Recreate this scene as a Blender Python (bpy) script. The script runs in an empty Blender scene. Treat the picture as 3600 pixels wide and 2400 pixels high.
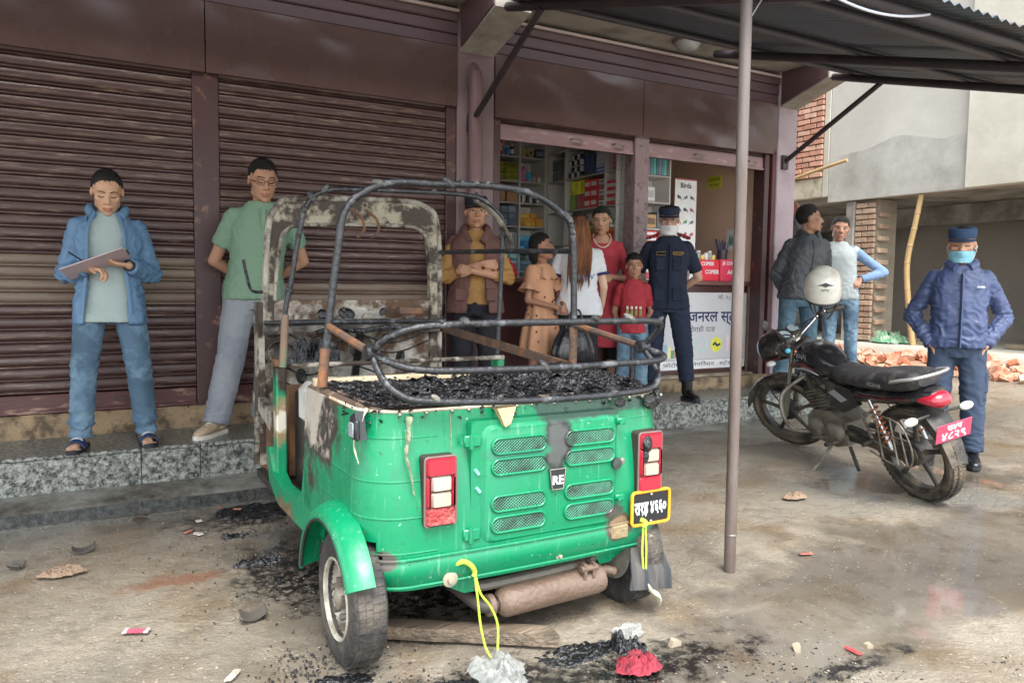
import bpy, bmesh, math, random
from mathutils import Vector, Matrix, Euler, noise
R = math.radians
V = Vector
scene = bpy.context.scene
COL = scene.collection
random.seed(7)

# ---------------------------------------------------------------- camera
cam_data = bpy.data.cameras.new('camera')
cam = bpy.data.objects.new('camera', cam_data)
COL.objects.link(cam)
cam_data.sensor_width = 36.0
cam_data.lens = 26.9
cam_data.clip_start = 0.05
cam_data.clip_end = 400.0
cam.matrix_world = (Matrix.Translation((0, 0, 1.22)) @ Matrix.Rotation(R(-29.4), 4, 'Z')
                    @ Matrix.Rotation(R(90 - 4.2), 4, 'X') @ Matrix.Rotation(R(0.68), 4, 'Z'))
scene.camera = cam

# ---------------------------------------------------------------- overcast sky
world = bpy.data.worlds.new('World')
scene.world = world
world.use_nodes = True
wn = world.node_tree
for n in list(wn.nodes): wn.nodes.remove(n)
sky = wn.nodes.new('ShaderNodeTexSky'); sky.sky_type = 'NISHITA'; sky.sun_disc = False
SUN_EL, SUN_AZ = 58.0, 196.0           # azimuth: compass style, 180 = from -Y
sky.sun_elevation = R(SUN_EL); sky.sun_rotation = R(SUN_AZ)
sky.dust_density = 1.0; sky.air_density = 1.0; sky.ozone_density = 0.6
hsv = wn.nodes.new('ShaderNodeHueSaturation'); hsv.inputs['Saturation'].default_value = 0.25
bg = wn.nodes.new('ShaderNodeBackground'); bg.inputs['Strength'].default_value = 0.15
wo = wn.nodes.new('ShaderNodeOutputWorld')
wn.links.new(sky.outputs[0], hsv.inputs['Color']); wn.links.new(hsv.outputs[0], bg.inputs['Color'])
wn.links.new(bg.outputs[0], wo.inputs['Surface'])

# ---------------------------------------------------------------- sun (veiled by cloud)
sd = bpy.data.lights.new('sun', 'SUN'); sd.energy = 1.3; sd.angle = R(28); sd.color = (1.0, 0.97, 0.93)
so = bpy.data.objects.new('sun', sd); COL.objects.link(so)
az, el = R(SUN_AZ), R(SUN_EL)
tosun = V((math.sin(az) * math.cos(el), math.cos(az) * math.cos(el), math.sin(el)))
so.rotation_euler = tosun.to_track_quat('Z', 'Y').to_euler()

scene.view_settings.view_transform = 'Standard'
scene.view_settings.look = 'None'
scene.view_settings.exposure = 2.0
scene.view_settings.gamma = 1.0
scene.view_settings.use_curve_mapping = False
scene.cycles.max_bounces = 8
scene.cycles.diffuse_bounces = 7
scene.cycles.transparent_max_bounces = 8

# ================================================================ helpers
def lin(h):
    h = h.lstrip('#'); out = []
    for i in (0, 2, 4):
        c = int(h[i:i + 2], 16) / 255.0
        out.append(c / 12.92 if c <= 0.04045 else ((c + 0.055) / 1.055) ** 2.4)
    return out

MATS = {}
def mat(name, col, rough=0.6, metal=0.0, var=0.12, scale=6.0, bump=0.0, bscale=40.0, dirt=None, dirt_amt=0.0,
        dscale=4.0, stretch=(1, 1, 1), spec=0.5, trans=0.0, alpha=1.0, emit=0.0, coat=0.0, rvar=0.0, sharp=0.12, detail=6, bdist=.02):
    """generic procedural surface: mottled colour, shaped wear patches, fine relief"""
    if name in MATS: return MATS[name]
    if isinstance(col, str): col = lin(col)
    m = bpy.data.materials.new(name); m.use_nodes = True
    nt = m.node_tree; nd = nt.nodes; L = nt.links
    p = nd['Principled BSDF']
    tc = nd.new('ShaderNodeTexCoord'); mp = nd.new('ShaderNodeMapping'); mp.inputs['Scale'].default_value = stretch
    oi = nd.new('ShaderNodeObjectInfo')
    ad = nd.new('ShaderNodeVectorMath'); ad.operation = 'ADD'
    sc = nd.new('ShaderNodeMath'); sc.operation = 'MULTIPLY'; sc.inputs[1].default_value = 37.0
    L.new(oi.outputs['Random'], sc.inputs[0])
    L.new(tc.outputs['Object'], ad.inputs[0]); L.new(sc.outputs[0], ad.inputs[1]); L.new(ad.outputs[0], mp.inputs['Vector'])
    n1 = nd.new('ShaderNodeTexNoise'); n1.inputs['Scale'].default_value = scale; n1.inputs['Detail'].default_value = detail
    L.new(mp.outputs[0], n1.inputs['Vector'])
    mx = nd.new('ShaderNodeMix'); mx.data_type = 'RGBA'
    mx.inputs['A'].default_value = [max(0, c * (1 - 1.6 * var)) for c in col] + [1]
    mx.inputs['B'].default_value = [min(1, c * (1 + 1.6 * var)) for c in col] + [1]
    L.new(n1.outputs[0], mx.inputs['Factor'])
    out = mx.outputs['Result']
    fac = None
    if dirt is not None and dirt_amt > 0:
        if isinstance(dirt, str): dirt = lin(dirt)
        n2 = nd.new('ShaderNodeTexNoise'); n2.inputs['Scale'].default_value = dscale; n2.inputs['Detail'].default_value = 8
        n2.inputs['Roughness'].default_value = 0.65
        L.new(mp.outputs[0], n2.inputs['Vector'])
        mr = nd.new('ShaderNodeMapRange'); t = 0.72 - 0.44 * dirt_amt
        mr.inputs['From Min'].default_value = t - sharp; mr.inputs['From Max'].default_value = t + sharp
        L.new(n2.outputs[0], mr.inputs['Value'])
        m2 = nd.new('ShaderNodeMix'); m2.data_type = 'RGBA'; m2.inputs['B'].default_value = list(dirt) + [1]
        L.new(out, m2.inputs['A']); L.new(mr.outputs[0], m2.inputs['Factor']); out = m2.outputs['Result']; fac = mr.outputs[0]
    L.new(out, p.inputs['Base Color'])
    p.inputs['Roughness'].default_value = rough; p.inputs['Metallic'].default_value = metal
    p.inputs['Specular IOR Level'].default_value = spec
    p.inputs['Coat Weight'].default_value = coat
    p.inputs['Coat Roughness'].default_value = 0.15
    if trans: p.inputs['Transmission Weight'].default_value = trans
    if alpha < 1: p.inputs['Alpha'].default_value = alpha
    if emit: p.inputs['Emission Color'].default_value = list(col) + [1]; p.inputs['Emission Strength'].default_value = emit
    if rvar:
        n3 = nd.new('ShaderNodeTexNoise'); n3.inputs['Scale'].default_value = scale * 1.7; n3.inputs['Detail'].default_value = 5
        L.new(mp.outputs[0], n3.inputs['Vector'])
        m3 = nd.new('ShaderNodeMapRange'); m3.inputs['From Min'].default_value = 0.3; m3.inputs['From Max'].default_value = 0.7
        m3.inputs['To Min'].default_value = max(0.03, rough - rvar); m3.inputs['To Max'].default_value = min(1, rough + rvar)
        L.new(n3.outputs[0], m3.inputs['Value']); L.new(m3.outputs[0], p.inputs['Roughness'])
    if bump:
        n4 = nd.new('ShaderNodeTexNoise'); n4.inputs['Scale'].default_value = bscale; n4.inputs['Detail'].default_value = 5
        L.new(mp.outputs[0], n4.inputs['Vector'])
        b = nd.new('ShaderNodeBump'); b.inputs['Strength'].default_value = min(1, bump); b.inputs['Distance'].default_value = bdist * max(1, bump)
        L.new(n4.outputs[0], b.inputs['Height']); L.new(b.outputs[0], p.inputs['Normal'])
    MATS[name] = m
    return m

class MB:
    """collects verts and faces of one mesh"""
    def __init__(self): self.v = []; self.f = []
    def add(self, vs, fs):
        o = len(self.v); self.v += [V(x) for x in vs]; self.f += [tuple(i + o for i in f) for f in fs]; return self
    def box(self, x0, x1, y0, y1, z0, z1, b=0.0, M=None):
        if b <= 0:
            vs = [(x, y, z) for z in (z0, z1) for y in (y0, y1) for x in (x0, x1)]
            fs = [(0, 2, 3, 1), (4, 5, 7, 6), (0, 1, 5, 4), (2, 6, 7, 3), (0, 4, 6, 2), (1, 3, 7, 5)]
        else:
            b = min(b, .49 * abs(x1 - x0), .49 * abs(y1 - y0), .49 * abs(z1 - z0))
            def ring(z, i): return [(x0 + i, y0 + b, z), (x0 + b, y0 + i, z), (x1 - b, y0 + i, z), (x1 - i, y0 + b, z), (x1 - i, y1 - b, z), (x1 - b, y1 - i, z), (x0 + b, y1 - i, z), (x0 + i, y1 - b, z)]
            rs = [ring(z0, b), ring(z0 + b, 0), ring(z1 - b, 0), ring(z1, b)]
            vs = [p for r in rs for p in r]; fs = []
            for k in range(3):
                for i in range(8): fs.append((k * 8 + i, k * 8 + (i + 1) % 8, (k + 1) * 8 + (i + 1) % 8, (k + 1) * 8 + i))
            fs.append(tuple(range(7, -1, -1))); fs.append(tuple(range(24, 32)))
        if M is not None: vs = [M @ V(p) for p in vs]
        return self.add(vs, fs)
    def loft(self, rings, cap0=True, cap1=True, closed=True):
        n = len(rings[0]); vs = [p for r in rings for p in r]; fs = []
        for k in range(len(rings) - 1):
            for i in range(n if closed else n - 1):
                j = (i + 1) % n
                fs.append((k * n + i, k * n + j, (k + 1) * n + j, (k + 1) * n + i))
        if cap0 and closed: fs.append(tuple(range(n - 1, -1, -1)))
        if cap1 and closed: o = (len(rings) - 1) * n; fs.append(tuple(range(o, o + n)))
        return self.add(vs, fs)
    def tube(self, pts, r, n=8, cap=True, flat=1.0, up=None):
        pts = [V(p) for p in pts]; N = len(pts)
        rr = r if isinstance(r, (list, tuple)) else [r] * N
        t0 = (pts[1] - pts[0]).normalized()
        a = V((0, 0, 1)) if up is None else V(up)
        if abs(t0.dot(a)) > .95: a = V((1, 0, 0)) if up is None else V((0, 1, 0))
        u = t0.cross(a).normalized(); rings = []; tp = t0
        for i in range(N):
            t = ((pts[min(i + 1, N - 1)] - pts[max(i - 1, 0)])).normalized()
            ax = tp.cross(t)
            if ax.length > 1e-6: u = Matrix.Rotation(tp.angle(t), 3, ax.normalized()) @ u
            u = (u - t * u.dot(t)).normalized(); w = t.cross(u); tp = t
            rings.append([pts[i] + (u * math.cos(2 * math.pi * k / n) + w * flat * math.sin(2 * math.pi * k / n)) * rr[i] for k in range(n)])
        return self.loft(rings, cap, cap)
    def cyl(self, p0, p1, r0, r1=None, n=16): return self.tube([p0, p1], [r0, r0 if r1 is None else r1], n)
    def rc(self, p0, p1, r0, r1, n=14, flat=1.0, up=None, k=4):
        """round cone: tapered capsule"""
        p0, p1 = V(p0), V(p1); d = (p1 - p0)
        if d.length < 1e-5: d = V((0, 0, 1e-4)); p1 = p0 + d
        t = d.normalized(); pts = []; rs = []
        for i in range(k): a = math.pi / 2 * (1 - i / k) ; pts.append(p0 - t * r0 * math.sin(a)); rs.append(max(1e-4, r0 * math.cos(a)))
        pts.append(p0); rs.append(r0); pts.append(p1); rs.append(r1)
        for i in range(1, k + 1): a = math.pi / 2 * i / k; pts.append(p1 + t * r1 * math.sin(a)); rs.append(max(1e-4, r1 * math.cos(a)))
        return self.tube(pts, rs, n, True, flat, up)
    def ell(self, c, r, M=None, n=16, m=10):
        c = V(c); rings = []
        for i in range(m + 1):
            a = -math.pi / 2 + math.pi * i / m; rad = max(1e-3, math.cos(a))
            ring = []
            for k in range(n):
                q = V((r[0] * rad * math.cos(2 * math.pi * k / n), r[1] * rad * math.sin(2 * math.pi * k / n), r[2] * math.sin(a)))
                if M is not None: q = M @ q
                ring.append(c + q)
            rings.append(ring)
        return self.loft(rings)
    def prism(self, poly, y0, y1, axis='y'):
        """polygon in the plane across axis, extruded y0..y1"""
        def P(a, b, c):
            return {'y': (a, c, b), 'x': (c, a, b), 'z': (a, b, c)}[axis]
        n = len(poly)
        vs = [P(a, b, y0) for a, b in poly] + [P(a, b, y1) for a, b in poly]
        fs = [tuple(range(n - 1, -1, -1)), tuple(range(n, 2 * n))] + [(i, (i + 1) % n, n + (i + 1) % n, n + i) for i in range(n)]
        return self.add(vs, fs)
    def lathe(self, prof, c, axis=(0, 0, 1), n=24, closed=False, cap0=True):
        """profile of (radius, along) about an axis through c"""
        ax = V(axis).normalized(); a = V((0, 0, 1)) if abs(ax.z) < .9 else V((1, 0, 0))
        u = ax.cross(a).normalized(); w = ax.cross(u); c = V(c)
        rings = [[c + ax * h + (u * math.cos(2 * math.pi * k / n) + w * math.sin(2 * math.pi * k / n)) * max(1e-4, r) for k in range(n)] for r, h in prof]
        if closed: rings.append(rings[0]); return self.loft(rings, False, False)
        return self.loft(rings, cap0, True)
    def xf(self, M): self.v = [M @ p for p in self.v]; return self
    def mesh(self, name):
        me = bpy.data.meshes.new(name); me.from_pydata([tuple(p) for p in self.v], [], self.f); me.update()
        return me

def fixn(me):
    bm = bmesh.new(); bm.from_mesh(me); bmesh.ops.recalc_face_normals(bm, faces=bm.faces[:]); bm.to_mesh(me); bm.free()

def smooth_angle(me, ang=40):
    me.polygons.foreach_set('use_smooth', [True] * len(me.polygons))
    bm = bmesh.new(); bm.from_mesh(me)
    ca = R(ang)
    for e in bm.edges:
        if len(e.link_faces) == 2:
            try: e.smooth = e.calc_face_angle() < ca
            except Exception: e.smooth = True
        else: e.smooth = False
    bm.to_mesh(me); bm.free()

def link_obj(name, me, m, parent=None, world_coords=True):
    o = bpy.data.objects.new(name, me); COL.objects.link(o)
    if m is not None and len(me.materials) == 0:
        me.materials.append(m)
    if parent is not None:
        o.parent = parent
        if world_coords: o.matrix_parent_inverse = MW(parent).inverted()
    return o

def MW(o):
    """world matrix of a parent chain without waiting for a depsgraph update"""
    m = Matrix.LocRotScale(o.location, o.rotation_euler, o.scale)
    if o.parent is not None: m = MW(o.parent) @ o.matrix_parent_inverse @ m
    return m

def obj(name, mb, m, parent=None, smooth=40, world_coords=True):
    me = mb.mesh(name) if isinstance(mb, MB) else mb
    if isinstance(mb, MB): fixn(me)
    if smooth: smooth_angle(me, smooth)
    return link_obj(name, me, m, parent, world_coords)

def tag(o, label=None, cat=None, group=None, kind=None):
    if label: o['label'] = label
    if cat: o['category'] = cat
    if group: o['group'] = group
    if kind: o['kind'] = kind
    return o

def empty(name, loc, label=None, cat=None, group=None, rz=0.0, parent=None, kind=None):
    o = bpy.data.objects.new(name, None); COL.objects.link(o)
    o.empty_display_size = 0.1
    if parent is not None:
        o.parent = parent; o.matrix_parent_inverse = MW(parent).inverted()
    o.location = loc; o.rotation_euler = (0, 0, rz)
    return tag(o, label, cat, group, kind)

def copy_obj(o, parent=None, loc=None):
    c = o.copy(); COL.objects.link(c)
    if parent is not None: c.parent = parent
    if loc is not None: c.location = loc
    return c

def text_mesh(s, size, extrude=0.0, shear=0.0, bold=0.0):
    cu = bpy.data.curves.new('lettering', 'FONT'); cu.body = s; cu.size = size; cu.extrude = extrude; cu.shear = shear; cu.offset = bold
    cu.align_x = 'CENTER'; cu.align_y = 'CENTER'; cu.resolution_u = 3
    o = bpy.data.objects.new('lettering_tmp', cu); COL.objects.link(o)
    dg = bpy.context.evaluated_depsgraph_get()
    me = bpy.data.meshes.new_from_object(o.evaluated_get(dg))
    bpy.data.objects.remove(o); bpy.data.curves.remove(cu)
    return me

def text_on(s, size, M, m, parent, name='lettering', bold=0.0, shear=0.0, width=None):
    """flat lettering: text x -> M x, text y -> M y, laid on the plane of M"""
    me = text_mesh(s, size, 0, shear, bold)
    if width and len(me.vertices):
        xs = [v.co.x for v in me.vertices]; w = max(xs) - min(xs)
        if w > 0: me.transform(Matrix.Diagonal((width / w, 1, 1, 1)))
    me.transform(M)
    return link_obj(name, me, m, parent)

def facing(x, y, z, ang=0.0):
    """matrix for lettering on a plane facing -Y (turned by ang about Z)"""
    return Matrix.Translation((x, y, z)) @ Matrix.Rotation(ang, 4, 'Z') @ Matrix.Rotation(R(90), 4, 'X')

def sm(a, b, x):
    t = max(0.0, min(1.0, (x - a) / (b - a))); return t * t * (3 - 2 * t)
def N3(x, y, z=0.0): return noise.noise(V((x, y, z)))
def fbm(x, y, z=0.0, o=4):
    s = 0; a = 1; t = 0
    for i in range(o): s += a * noise.noise(V((x, y, z))); t += a; a *= .5; x *= 2.03; y *= 2.03; z *= 2.03
    return s / t
# ================================================================ ground
YF = 5.6                       # shop front plane
WL = -.034
DIPS = [(3.5, 2.0, 1.15, .36, R(24), .050), (4.75, 2.35, .6, .22, R(20), .040), (2.75, 1.75, .4, .16, R(10), .03), (.1, 4.66, 1.7, .20, 0, .026)]
def ground_z(x, y):
    z = 0.27 * sm(5.6, 9.2, x) + 0.02 * fbm(x * .7, y * .7, 3.1)
    z += 0.008 * fbm(x * 3, y * 3, 9.0)
    for cx, cy, rx, ry, rot, d in DIPS:
        dx, dy = x - cx, y - cy; c, s_ = math.cos(rot), math.sin(rot)
        q = math.hypot((dx * c + dy * s_) / rx, (-dx * s_ + dy * c) / ry) + .35 * fbm(x * 1.6, y * 1.6, 2.2)
        z -= d * (1 - sm(.55, 1.25, q))
    z += .05 * math.exp(-((x - 4.72) ** 2 + (y - 4.0) ** 2) / .16)
    return z - 0.012
def ground_mat():
    m = bpy.data.materials.new('wet_muddy_concrete'); m.use_nodes = True
    nt = m.node_tree; nd = nt.nodes; L = nt.links; p = nd['Principled BSDF']
    tc = nd.new('ShaderNodeTexCoord')
    def nz(s, d=6, r=.55, dist=0.0):
        n = nd.new('ShaderNodeTexNoise'); n.inputs['Scale'].default_value = s; n.inputs['Detail'].default_value = d
        n.inputs['Roughness'].default_value = r; n.inputs['Distortion'].default_value = dist; L.new(tc.outputs['Object'], n.inputs['Vector']); return n.outputs[0]
    def rng(src, a, b, lo=0, hi=1):
        r = nd.new('ShaderNodeMapRange'); r.inputs['From Min'].default_value = a; r.inputs['From Max'].default_value = b
        r.inputs['To Min'].default_value = lo; r.inputs['To Max'].default_value = hi; L.new(src, r.inputs['Value']); return r.outputs[0]
    def mix(f, a, b):
        x = nd.new('ShaderNodeMix'); x.data_type = 'RGBA'
        for s, k in ((a, 'A'), (b, 'B')):
            if isinstance(s, (list, tuple)): x.inputs[k].default_value = list(s) + [1]
            else: L.new(s, x.inputs[k])
        L.new(f, x.inputs['Factor']); return x.outputs['Result']
    c = mix(rng(nz(0.9, 5, .5, .6), .35, .68), lin('#7f776a'), lin('#a09686'))
    c = mix(rng(nz(1.9, 7, .6, .8), .47, .70), c, lin('#7a6850'))        # brown mud
    c = mix(rng(nz(0.55, 4, .5, .4), .56, .70), c, lin('#70726e'))       # bare grey concrete
    c = mix(rng(nz(7, 8, .7), .50, .78), c, lin('#6a6054'))
    c = mix(rng(nz(60, 3, .6), .64, .70), c, lin('#b9ae9c'))             # pale grit
    c = mix(rng(nz(33, 4, .7), .66, .74), c, lin('#3a342d'))             # dark specks
    def spot(cx, cy, rx, ry, n_src, amp, a, b):
        mp = nd.new('ShaderNodeVectorMath'); mp.operation = 'SUBTRACT'; L.new(tc.outputs['Object'], mp.inputs[0]); mp.inputs[1].default_value = (cx, cy, 0)
        dv = nd.new('ShaderNodeVectorMath'); dv.operation = 'DIVIDE'; L.new(mp.outputs[0], dv.inputs[0]); dv.inputs[1].default_value = (rx, ry, 1.0)
        ln = nd.new('ShaderNodeVectorMath'); ln.operation = 'LENGTH'; L.new(dv.outputs[0], ln.inputs[0])
        ad = nd.new('ShaderNodeMath'); ad.operation = 'ADD'; L.new(ln.outputs['Value'], ad.inputs[0]); L.new(rng(n_src, .2, .8, -amp, amp), ad.inputs[1])
        return rng(ad.outputs[0], b, a)
    rough = rng(nz(1.3, 5, .6, .5), .34, .62, .10, .46)
    nA, nB = nz(2.1, 6, .62, .6), nz(8, 8, .72)
    def both(f1, f2, op):
        x = nd.new('ShaderNodeMath'); x.operation = op; L.new(f1, x.inputs[0]); L.new(f2, x.inputs[1]); return x.outputs[0]
    wet = None
    for cx, cy, rx, ry in ((3.6, 2.05, 1.5, .5), (.3, 4.55, 1.8, .35), (1.3, 3.0, .9, .9), (4.9, 3.0, .9, .45), (2.2, 1.8, .9, .3)):
        f = spot(cx, cy, rx, ry, nA, .7, .75, 1.15); wet = f if wet is None else both(wet, f, 'MAXIMUM')
    dk = nd.new('ShaderNodeMix'); dk.data_type = 'RGBA'; dk.blend_type = 'MULTIPLY'; dk.inputs['B'].default_value = (.56, .57, .59, 1)
    L.new(wet, dk.inputs['Factor']); L.new(c, dk.inputs['A']); c = dk.outputs['Result']           # soaked patches
    for cx, cy, rx, ry in ((1.0, 2.0, .55, .18), (1.5, 1.88, .55, .15), (.75, 3.25, .26, .45), (.75, 4.15, .42, .22), (2.2, 1.56, .30, .05), (1.3, 2.7, .5, .3)):
        c = mix(both(spot(cx, cy, rx, ry, nB, .95, .55, 1.05), rng(nz(26, 5, .7), .36, .52), 'MULTIPLY'), c, lin('#211f1e'))   # soot
    c = mix(spot(.30, 3.35, .22, .10, nB, .9, .4, 1.0), c, lin('#83634f'))   # reddish brick dust
    L.new(c, p.inputs['Base Color'])
    rm = nd.new('ShaderNodeMix'); rm.data_type = 'FLOAT'; L.new(wet, rm.inputs['Factor']); L.new(rough, rm.inputs['A']); rm.inputs['B'].default_value = .09
    L.new(rm.outputs['Result'], p.inputs['Roughness'])
    vo = nd.new('ShaderNodeTexVoronoi'); vo.feature = 'DISTANCE_TO_EDGE'; vo.inputs['Scale'].default_value = .55
    wv = nd.new('ShaderNodeVectorMath'); wv.operation = 'ADD'; sn = nd.new('ShaderNodeTexNoise'); sn.inputs['Scale'].default_value = 2.2; sn.inputs['Detail'].default_value = 6
    L.new(tc.outputs['Object'], sn.inputs['Vector']); L.new(tc.outputs['Object'], wv.inputs[0]); L.new(sn.outputs['Color'], wv.inputs[1]); L.new(wv.outputs[0], vo.inputs['Vector'])
    h = nd.new('ShaderNodeMath'); h.operation = 'ADD'
    L.new(rng(nz(9, 8, .65), .2, .8), h.inputs[0]); L.new(rng(nz(55, 4, .7), .3, .75, 0, .35), h.inputs[1])
    h2 = both(h.outputs[0], rng(vo.outputs['Distance'], 0, .008, -.3, 0), 'ADD')
    hk = nd.new('ShaderNodeMix'); hk.data_type = 'FLOAT'; L.new(wet, hk.inputs['Factor']); L.new(h2, hk.inputs['A']); hk.inputs['B'].default_value = .5
    b = nd.new('ShaderNodeBump'); b.inputs['Strength'].default_value = .8; b.inputs['Distance'].default_value = .014
    L.new(hk.outputs['Result'], b.inputs['Height']); L.new(b.outputs[0], p.inputs['Normal'])
    return m
def axis_pts(lo, hi, a, b, fine, coarse):
    out = []; x = lo
    while x < hi:
        out.append(x); x += fine if a <= x < b else coarse
    out.append(hi); return out
xs = axis_pts(-60, 120, -3, 12, .09, 4.0); ys = axis_pts(-40, 120, 0.4, 8, .09, 4.0)
g = MB()
g.v = [V((x, y, ground_z(x, y))) for y in ys for x in xs]
nx = len(xs)
g.f = [(j * nx + i, j * nx + i + 1, (j + 1) * nx + i + 1, (j + 1) * nx + i) for j in range(len(ys) - 1) for i in range(nx - 1)]
GROUND = tag(obj('ground', g, ground_mat(), smooth=60), 'wet muddy concrete yard in front of the shops', kind='structure')

def blob_poly(cx, cy, rx, ry, rot, n=64, seed=0.0, amp=.45):
    out = []
    for i in range(n):
        a = 2 * math.pi * i / n
        r = 1 + amp * fbm(math.cos(a) * 1.4 + seed, math.sin(a) * 1.4, seed * 1.7)
        x, y = rx * r * math.cos(a), ry * r * math.sin(a)
        out.append((cx + x * math.cos(rot) - y * math.sin(rot), cy + x * math.sin(rot) + y * math.cos(rot)))
    return out
M_WATER = mat('puddle_water', '#4a4c4a', rough=.05, var=.12, scale=2.0, spec=.6, alpha=.8)
def puddle(x0, x1, y0, y1, label):
    mb = MB(); mb.add([(x0, y0, WL), (x1, y0, WL), (x1, y1, WL), (x0, y1, WL)], [(0, 1, 2, 3)])
    return tag(obj('puddle', mb, M_WATER, smooth=0), label, kind='structure')
puddle(2.3, 5.6, .9, 3.1, 'shallow grey puddle right of the pole')
puddle(-1.5, 2.2, 4.2, 4.99, 'long puddle at the foot of the granite step')

# ================================================================ granite step
M_GRAN = None
def granite(name, dark, light, warm, sc):
    m = bpy.data.materials.new(name); m.use_nodes = True
    nt = m.node_tree; nd = nt.nodes; L = nt.links; p = nd['Principled BSDF']
    tc = nd.new('ShaderNodeTexCoord')
    vo = nd.new('ShaderNodeTexVoronoi'); vo.inputs['Scale'].default_value = sc; vo.inputs['Randomness'].default_value = 1
    ns = nd.new('ShaderNodeTexNoise'); ns.inputs['Scale'].default_value = sc * .55; ns.inputs['Detail'].default_value = 8; ns.inputs['Roughness'].default_value = .75
    L.new(tc.outputs['Object'], vo.inputs['Vector']); L.new(tc.outputs['Object'], ns.inputs['Vector'])
    r1 = nd.new('ShaderNodeValToRGB'); r1.color_ramp.elements[0].position = .40; r1.color_ramp.elements[1].position = .60
    r1.color_ramp.elements[0].color = lin(dark) + [1]; r1.color_ramp.elements[1].color = lin(light) + [1]
    e = r1.color_ramp.elements.new(.49); e.color = lin(warm) + [1]
    L.new(ns.outputs[0], r1.inputs['Fac'])
    mx = nd.new('ShaderNodeMix'); mx.data_type = 'RGBA'; mx.blend_type = 'MULTIPLY'; mx.inputs['Factor'].default_value = .2
    L.new(r1.outputs[0], mx.inputs['A']); L.new(vo.outputs['Distance'], mx.inputs['B'])
    L.new(mx.outputs['Result'], p.inputs['Base Color']); p.inputs['Roughness'].default_value = .28
    return m
M_GRAN = granite('speckled_granite', '#222423', '#b0b3ac', '#757871', 70)
M_CONC = mat('rough_concrete', '#8c8778', rough=.85, var=.16, scale=5, bump=.5, bscale=30, dirt='#5c5446', dirt_amt=.4, dscale=3)
M_PLAST = mat('dirty_plaster', '#9a8467', rough=.85, var=.2, scale=4, bump=.6, bscale=24, dirt='#5d4f3e', dirt_amt=.45, dscale=6, sharp=.06)
ST = .23
step = empty('entrance_step', (2.4, 5.0, 0), 'long low step clad in speckled granite below the shop front', kind='structure')
core = MB().box(-2.4, 6.9, 5.022, 5.9, -.1, ST - .022)
obj('core', core, M_CONC, step, 0)
xs_t = [-2.4, -1.52, -.62, .29, .62, 1.52, 2.42, 3.32, 4.22, 5.12, 6.02, 6.9]
for i in range(len(xs_t) - 1):
    a, b = xs_t[i] + .002, xs_t[i + 1] - .002
    obj('riser_slab', MB().box(a, b, 5.0, 5.02, .004, ST - .024, .003), M_GRAN, step, 30)
    obj('tread_slab', MB().box(a, b, 4.985, 5.56, ST - .021, ST, .004), M_GRAN, step, 30)
tag(obj('side_plinth', MB().box(6.93, 8.0, 5.2, 9.0, -.1, .24, .02), M_CONC, None, 30), 'raised concrete ledge along the side of the shop', kind='structure')
# narrow concrete gutter kerb at the foot of the step
k = MB()
kx = [-2.4 + .15 * i for i in range(63)]
rings = [[(x, 4.74 + .03 * N3(x * 2, 1), -.06), (x, 4.75 + .03 * N3(x * 2, 1), -.038 + .004 * N3(x * 3, 5)), (x, 4.82 + .02 * N3(x * 2, 1), -.018), (x, 4.90, -.002), (x, 4.999, .012 + .004 * N3(x * 2, 7)), (x, 4.999, -.05)] for x in kx]
k.loft(rings)
tag(obj('gutter_strip', k, mat('wet_cement', '#8a887f', rough=.22, var=.2, scale=3, bump=.4, bscale=25, dirt='#4d463b', dirt_amt=.45), None, 50), 'wet cement gutter strip along the foot of the step', kind='structure')

# ================================================================ shop building
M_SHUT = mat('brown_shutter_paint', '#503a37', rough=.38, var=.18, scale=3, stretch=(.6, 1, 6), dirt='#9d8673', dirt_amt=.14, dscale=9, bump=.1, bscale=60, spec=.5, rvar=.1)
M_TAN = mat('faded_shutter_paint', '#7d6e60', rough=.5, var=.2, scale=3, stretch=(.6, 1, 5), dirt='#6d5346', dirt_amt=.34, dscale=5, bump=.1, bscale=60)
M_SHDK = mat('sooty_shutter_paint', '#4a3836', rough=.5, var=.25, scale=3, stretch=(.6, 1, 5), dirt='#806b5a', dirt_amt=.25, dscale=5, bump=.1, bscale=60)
M_PANEL = mat('brown_sheet_metal', '#594441', rough=.27, var=.10, scale=1.5, dirt='#66504b', dirt_amt=.2, dscale=1.2, sharp=.3, spec=.5, rvar=.08)
M_FRAME = mat('brown_frame_paint', '#4a3233', rough=.45, var=.15, scale=5, dirt='#85614f', dirt_amt=.2, dscale=12, sharp=.05, bump=.1, bscale=50)
M_RAIL = mat('maroon_rail_paint', '#552f2f', rough=.45, var=.2, scale=5, stretch=(.5, 1, 2), dirt='#9a7e6c', dirt_amt=.22, dscale=10, sharp=.05, bump=.12, bscale=50)
M_MAUVE = mat('mauve_wall_paint', '#7f6c6e', rough=.6, var=.1, scale=3, dirt='#8d737a', dirt_amt=.25, dscale=4, bump=.1, bscale=30)
M_FASC = mat('purple_fascia_paint', '#574245', rough=.45, var=.12, scale=3, dirt='#5a4044', dirt_amt=.25, dscale=5, bump=.12, bscale=35)
M_SOFF = mat('grey_soffit', '#a8a298', rough=.85, var=.1, scale=4, bump=.2, bscale=40, dirt='#7d776c', dirt_amt=.3, dscale=3)
M_STEEL = mat('worn_steel', '#9a948c', rough=.35, metal=.8, var=.2, scale=20)
M_PEACH = mat('peach_plaster', '#f2d0b6', rough=.8, var=.06, scale=3, bump=.08, bscale=40)
M_WHITE = mat('white_laminate', '#e6e4e0', rough=.45, var=.06, scale=4)

shop = empty('shop_building', (2.6, YF, ST), 'brown shop front with two closed shutters and an open general store', 'building')

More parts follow.
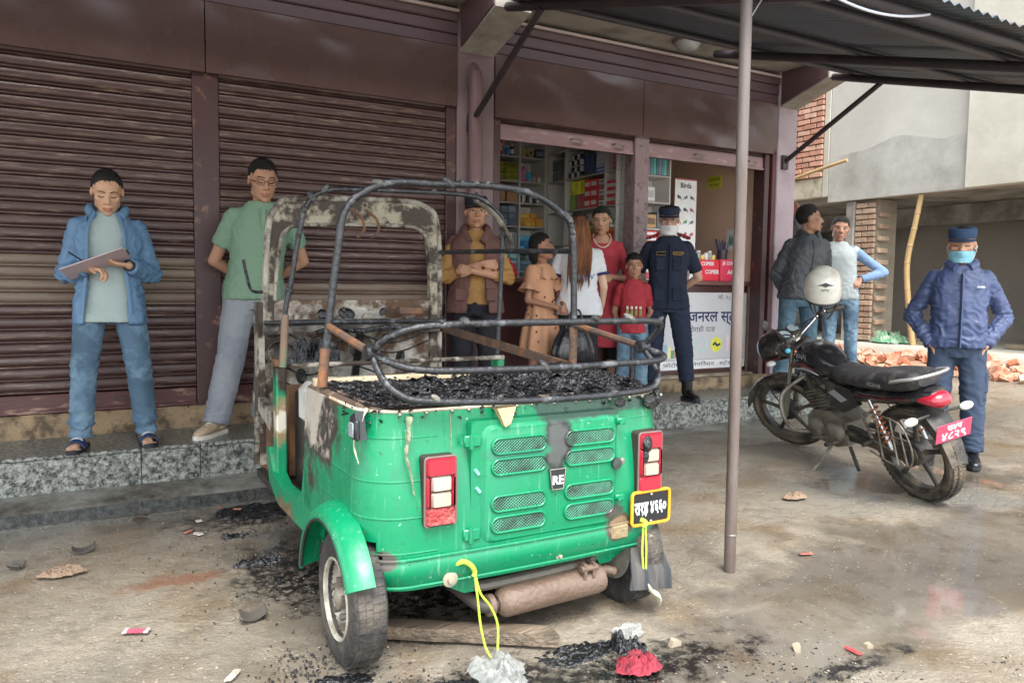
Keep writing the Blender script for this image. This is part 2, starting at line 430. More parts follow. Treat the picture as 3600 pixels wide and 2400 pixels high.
# ---- closed roller shutters: one slat after another
PITCH = .079
def slat_mesh(x0, x1):
    prof = []
    # convex face, then rolled lock seam at the lower edge (y towards the street is negative)
    pts = [(0.0, .0790), (-.006, .0770), (-.010, .070), (-.012, .060), (-.0125, .046), (-.012, .034), (-.009, .026), (-.003, .021), (-.001, .0185), (-.007, .0165), (-.0135, .0115), (-.0135, .0060), (-.008, .0015), (0.0, .0)]
    mb = MB(); n = 12; L = x1 - x0
    rings = []
    for i in range(n + 1):
        x = x0 + L * i / n
        rings.append([(x, y * 1.4 + .0025 * N3(x * 1.3 + x0, z * 20, 3), z) for y, z in pts] + [(x, .006, 0), (x, .006, .079)])
    mb.loft(rings)
    me = mb.mesh('slat'); fixn(me); smooth_angle(me, 50); return me
def shutter(x0, x1, z0, z1, matf, y=5.585, label=None):
    e = empty('roller_shutter', ((x0 + x1) / 2, y, z0), parent=shop)
    if label: e['label'] = label
    base = slat_mesh(x0, x1); cache = {}
    n = int((z1 - z0 - .125) / PITCH) + 1
    z = z0 + .125
    for i in range(n):
        zz = z + i * PITCH
        m = matf(zz)
        if m.name not in cache:
            me = base.copy(); me.materials.clear(); me.materials.append(m); cache[m.name] = me
        o = bpy.data.objects.new('slat', cache[m.name]); COL.objects.link(o); o.parent = e
        o.matrix_parent_inverse = MW(e).inverted(); o.location = (random.uniform(-.002, .002), y + random.uniform(-.0015, .0015), zz)
    # bottom rail with handles, locks
    rail = MB().box(x0, x1, y - .016, y + .008, z0 + .004, z0 + .118, .004).box(x0, x1, y - .030, y + .006, z0, z0 + .022, .003)
    r = obj('bottom_rail', rail, M_RAIL, e, 40)
    for hx in (x0 + .22 * (x1 - x0), x0 + .8 * (x1 - x0)):
        h = MB().tube([(hx - .05, y - .016, z0 + .07), (hx - .05, y - .040, z0 + .07), (hx + .05, y - .040, z0 + .07), (hx + .05, y - .016, z0 + .07)], .006, 6)
        obj('handle', h, M_STEEL, r)
    return e
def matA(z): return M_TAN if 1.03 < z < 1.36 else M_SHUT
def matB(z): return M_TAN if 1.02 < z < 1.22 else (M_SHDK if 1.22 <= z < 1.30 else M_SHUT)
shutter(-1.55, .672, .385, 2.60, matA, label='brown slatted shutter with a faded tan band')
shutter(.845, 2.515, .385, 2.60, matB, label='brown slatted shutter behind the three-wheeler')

def part(name, mb, m, smooth=30): return obj(name, mb, m, shop, smooth)
# posts and channels between the shutters
part('shutter_post', MB().box(.676, .842, 5.555, 5.72, .38, 2.605, .006), M_FRAME)
part('guide_channel', MB().box(2.518, 2.60, 5.55, 5.70, .38, 2.605, .005), M_FRAME)
part('mauve_column', MB().box(2.604, 2.93, 5.535, 5.85, ST, 3.42, .006), M_MAUVE)
part('drain_pipe', MB().tube([(2.742, 5.475, ST + .01), (2.738, 5.475, 1.3), (2.735, 5.475, 2.72), (2.74, 5.50, 2.86), (2.75, 5.60, 2.95)], .056, 14), mat('mauve_pipe_paint', '#7d6265', rough=.4, var=.1, scale=4, dirt='#6f5054', dirt_amt=.2))
part('guide_channel', MB().box(2.934, 3.0, 5.55, 5.68, .38, 2.56, .005), M_FRAME)
part('shutter_post', MB().box(4.375, 4.535, 5.545, 5.70, .3, 2.62, .006), mat('dented_mauve_post', '#877476', rough=.4, var=.2, scale=7, dirt='#5b4247', dirt_amt=.28, dscale=14, sharp=.05, bump=.8, bscale=18))
part('guide_channel', MB().box(6.02, 6.085, 5.55, 5.70, ST, 2.56, .005), M_FRAME)
part('guide_channel', MB().box(6.105, 6.15, 5.53, 5.68, ST, 2.62, .004), mat('red_brown_angle', '#5a2c31', rough=.5, var=.2))
part('mauve_column', MB().box(6.16, 6.43, 5.52, 5.9, ST - .02, 3.42, .008), mat('pale_mauve_paint', '#b3a3aa', rough=.55, var=.08, scale=2, dirt='#a18b98', dirt_amt=.3, dscale=3))
# plaster kerb under the shutters
kb = MB(); kx = [-1.6 + .11 * i for i in range(39)]
kb.loft([[(x, 5.56 - .012 * fbm(x * 4, 2), ST - .01), (x, 5.556 - .015 * fbm(x * 5, 1), .30), (x, 5.572, .378 + .006 * N3(x * 6, 3)), (x, 5.75, .38), (x, 5.75, ST - .01)] for x in kx])
part('plaster_kerb', kb, M_PLAST, 50)
part('shop_floor', MB().box(2.6, 6.16, 5.62, 8.2, ST - .05, .36, .006), mat('worn_cement_floor', '#b0a591', rough=.7, var=.15, scale=3, dirt='#60543f', dirt_amt=.4))
part('threshold', MB().box(2.94, 6.1, 5.50, 5.618, ST - .01, .345, .012), M_PLAST)

# sheet metal hoods above the shutters, dented by hand
def dented(x0, x1, z0, z1, y, seed, amp=.022):
    mb = MB(); nx, nz = 46, 16
    def P(i, j):
        u, w = i / nx, j / nz; x = x0 + (x1 - x0) * u; z = z0 + (z1 - z0) * w
        e = min(u, 1 - u, w * .6, (1 - w) * .6) * 8; e = max(0, min(1, e))
        d = amp * e * (fbm(x * 1.3 + seed, z * 1.6, seed, 2) * 1.4 + .9 * abs(N3(x * 2.2 + z * 2.6 + seed, (x - z) * .5, 4 + seed)) - .4)
        return (x, y - d, z)
    front = [P(i, j) for j in range(nz + 1) for i in range(nx + 1)]
    W = nx + 1
    mb.add(front, [(j * W + i, j * W + i + 1, (j + 1) * W + i + 1, (j + 1) * W + i) for j in range(nz) for i in range(nx)])
    mb.box(x0, x1, y + .03, y + .05, z0, z1)
    return mb
for i, (a, b) in enumerate(((-1.6, .755), (.763, 2.60))):
    part('hood_panel', dented(a, b, 2.605, 3.06, 5.53, 3.0 + 5 * i), M_PANEL, 60)
for i, (a, b) in enumerate(((2.935, 4.44), (4.446, 6.155))):
    part('hood_panel', dented(a, b, 2.565, 3.06, 5.53, 13.0 + 5 * i), M_PANEL, 60)
# backing so that nothing shows behind the hoods
part('lintel_wall', MB().box(-2.5, 6.43, 5.74, 5.90, 2.60, 3.5), M_FASC, 0)
part('shutter_backing', MB().box(-2.5, 2.6, 5.76, 5.86, ST, 2.6), mat('dark_backing', '#4a4541', rough=.9), 0)  # added dark backing, keeps sky light out of the shutter gaps
part('end_wall', MB().box(-2.5, -1.56, 5.60, 5.9, ST, 2.6), M_FASC, 0)
# moulded fascia bands above the hoods
def fascia(x0, x1):
    part('fascia_band', MB().box(x0, x1, 5.535, 5.73, 3.063, 3.150, .006), M_FASC)
    part('fascia_band', MB().box(x0, x1, 5.520, 5.73, 3.153, 3.240, .008), M_FASC)
    part('fascia_band', MB().box(x0, x1, 5.505, 5.73, 3.243, 3.307, .010), M_FASC)
    part('fascia_trim', MB().box(x0, x1, 5.49, 5.73, 3.310, 3.334, .006), mat('pale_trim', '#b5a4a0', rough=.5, var=.1))
fascia(-2.5, 2.60); fascia(2.935, 6.155)
# cantilever beams carrying the balcony
def bracket(x0, x1):
    pr = [(5.60, 3.01), (5.60, 3.368), (4.95, 3.368), (4.95, 3.20)]
    part('cantilever_beam', MB().prism(pr, x0 + .012, x1 - .012, 'x'), M_SOFF, 20)
    for s, xa, xb in ((0, x0, x0 + .010), (1, x1 - .010, x1)):
        part('beam_cladding', MB().prism([(5.50, 3.05), (5.50, 3.366), (4.96, 3.366), (4.96, 3.215)], xa, xb, 'x'), M_FASC, 20)
bracket(2.61, 2.93); bracket(6.16, 6.43)
part('balcony_slab', MB().box(-2.5, 6.7, 4.93, 5.86, 3.371, 3.53, .01), M_SOFF)
part('upper_wall', MB().box(-2.5, 6.43, 5.74, 5.95, 3.5, 7.5), M_FASC, 0)
# side wall of the shop towards the yard
part('side_wall', MB().box(6.17, 6.40, 5.9, 13.0, ST, 7.5), mat('side_plaster', '#b9a7a8', rough=.7, var=.1, dirt='#8d7d79', dirt_amt=.4), 0)
# dome lamp under the balcony
lamp = empty('ceiling_lamp', (4.68, 5.24, 3.37), 'grey dome lamp under the balcony soffit', 'lamp')
obj('dome', MB().lathe([(.004, -.105), (.05, -.10), (.085, -.078), (.108, -.045), (.118, -.012)], (4.68, 5.24, 3.37), n=28), mat('lamp_glass', '#8e8d88', rough=.25, var=.05, spec=.6), lamp)
obj('rim', MB().lathe([(.118, -.022), (.134, -.018), (.134, -.001), (.11, -.001)], (4.68, 5.24, 3.37), n=28), M_STEEL, lamp)

# ================================================================ open bays of the store
def open_shutter(x0, x1, z, handle):
    e = empty('raised_shutter', ((x0 + x1) / 2, 5.6, z), parent=shop)
    obj('bottom_rail', MB().box(x0, x1, 5.575, 5.60, z, z + .13, .004).box(x0, x1, 5.562, 5.606, z, z + .02, .003), mat('dusty_mauve_rail', '#8f7476', rough=.45, var=.2, scale=6, stretch=(.5, 1, 2), dirt='#b09a92', dirt_amt=.25, dscale=12, sharp=.05), e)
    for i in range(3):
        m = slat_mesh(x0, x1); m.materials.append(M_SHUT)
        o = bpy.data.objects.new('slat', m); COL.objects.link(o); o.parent = e; o.matrix_parent_inverse = MW(e).inverted(); o.location = (0, 5.592, z + .135 + i * PITCH)
    for hx in handle:
        obj('handle', MB().tube([(hx - .06, 5.575, z + .07), (hx - .05, 5.548, z + .072), (hx + .05, 5.548, z + .072), (hx + .06, 5.575, z + .07)], .008, 6), M_STEEL, e)
open_shutter(3.002, 4.372, 2.40, (3.75, 4.2)); open_shutter(4.538, 6.018, 2.40, (5.15, 5.85))
part('room_wall', MB().box(2.605, 6.16, 8.15, 8.25, .36, 3.45), M_WHITE, 0)
part('room_wall', MB().box(2.70, 2.80, 5.9, 8.15, .36, 3.45), mat('dull_white_wall', '#c4beb6', rough=.8, var=.08), 0)
part('room_wall', MB().box(6.10, 6.158, 5.72, 8.15, .36, 3.45), M_PEACH, 0)
part('room_ceiling', MB().box(2.61, 6.16, 5.9, 8.15, 3.35, 3.44), M_WHITE, 0)

# ================================================================ awning of corrugated sheet on pipes
M_SHEET = mat('corrugated_steel', '#5a646d', rough=.5, metal=.25, var=.15, scale=3, dirt='#5f564e', dirt_amt=.35, dscale=2)
M_DKPIPE = mat('dark_pipe_paint', '#3b3439', rough=.45, var=.2, scale=8, dirt='#5a4444', dirt_amt=.2)
M_BRPIPE = mat('brown_pipe_paint', '#46434a', rough=.45, var=.2, scale=8)
SL = .28
def az_(y): return 3.20 + SL * (y - 4.92)
awn = empty('awning', (2.4, 2.36, 0), 'corrugated metal awning on dark pipes over the yard', 'awning')
AX0, AX1 = -4.2, 6.75
sx = AX0; sheet_n = 0
while sx < AX1 - .1:
    ex = min(sx + .84, AX1); mb = MB(); nn = int((ex - sx) / .019); rows = 10
    lap = .006 * (sheet_n % 2)
    def S(i, j, th):
        x = sx + (ex - sx) * i / nn; y = 2.13 + .012 * N3(sheet_n * 3.3, 1) + (4.86 - 2.13) * j / rows
        return (x, y, az_(y) + .086 + lap + .0095 * math.sin(2 * math.pi * x / .076) + .006 * N3(x * 1.2, y * 1.2, 8) + th)
    Wd = nn + 1
    for th in (0.0, .0015):
        mb.add([S(i, j, th) for j in range(rows + 1) for i in range(Wd)], [(j * Wd + i, j * Wd + i + 1, (j + 1) * Wd + i + 1, (j + 1) * Wd + i) for j in range(rows) for i in range(nn)])
    me = mb.mesh('roofing_sheet'); smooth_angle(me, 60)
    link_obj('roofing_sheet', me, M_SHEET, awn)
    sx += .80; sheet_n += 1
for y in (2.30, 2.66, 3.68, 4.74):
    obj('purlin', MB().tube([(AX0 + .05, y, az_(y) + .048), (AX1 - .04, y, az_(y) + .048)], .026, 10), M_BRPIPE, awn)
for x in (-3.0, -.6, 2.72, 4.90, 6.22):
    obj('rafter', MB().tube([(x, 4.94 if x != 4.9 else 5.12, az_(4.94 if x != 4.9 else 5.12)), (x, 2.2, az_(2.2))], .034, 10), M_DKPIPE, awn)
for x in (2.72, 6.25):
    obj('brace', MB().tube([(x, 5.50, 2.50), (x - .02, 4.45, 3.045)], .024, 8), M_DKPIPE, awn)
    obj('anchor_plate', MB().box(x - .04, x + .04, 5.49, 5.53, 2.42, 2.56, .004), M_DKPIPE, awn)
pole = MB().tube([(2.43, 2.36, -.05), (2.428, 2.36, .15), (2.424, 2.36, 1.2), (2.418, 2.36, 2.53)], .0245, 16)
pl = obj('post', pole, mat('rusty_pole_paint', '#6b615c', rough=.42, var=.2, scale=6, stretch=(1, 1, .25), dirt='#4d3b33', dirt_amt=.42, dscale=5, bump=.15, bscale=60, rvar=.1), awn)
obj('weld_ring', MB().lathe([(.0245, -.006), (.028, -.003), (.028, .003), (.0245, .006)], (2.43, 2.36, .155), n=16), M_STEEL, pl)
# cable slung across the eave
cb = [(2.46 + 1.02 * t, 2.2 + .05 * t, 2.50 - .30 * t * (1 - t) + .0 * t) for t in [i / 20 for i in range(21)]]
tag(obj('overhead_cable', MB().tube(cb, .006, 8), mat('white_cable', '#d4d8e4', rough=.4, var=.05)), 'white cable sagging below the awning eave', 'cable')
tag(obj('hanging_wire', MB().tube([(2.425, 2.335, 2.33), (2.50, 2.34, 2.43), (2.60, 2.36, 2.60)], .0025, 6), mat('thin_wire', '#8c8c8c', rough=.4)), 'thin wire tied to the awning pole', 'wire')
# ================================================================ unfinished building across the yard
M_CEM = mat('grey_cement_render', '#b9b9b0', rough=.8, var=.10, scale=1.2, dirt='#aaa99f', dirt_amt=.4, dscale=1.1, sharp=.2, bump=.15, bscale=20)
M_CEM2 = mat('pale_cement_render', '#c3c1b4', rough=.8, var=.12, scale=2, dirt='#aaa898', dirt_amt=.35, dscale=1.6, sharp=.2, bump=.15, bscale=20)
M_CEMD = mat('raw_concrete', '#9b978e', rough=.9, var=.18, scale=2, dirt='#5d5a54', dirt_amt=.45, dscale=1.5, bump=.4, bscale=16)
M_BRICK = [mat('brick_%d' % i, c, rough=.85, var=.2, scale=12, bump=.5, bscale=40, dirt='#a59684', dirt_amt=.2, dscale=8) for i, c in enumerate(('#bf927c', '#b58570', '#c7a08a', '#ab7d69'))]
M_BRPALE = [mat('pale_brick_%d' % i, c, rough=.9, var=.2, scale=12, bump=.5, bscale=40, dirt='#8f8575', dirt_amt=.3, dscale=8) for i, c in enumerate(('#a98d77', '#9d8470', '#b19a82'))]
M_MORT = mat('mortar', '#8f8676', rough=.95, var=.15, scale=10, bump=.5, bscale=40)
bld = empty('unfinished_building', (10.5, 6.5, .27), 'unfinished grey building with an overhanging first floor', 'building')
def bpart(name, mb, m, smooth=25, parent=None): return obj(name, mb, m, parent or bld, smooth)
BX = 9.8
bpart('rendered_wall', MB().box(BX, BX + .12, 5.722, 7.80, 2.505, 7.5, .01), M_CEM)
bpart('rendered_wall', MB().box(BX - .07, BX + .10, 1.5, 5.718, 2.505, 7.5, .01), M_CEM2)
bpart('corner_strip', MB().box(BX - .012, BX + .1, 7.803, 7.90, 2.6, 7.5, .006), M_CEM2)
bpart('edge_beam', MB().box(BX - .004, BX + .2, 7.904, 9.6, 2.60, 2.90, .01), mat('mossy_render', '#bdb8a4', rough=.85, var=.14, scale=3, dirt='#6f7355', dirt_amt=.25, dscale=4, bump=.2))
# damp plaster coat ending in a wavy line
wav = [(7.79, 2.51)] + [(7.79 - 2.05 * t, 3.14 + .22 * math.exp(-((t - .54) / .2) ** 2) + .04 * math.sin(9 * t) - .12 * sm(.75, 1, t) + .16 * sm(.8, 1, t)) for t in [i / 30 for i in range(31)]] + [(5.735, 2.51)]
bpart('plaster_coat', MB().prism(wav, BX - .010, BX - .0005, 'x'), mat('damp_cement_coat', '#b3b4ac', rough=.75, var=.1, scale=1.5, dirt='#93938b', dirt_amt=.4, dscale=1.4, bump=.15, bscale=20), 50)
def brick_face(host, x, y0, y1, z0, z1, mats, L=.225, H=.066, J=.016, out=.0, name='brick'):
    base = {}
    row = 0; z = z0
    while z + H <= z1 + .01:
        y = y0 - (L / 2 if row % 2 else 0)
        while y < y1 - .03:
            a, b = max(y, y0), min(y + L, y1)
            if b - a > .05:
                key = (round(b - a, 2), random.randrange(len(mats)))
                if key not in base:
                    w = key[0]; mb = MB().box(-.05, 0, 0, w, 0, H, .006)
                    me = mb.mesh('brick'); fixn(me); me.materials.append(mats[key[1]]); base[key] = me
                o = bpy.data.objects.new(name, base[key]); COL.objects.link(o); o.parent = host; o.matrix_parent_inverse = MW(host).inverted()
                o.location = (x + .05 - random.uniform(.0, .014) - .062, a, z); o.rotation_euler = (random.uniform(-.01, .01), 0, random.uniform(-.02, .02))
            y += L + J
        z += H + J; row += 1
core = bpart('brick_infill', MB().box(BX + .03, BX + .2, 7.904, 9.6, 2.904, 7.5), M_MORT, 0)
brick_face(core, BX + .03, 7.91, 8.75, 2.91, 4.45, M_BRICK)
# brick pier on the plinth
pier = bpart('brick_pier', MB().box(BX + .10, BX + .52, 7.02, 7.48, .45, 2.5), M_MORT, 0)
brick_face(pier, BX + .10, 7.03, 7.34, .50, 2.46, M_BRPALE, L=.19)
bpart('pier_render', MB().box(BX + .02, BX + .10, 7.345, 7.50, .45, 2.5, .02), M_CEMD)
# rough toothed edge: bricks left sticking out of the pier's side
for i in range(11):
    z = .55 + i * .17
    me = MB().box(BX + .09, BX + .30, 6.955 + .03 * random.random(), 7.018, z, z + .066, .008)
    obj('brick', me, random.choice(M_BRPALE), pier, 20)
bpart('slab', MB().box(BX + .125, 16.0, 1.5, 9.6, 2.508, 2.70), M_CEMD, 0)
bpart('downstand_beam', MB().box(11.42, 11.7, 1.5, 9.6, 2.22, 2.505, .01), M_CEMD)
bpart('downstand_beam', MB().box(BX + .55, 11.40, 4.62, 4.9, 2.24, 2.505, .01), M_CEMD)
bpart('rear_wall', MB().box(12.3, 12.5, 1.5, 9.6, .4, 2.505), mat('dark_raw_wall', '#8f8a80', rough=.95, var=.2, scale=1.5, bump=.4, bscale=14), 0)
bpart('rear_wall', MB().box(9.95, 16, 9.45, 9.62, .4, 2.505), M_CEMD, 0)
bpart('concrete_column', MB().box(11.4, 11.72, 5.05, 5.35, .45, 2.22, .012), M_CEMD)
bpart('concrete_column', MB().box(11.4, 11.72, 8.6, 8.9, .45, 2.22, .012), M_CEMD)
bpart('inner_wall', MB().box(11.48, 11.62, 1.5, 5.04, .45, 2.22), mat('stained_wall', '#98917f', rough=.95, var=.25, scale=2, dirt='#4d4841', dirt_amt=.45, dscale=2), 0)
pb = MB(); kx = [1.5 + .16 * i for i in range(51)]
pb.loft([[(BX - .10 + .03 * fbm(y * 2, 1), y, .05), (BX - .09 + .03 * fbm(y * 2.5, 4), y, .40), (BX - .05, y, .462 + .01 * N3(y * 3, 2)), (14, y, .45), (14, y, .05)] for y in kx])
bpart('plinth', pb, M_CEM2, 50)

# bamboo
M_BAM = mat('dry_bamboo', '#b89d6f', rough=.55, var=.15, scale=8, stretch=(1, 1, .3), dirt='#8c7550', dirt_amt=.25)
def bamboo(pts, r, label, cat='bamboo pole', nodes=7):
    e = empty('bamboo_pole', pts[0], label, cat)
    P = [V(p) for p in pts]
    # smooth path
    path = []
    n = 18
    for i in range(n + 1):
        t = i / n * (len(P) - 1); k = min(int(t), len(P) - 2); f = t - k
        p0 = P[max(k - 1, 0)]; p1 = P[k]; p2 = P[k + 1]; p3 = P[min(k + 2, len(P) - 1)]
        path.append(.5 * ((2 * p1) + (-p0 + p2) * f + (2 * p0 - 5 * p1 + 4 * p2 - p3) * f * f + (-p0 + 3 * p1 - 3 * p2 + p3) * f ** 3))
    obj('culm', MB().tube(path, [r * (1 - .15 * i / n) for i in range(n + 1)], 10), M_BAM, e)
    for i in range(1, nodes + 1):
        k = int(i * n / (nodes + 1)); a = path[k]; d = (path[k + 1] - path[k]).normalized()
        obj('node_ring', MB().lathe([(r * .9, -.01), (r * 1.05, 0), (r * .9, .01)], a, d, 10), M_BAM, e)
bamboo([(9.93, 6.42, .46), (9.90, 6.50, 1.05), (9.88, 6.53, 1.6), (9.86, 6.43, 2.1), (9.86, 6.36, 2.5)], .040, 'crooked bamboo prop under the overhanging slab')
bamboo([(9.64, 8.55, 2.86), (9.60, 8.0, 2.95), (9.55, 7.30, 3.05)], .028, 'horizontal bamboo pole sticking out below the bricks', nodes=3)
bamboo([(9.70, 8.42, 1.0), (9.68, 8.44, 2.0), (9.68, 8.46, 2.95)], .022, 'thin upright bamboo at the corner beside the pier', nodes=4)
fr = empty('timber_frame', (11.2, 5.0, .46), 'weathered timber frame standing under the slab at far right', 'frame')
M_TIM = mat('weathered_timber', '#8d8069', rough=.8, var=.2, scale=5, stretch=(1, 1, .2), bump=.3, bscale=30)
obj('upright', MB().box(10.55, 10.62, 4.78, 4.86, .46, 1.35, .005), M_TIM, fr); obj('rail', MB().box(10.55, 10.62, 4.86, 5.55, .47, .53, .005), M_TIM, fr)
# loose timber and a green tarpaulin lying on the plinth
for i, (y0, y1, z, lab) in enumerate(((6.1, 7.0, .50, 'upper weathered plank lying beside the bamboo prop'), (6.2, 6.9, .46, 'lower weathered plank lying beside the bamboo prop'))):
    tag(obj('plank', MB().box(10.3 - .2 * i, 10.45 - .2 * i, y0, y1, z, z + .035, .004), M_TIM), lab, 'plank')
def rag(cx, cy, cz, rx, ry, h, seed, n=26, rough=1.0):
    """crumpled sheet lying on a surface"""
    mb = MB(); vs = []; fs = []
    for j in range(n + 1):
        for i in range(n + 1):
            u, w = i / n * 2 - 1, j / n * 2 - 1
            q = V((u * math.sqrt(max(0, 1 - w * w / 2)), w * math.sqrt(max(0, 1 - u * u / 2)), 0))
            rr = 1 + .35 * fbm(q.x * 1.5 + seed, q.y * 1.5, seed)
            x, y = q.x * rr, q.y * rr
            e = max(0, 1 - (q.x * q.x + q.y * q.y))
            wx, wy = x + .3 * N3(x * 1.8 + seed, y * 1.8, 2), y + .3 * N3(x * 1.8, y * 1.8 + seed, 7)
            f = .35 + .5 * fbm(x * 1.3 + seed, y * 1.3, seed * 2, 2) + .55 * max(0, 1 - 3 * abs(N3(wx * 2.0 * rough + seed, wy * 2.0 * rough, seed))) ** 1.3 + .35 * max(0, 1 - 3 * abs(N3(wx * 4.1 * rough, wy * 4.1 * rough + seed, 3 + seed)))
            x2 = x + .22 * N3(x * 2 + seed, y * 2, 3) + .06 * N3(x * 9 + seed, y * 9, 3); y2 = y + .22 * N3(x * 2, y * 2 + seed, 6) + .06 * N3(x * 9, y * 9 + seed, 8)
            vs.append((cx + rx * x2, cy + ry * y2, cz + h * max(.02, f) * (.15 + .85 * sm(0, .55, e)) + .002))
    for j in range(n):
        for i in range(n): fs.append((j * (n + 1) + i, j * (n + 1) + i + 1, (j + 1) * (n + 1) + i + 1, (j + 1) * (n + 1) + i))
    mb.add(vs, fs); return mb
tag(obj('tarpaulin', rag(10.0, 6.85, .46, .16, .28, .16, 4.4), mat('green_tarp', '#5f9a72', rough=.5, var=.3, scale=6, dirt='#c8cdbb', dirt_amt=.35, dscale=9), smooth=80), 'crumpled green and white tarpaulin at the foot of the brick pier', 'tarpaulin')

# brick rubble in front of the plinth
rub = empty('rubble_heap', (9.1, 6.0, .25), 'heap of broken orange bricks along the plinth', 'rubble')
M_RUB = [mat('rubble_brick_%d' % i, c, rough=.9, var=.25, scale=14, bump=.6, bscale=40, dirt='#cbb9a2', dirt_amt=.3, dscale=9) for i, c in enumerate(('#c07d5f', '#b56d50', '#cf9479', '#c9a58c'))]
def shard(sz, seed):
    rnd = random.Random(seed); mb = MB().box(-.5, .5, -.4, .4, -.28, .28)
    bm = bmesh.new(); me = mb.mesh('brick_piece'); bm.from_mesh(me)
    for k in range(4):
        n = V((rnd.uniform(-1, 1), rnd.uniform(-1, 1), rnd.uniform(-.6, .9))).normalized()
        r = bmesh.ops.bisect_plane(bm, geom=bm.verts[:] + bm.edges[:] + bm.faces[:], plane_co=n * rnd.uniform(.24, .42), plane_no=n, clear_outer=True)
        es = [e for e in r['geom_cut'] if isinstance(e, bmesh.types.BMEdge)]
        if es: bmesh.ops.contextual_create(bm, geom=es)
    bmesh.ops.recalc_face_normals(bm, faces=bm.faces[:]); bm.to_mesh(me); bm.free()
    me.transform(Matrix.Scale(sz, 4)); return me
shards = []
for i in range(12):
    me = shard(.20, 100 + i); me.materials.append(M_RUB[i % 4]); shards.append(me)
rr = random.Random(5)
hp = MB(); hn = 40
for i in range(298):
    y = rr.uniform(3.3, 7.8); ed = 8.35 + .25 * math.sin(y * 1.7); x = ed + (BX - .1 - ed) * rr.random() ** .8
    h = .17 * sm(8.4, 9.25, x) * (.6 + .5 * N3(y * 1.3, 2))
    o = bpy.data.objects.new('brick_piece', shards[rr.randrange(12)]); COL.objects.link(o); o.parent = rub; o.matrix_parent_inverse = MW(rub).inverted()
    o.location = (x, y, ground_z(x, y) + h * rr.uniform(.3, 1) + .03); o.rotation_euler = (rr.uniform(-.7, .7), rr.uniform(-.7, .7), rr.uniform(0, 6)); s = rr.uniform(.3, .85); o.scale = (s, s, s)
hv = [(x, y, ground_z(x, y) - .04 + (.15 * sm(8.4, 9.25, x) * (.6 + .5 * N3(y * 1.3, 2)) if 3.5 < y < 7.8 else 0) + .02 * fbm(x * 6, y * 6)) for y in [3.2 + .12 * j for j in range(42)] for x in [8.1 + .1 * i for i in range(17)]]
hp.add(hv, [(j * 17 + i, j * 17 + i + 1, (j + 1) * 17 + i + 1, (j + 1) * 17 + i) for j in range(41) for i in range(16)])
db = obj('brick_dust', hp, mat('brick_dust', '#b88a6d', rough=.95, var=.3, scale=9, bump=.6, bscale=30, dirt='#8f7c66', dirt_amt=.4), rub, 80); db['kind'] = 'stuff'
# ================================================================ furniture and goods inside the store
M_SHELF = mat('grey_shelf_board', '#cbc8c2', rough=.6, var=.08, scale=5)
def shelf_unit(name, label, x0, x1, y0, y1, boards, ups, along='x'):
    e = empty(name, ((x0 + x1) / 2, (y0 + y1) / 2, .36), label, 'shelf')
    for z in boards: obj('board', MB().box(x0, x1, y0, y1, z - .018, z, .002), M_SHELF, e, 0)
    top = 3.0
    for u in ups:
        if along == 'x': obj('upright', MB().box(u - .009, u + .009, y0 - .003, y1, .365, top), M_WHITE, e, 0)
        else: obj('upright', MB().box(x0 - .003, x1, u - .009, u + .009, .365, top), M_WHITE, e, 0)
    if along == 'x': obj('back_panel', MB().box(x0, x1, y1 + .002, y1 + .01, .365, top), M_WHITE, e, 0)
    else: obj('back_panel', MB().box(x1 + .002, x1 + .01, y0, y1, .365, top), M_WHITE, e, 0)
    return e
BZ = [.62, .87, 1.12, 1.384, 1.606, 1.89, 2.157, 2.397, 2.67]
shelf_unit('wall_shelf', 'tall grey shelf on the back wall of the store', 3.15, 4.71, 7.60, 7.92, BZ, (3.16, 3.66, 4.01, 4.36, 4.70))
SZ = [.62, .95, 1.28, 1.68, 2.05, 2.397, 2.72]
shelf_unit('side_shelf', 'long shelf along the right side of the store, facing left', 4.72, 5.02, 6.27, 7.58, SZ, (6.28, 6.47, 7.22, 7.57), 'y')
EZ = [.7, 1.0, 1.30, 1.55, 1.80, 2.06, 2.32, 2.62]
shelf_unit('end_shelf', 'narrow shelf facing the street behind the dented post', 4.76, 5.17, 5.98, 6.24, EZ, (4.77, 5.16))

PAL = {}
def pm(c, rough=.4, **k):
    key = c + str(rough)
    if key not in PAL: PAL[key] = mat('print_' + key.strip('#'), [min(.88, v * 1.9) for v in lin(c)], rough=rough, var=.12, scale=14, **k)
    return PAL[key]
def carton(x, y, z, w, d, h, c, band=None, label='', group=None, rz=0.0, name='carton', face='y'):
    e = empty(name, (x, y, z), label, 'box', group, rz)
    obj('carton_body', MB().box(-w / 2, w / 2, -d / 2, d / 2, 0, h, .004), pm(c), e, 30, False)
    if band:
        if face == 'y': obj('label_print', MB().box(-w * .4, w * .4, -d / 2 - .0015, -d / 2 - .0002, h * .25, h * .72), pm(band), e, 0, False)
        else: obj('label_print', MB().box(-w / 2 - .0015, -w / 2 - .0002, -d * .4, d * .4, h * .25, h * .72), pm(band), e, 0, False)
    return e
def jar(x, y, z, r, h, c, lid, label, group=None, name='jar', lab=None):
    e = empty(name, (x, y, z), label, 'jar', group)
    obj('jar_body', MB().lathe([(r * .9, 0), (r, r * .15), (r, h * .72), (r * .82, h * .82), (r * .8, h * .86)], (0, 0, 0), n=16), pm(c, .2), e, 40, False)
    obj('lid', MB().lathe([(r * .86, h * .86), (r * .9, h * .87), (r * .9, h * .98), (r * .8, h)], (0, 0, 0), n=16), pm(lid), e, 40, False)
    if lab: obj('label_print', MB().lathe([(r * 1.01, h * .2), (r * 1.01, h * .6)], (0, 0, 0), n=16), pm(lab), e, 40, False)
    return e
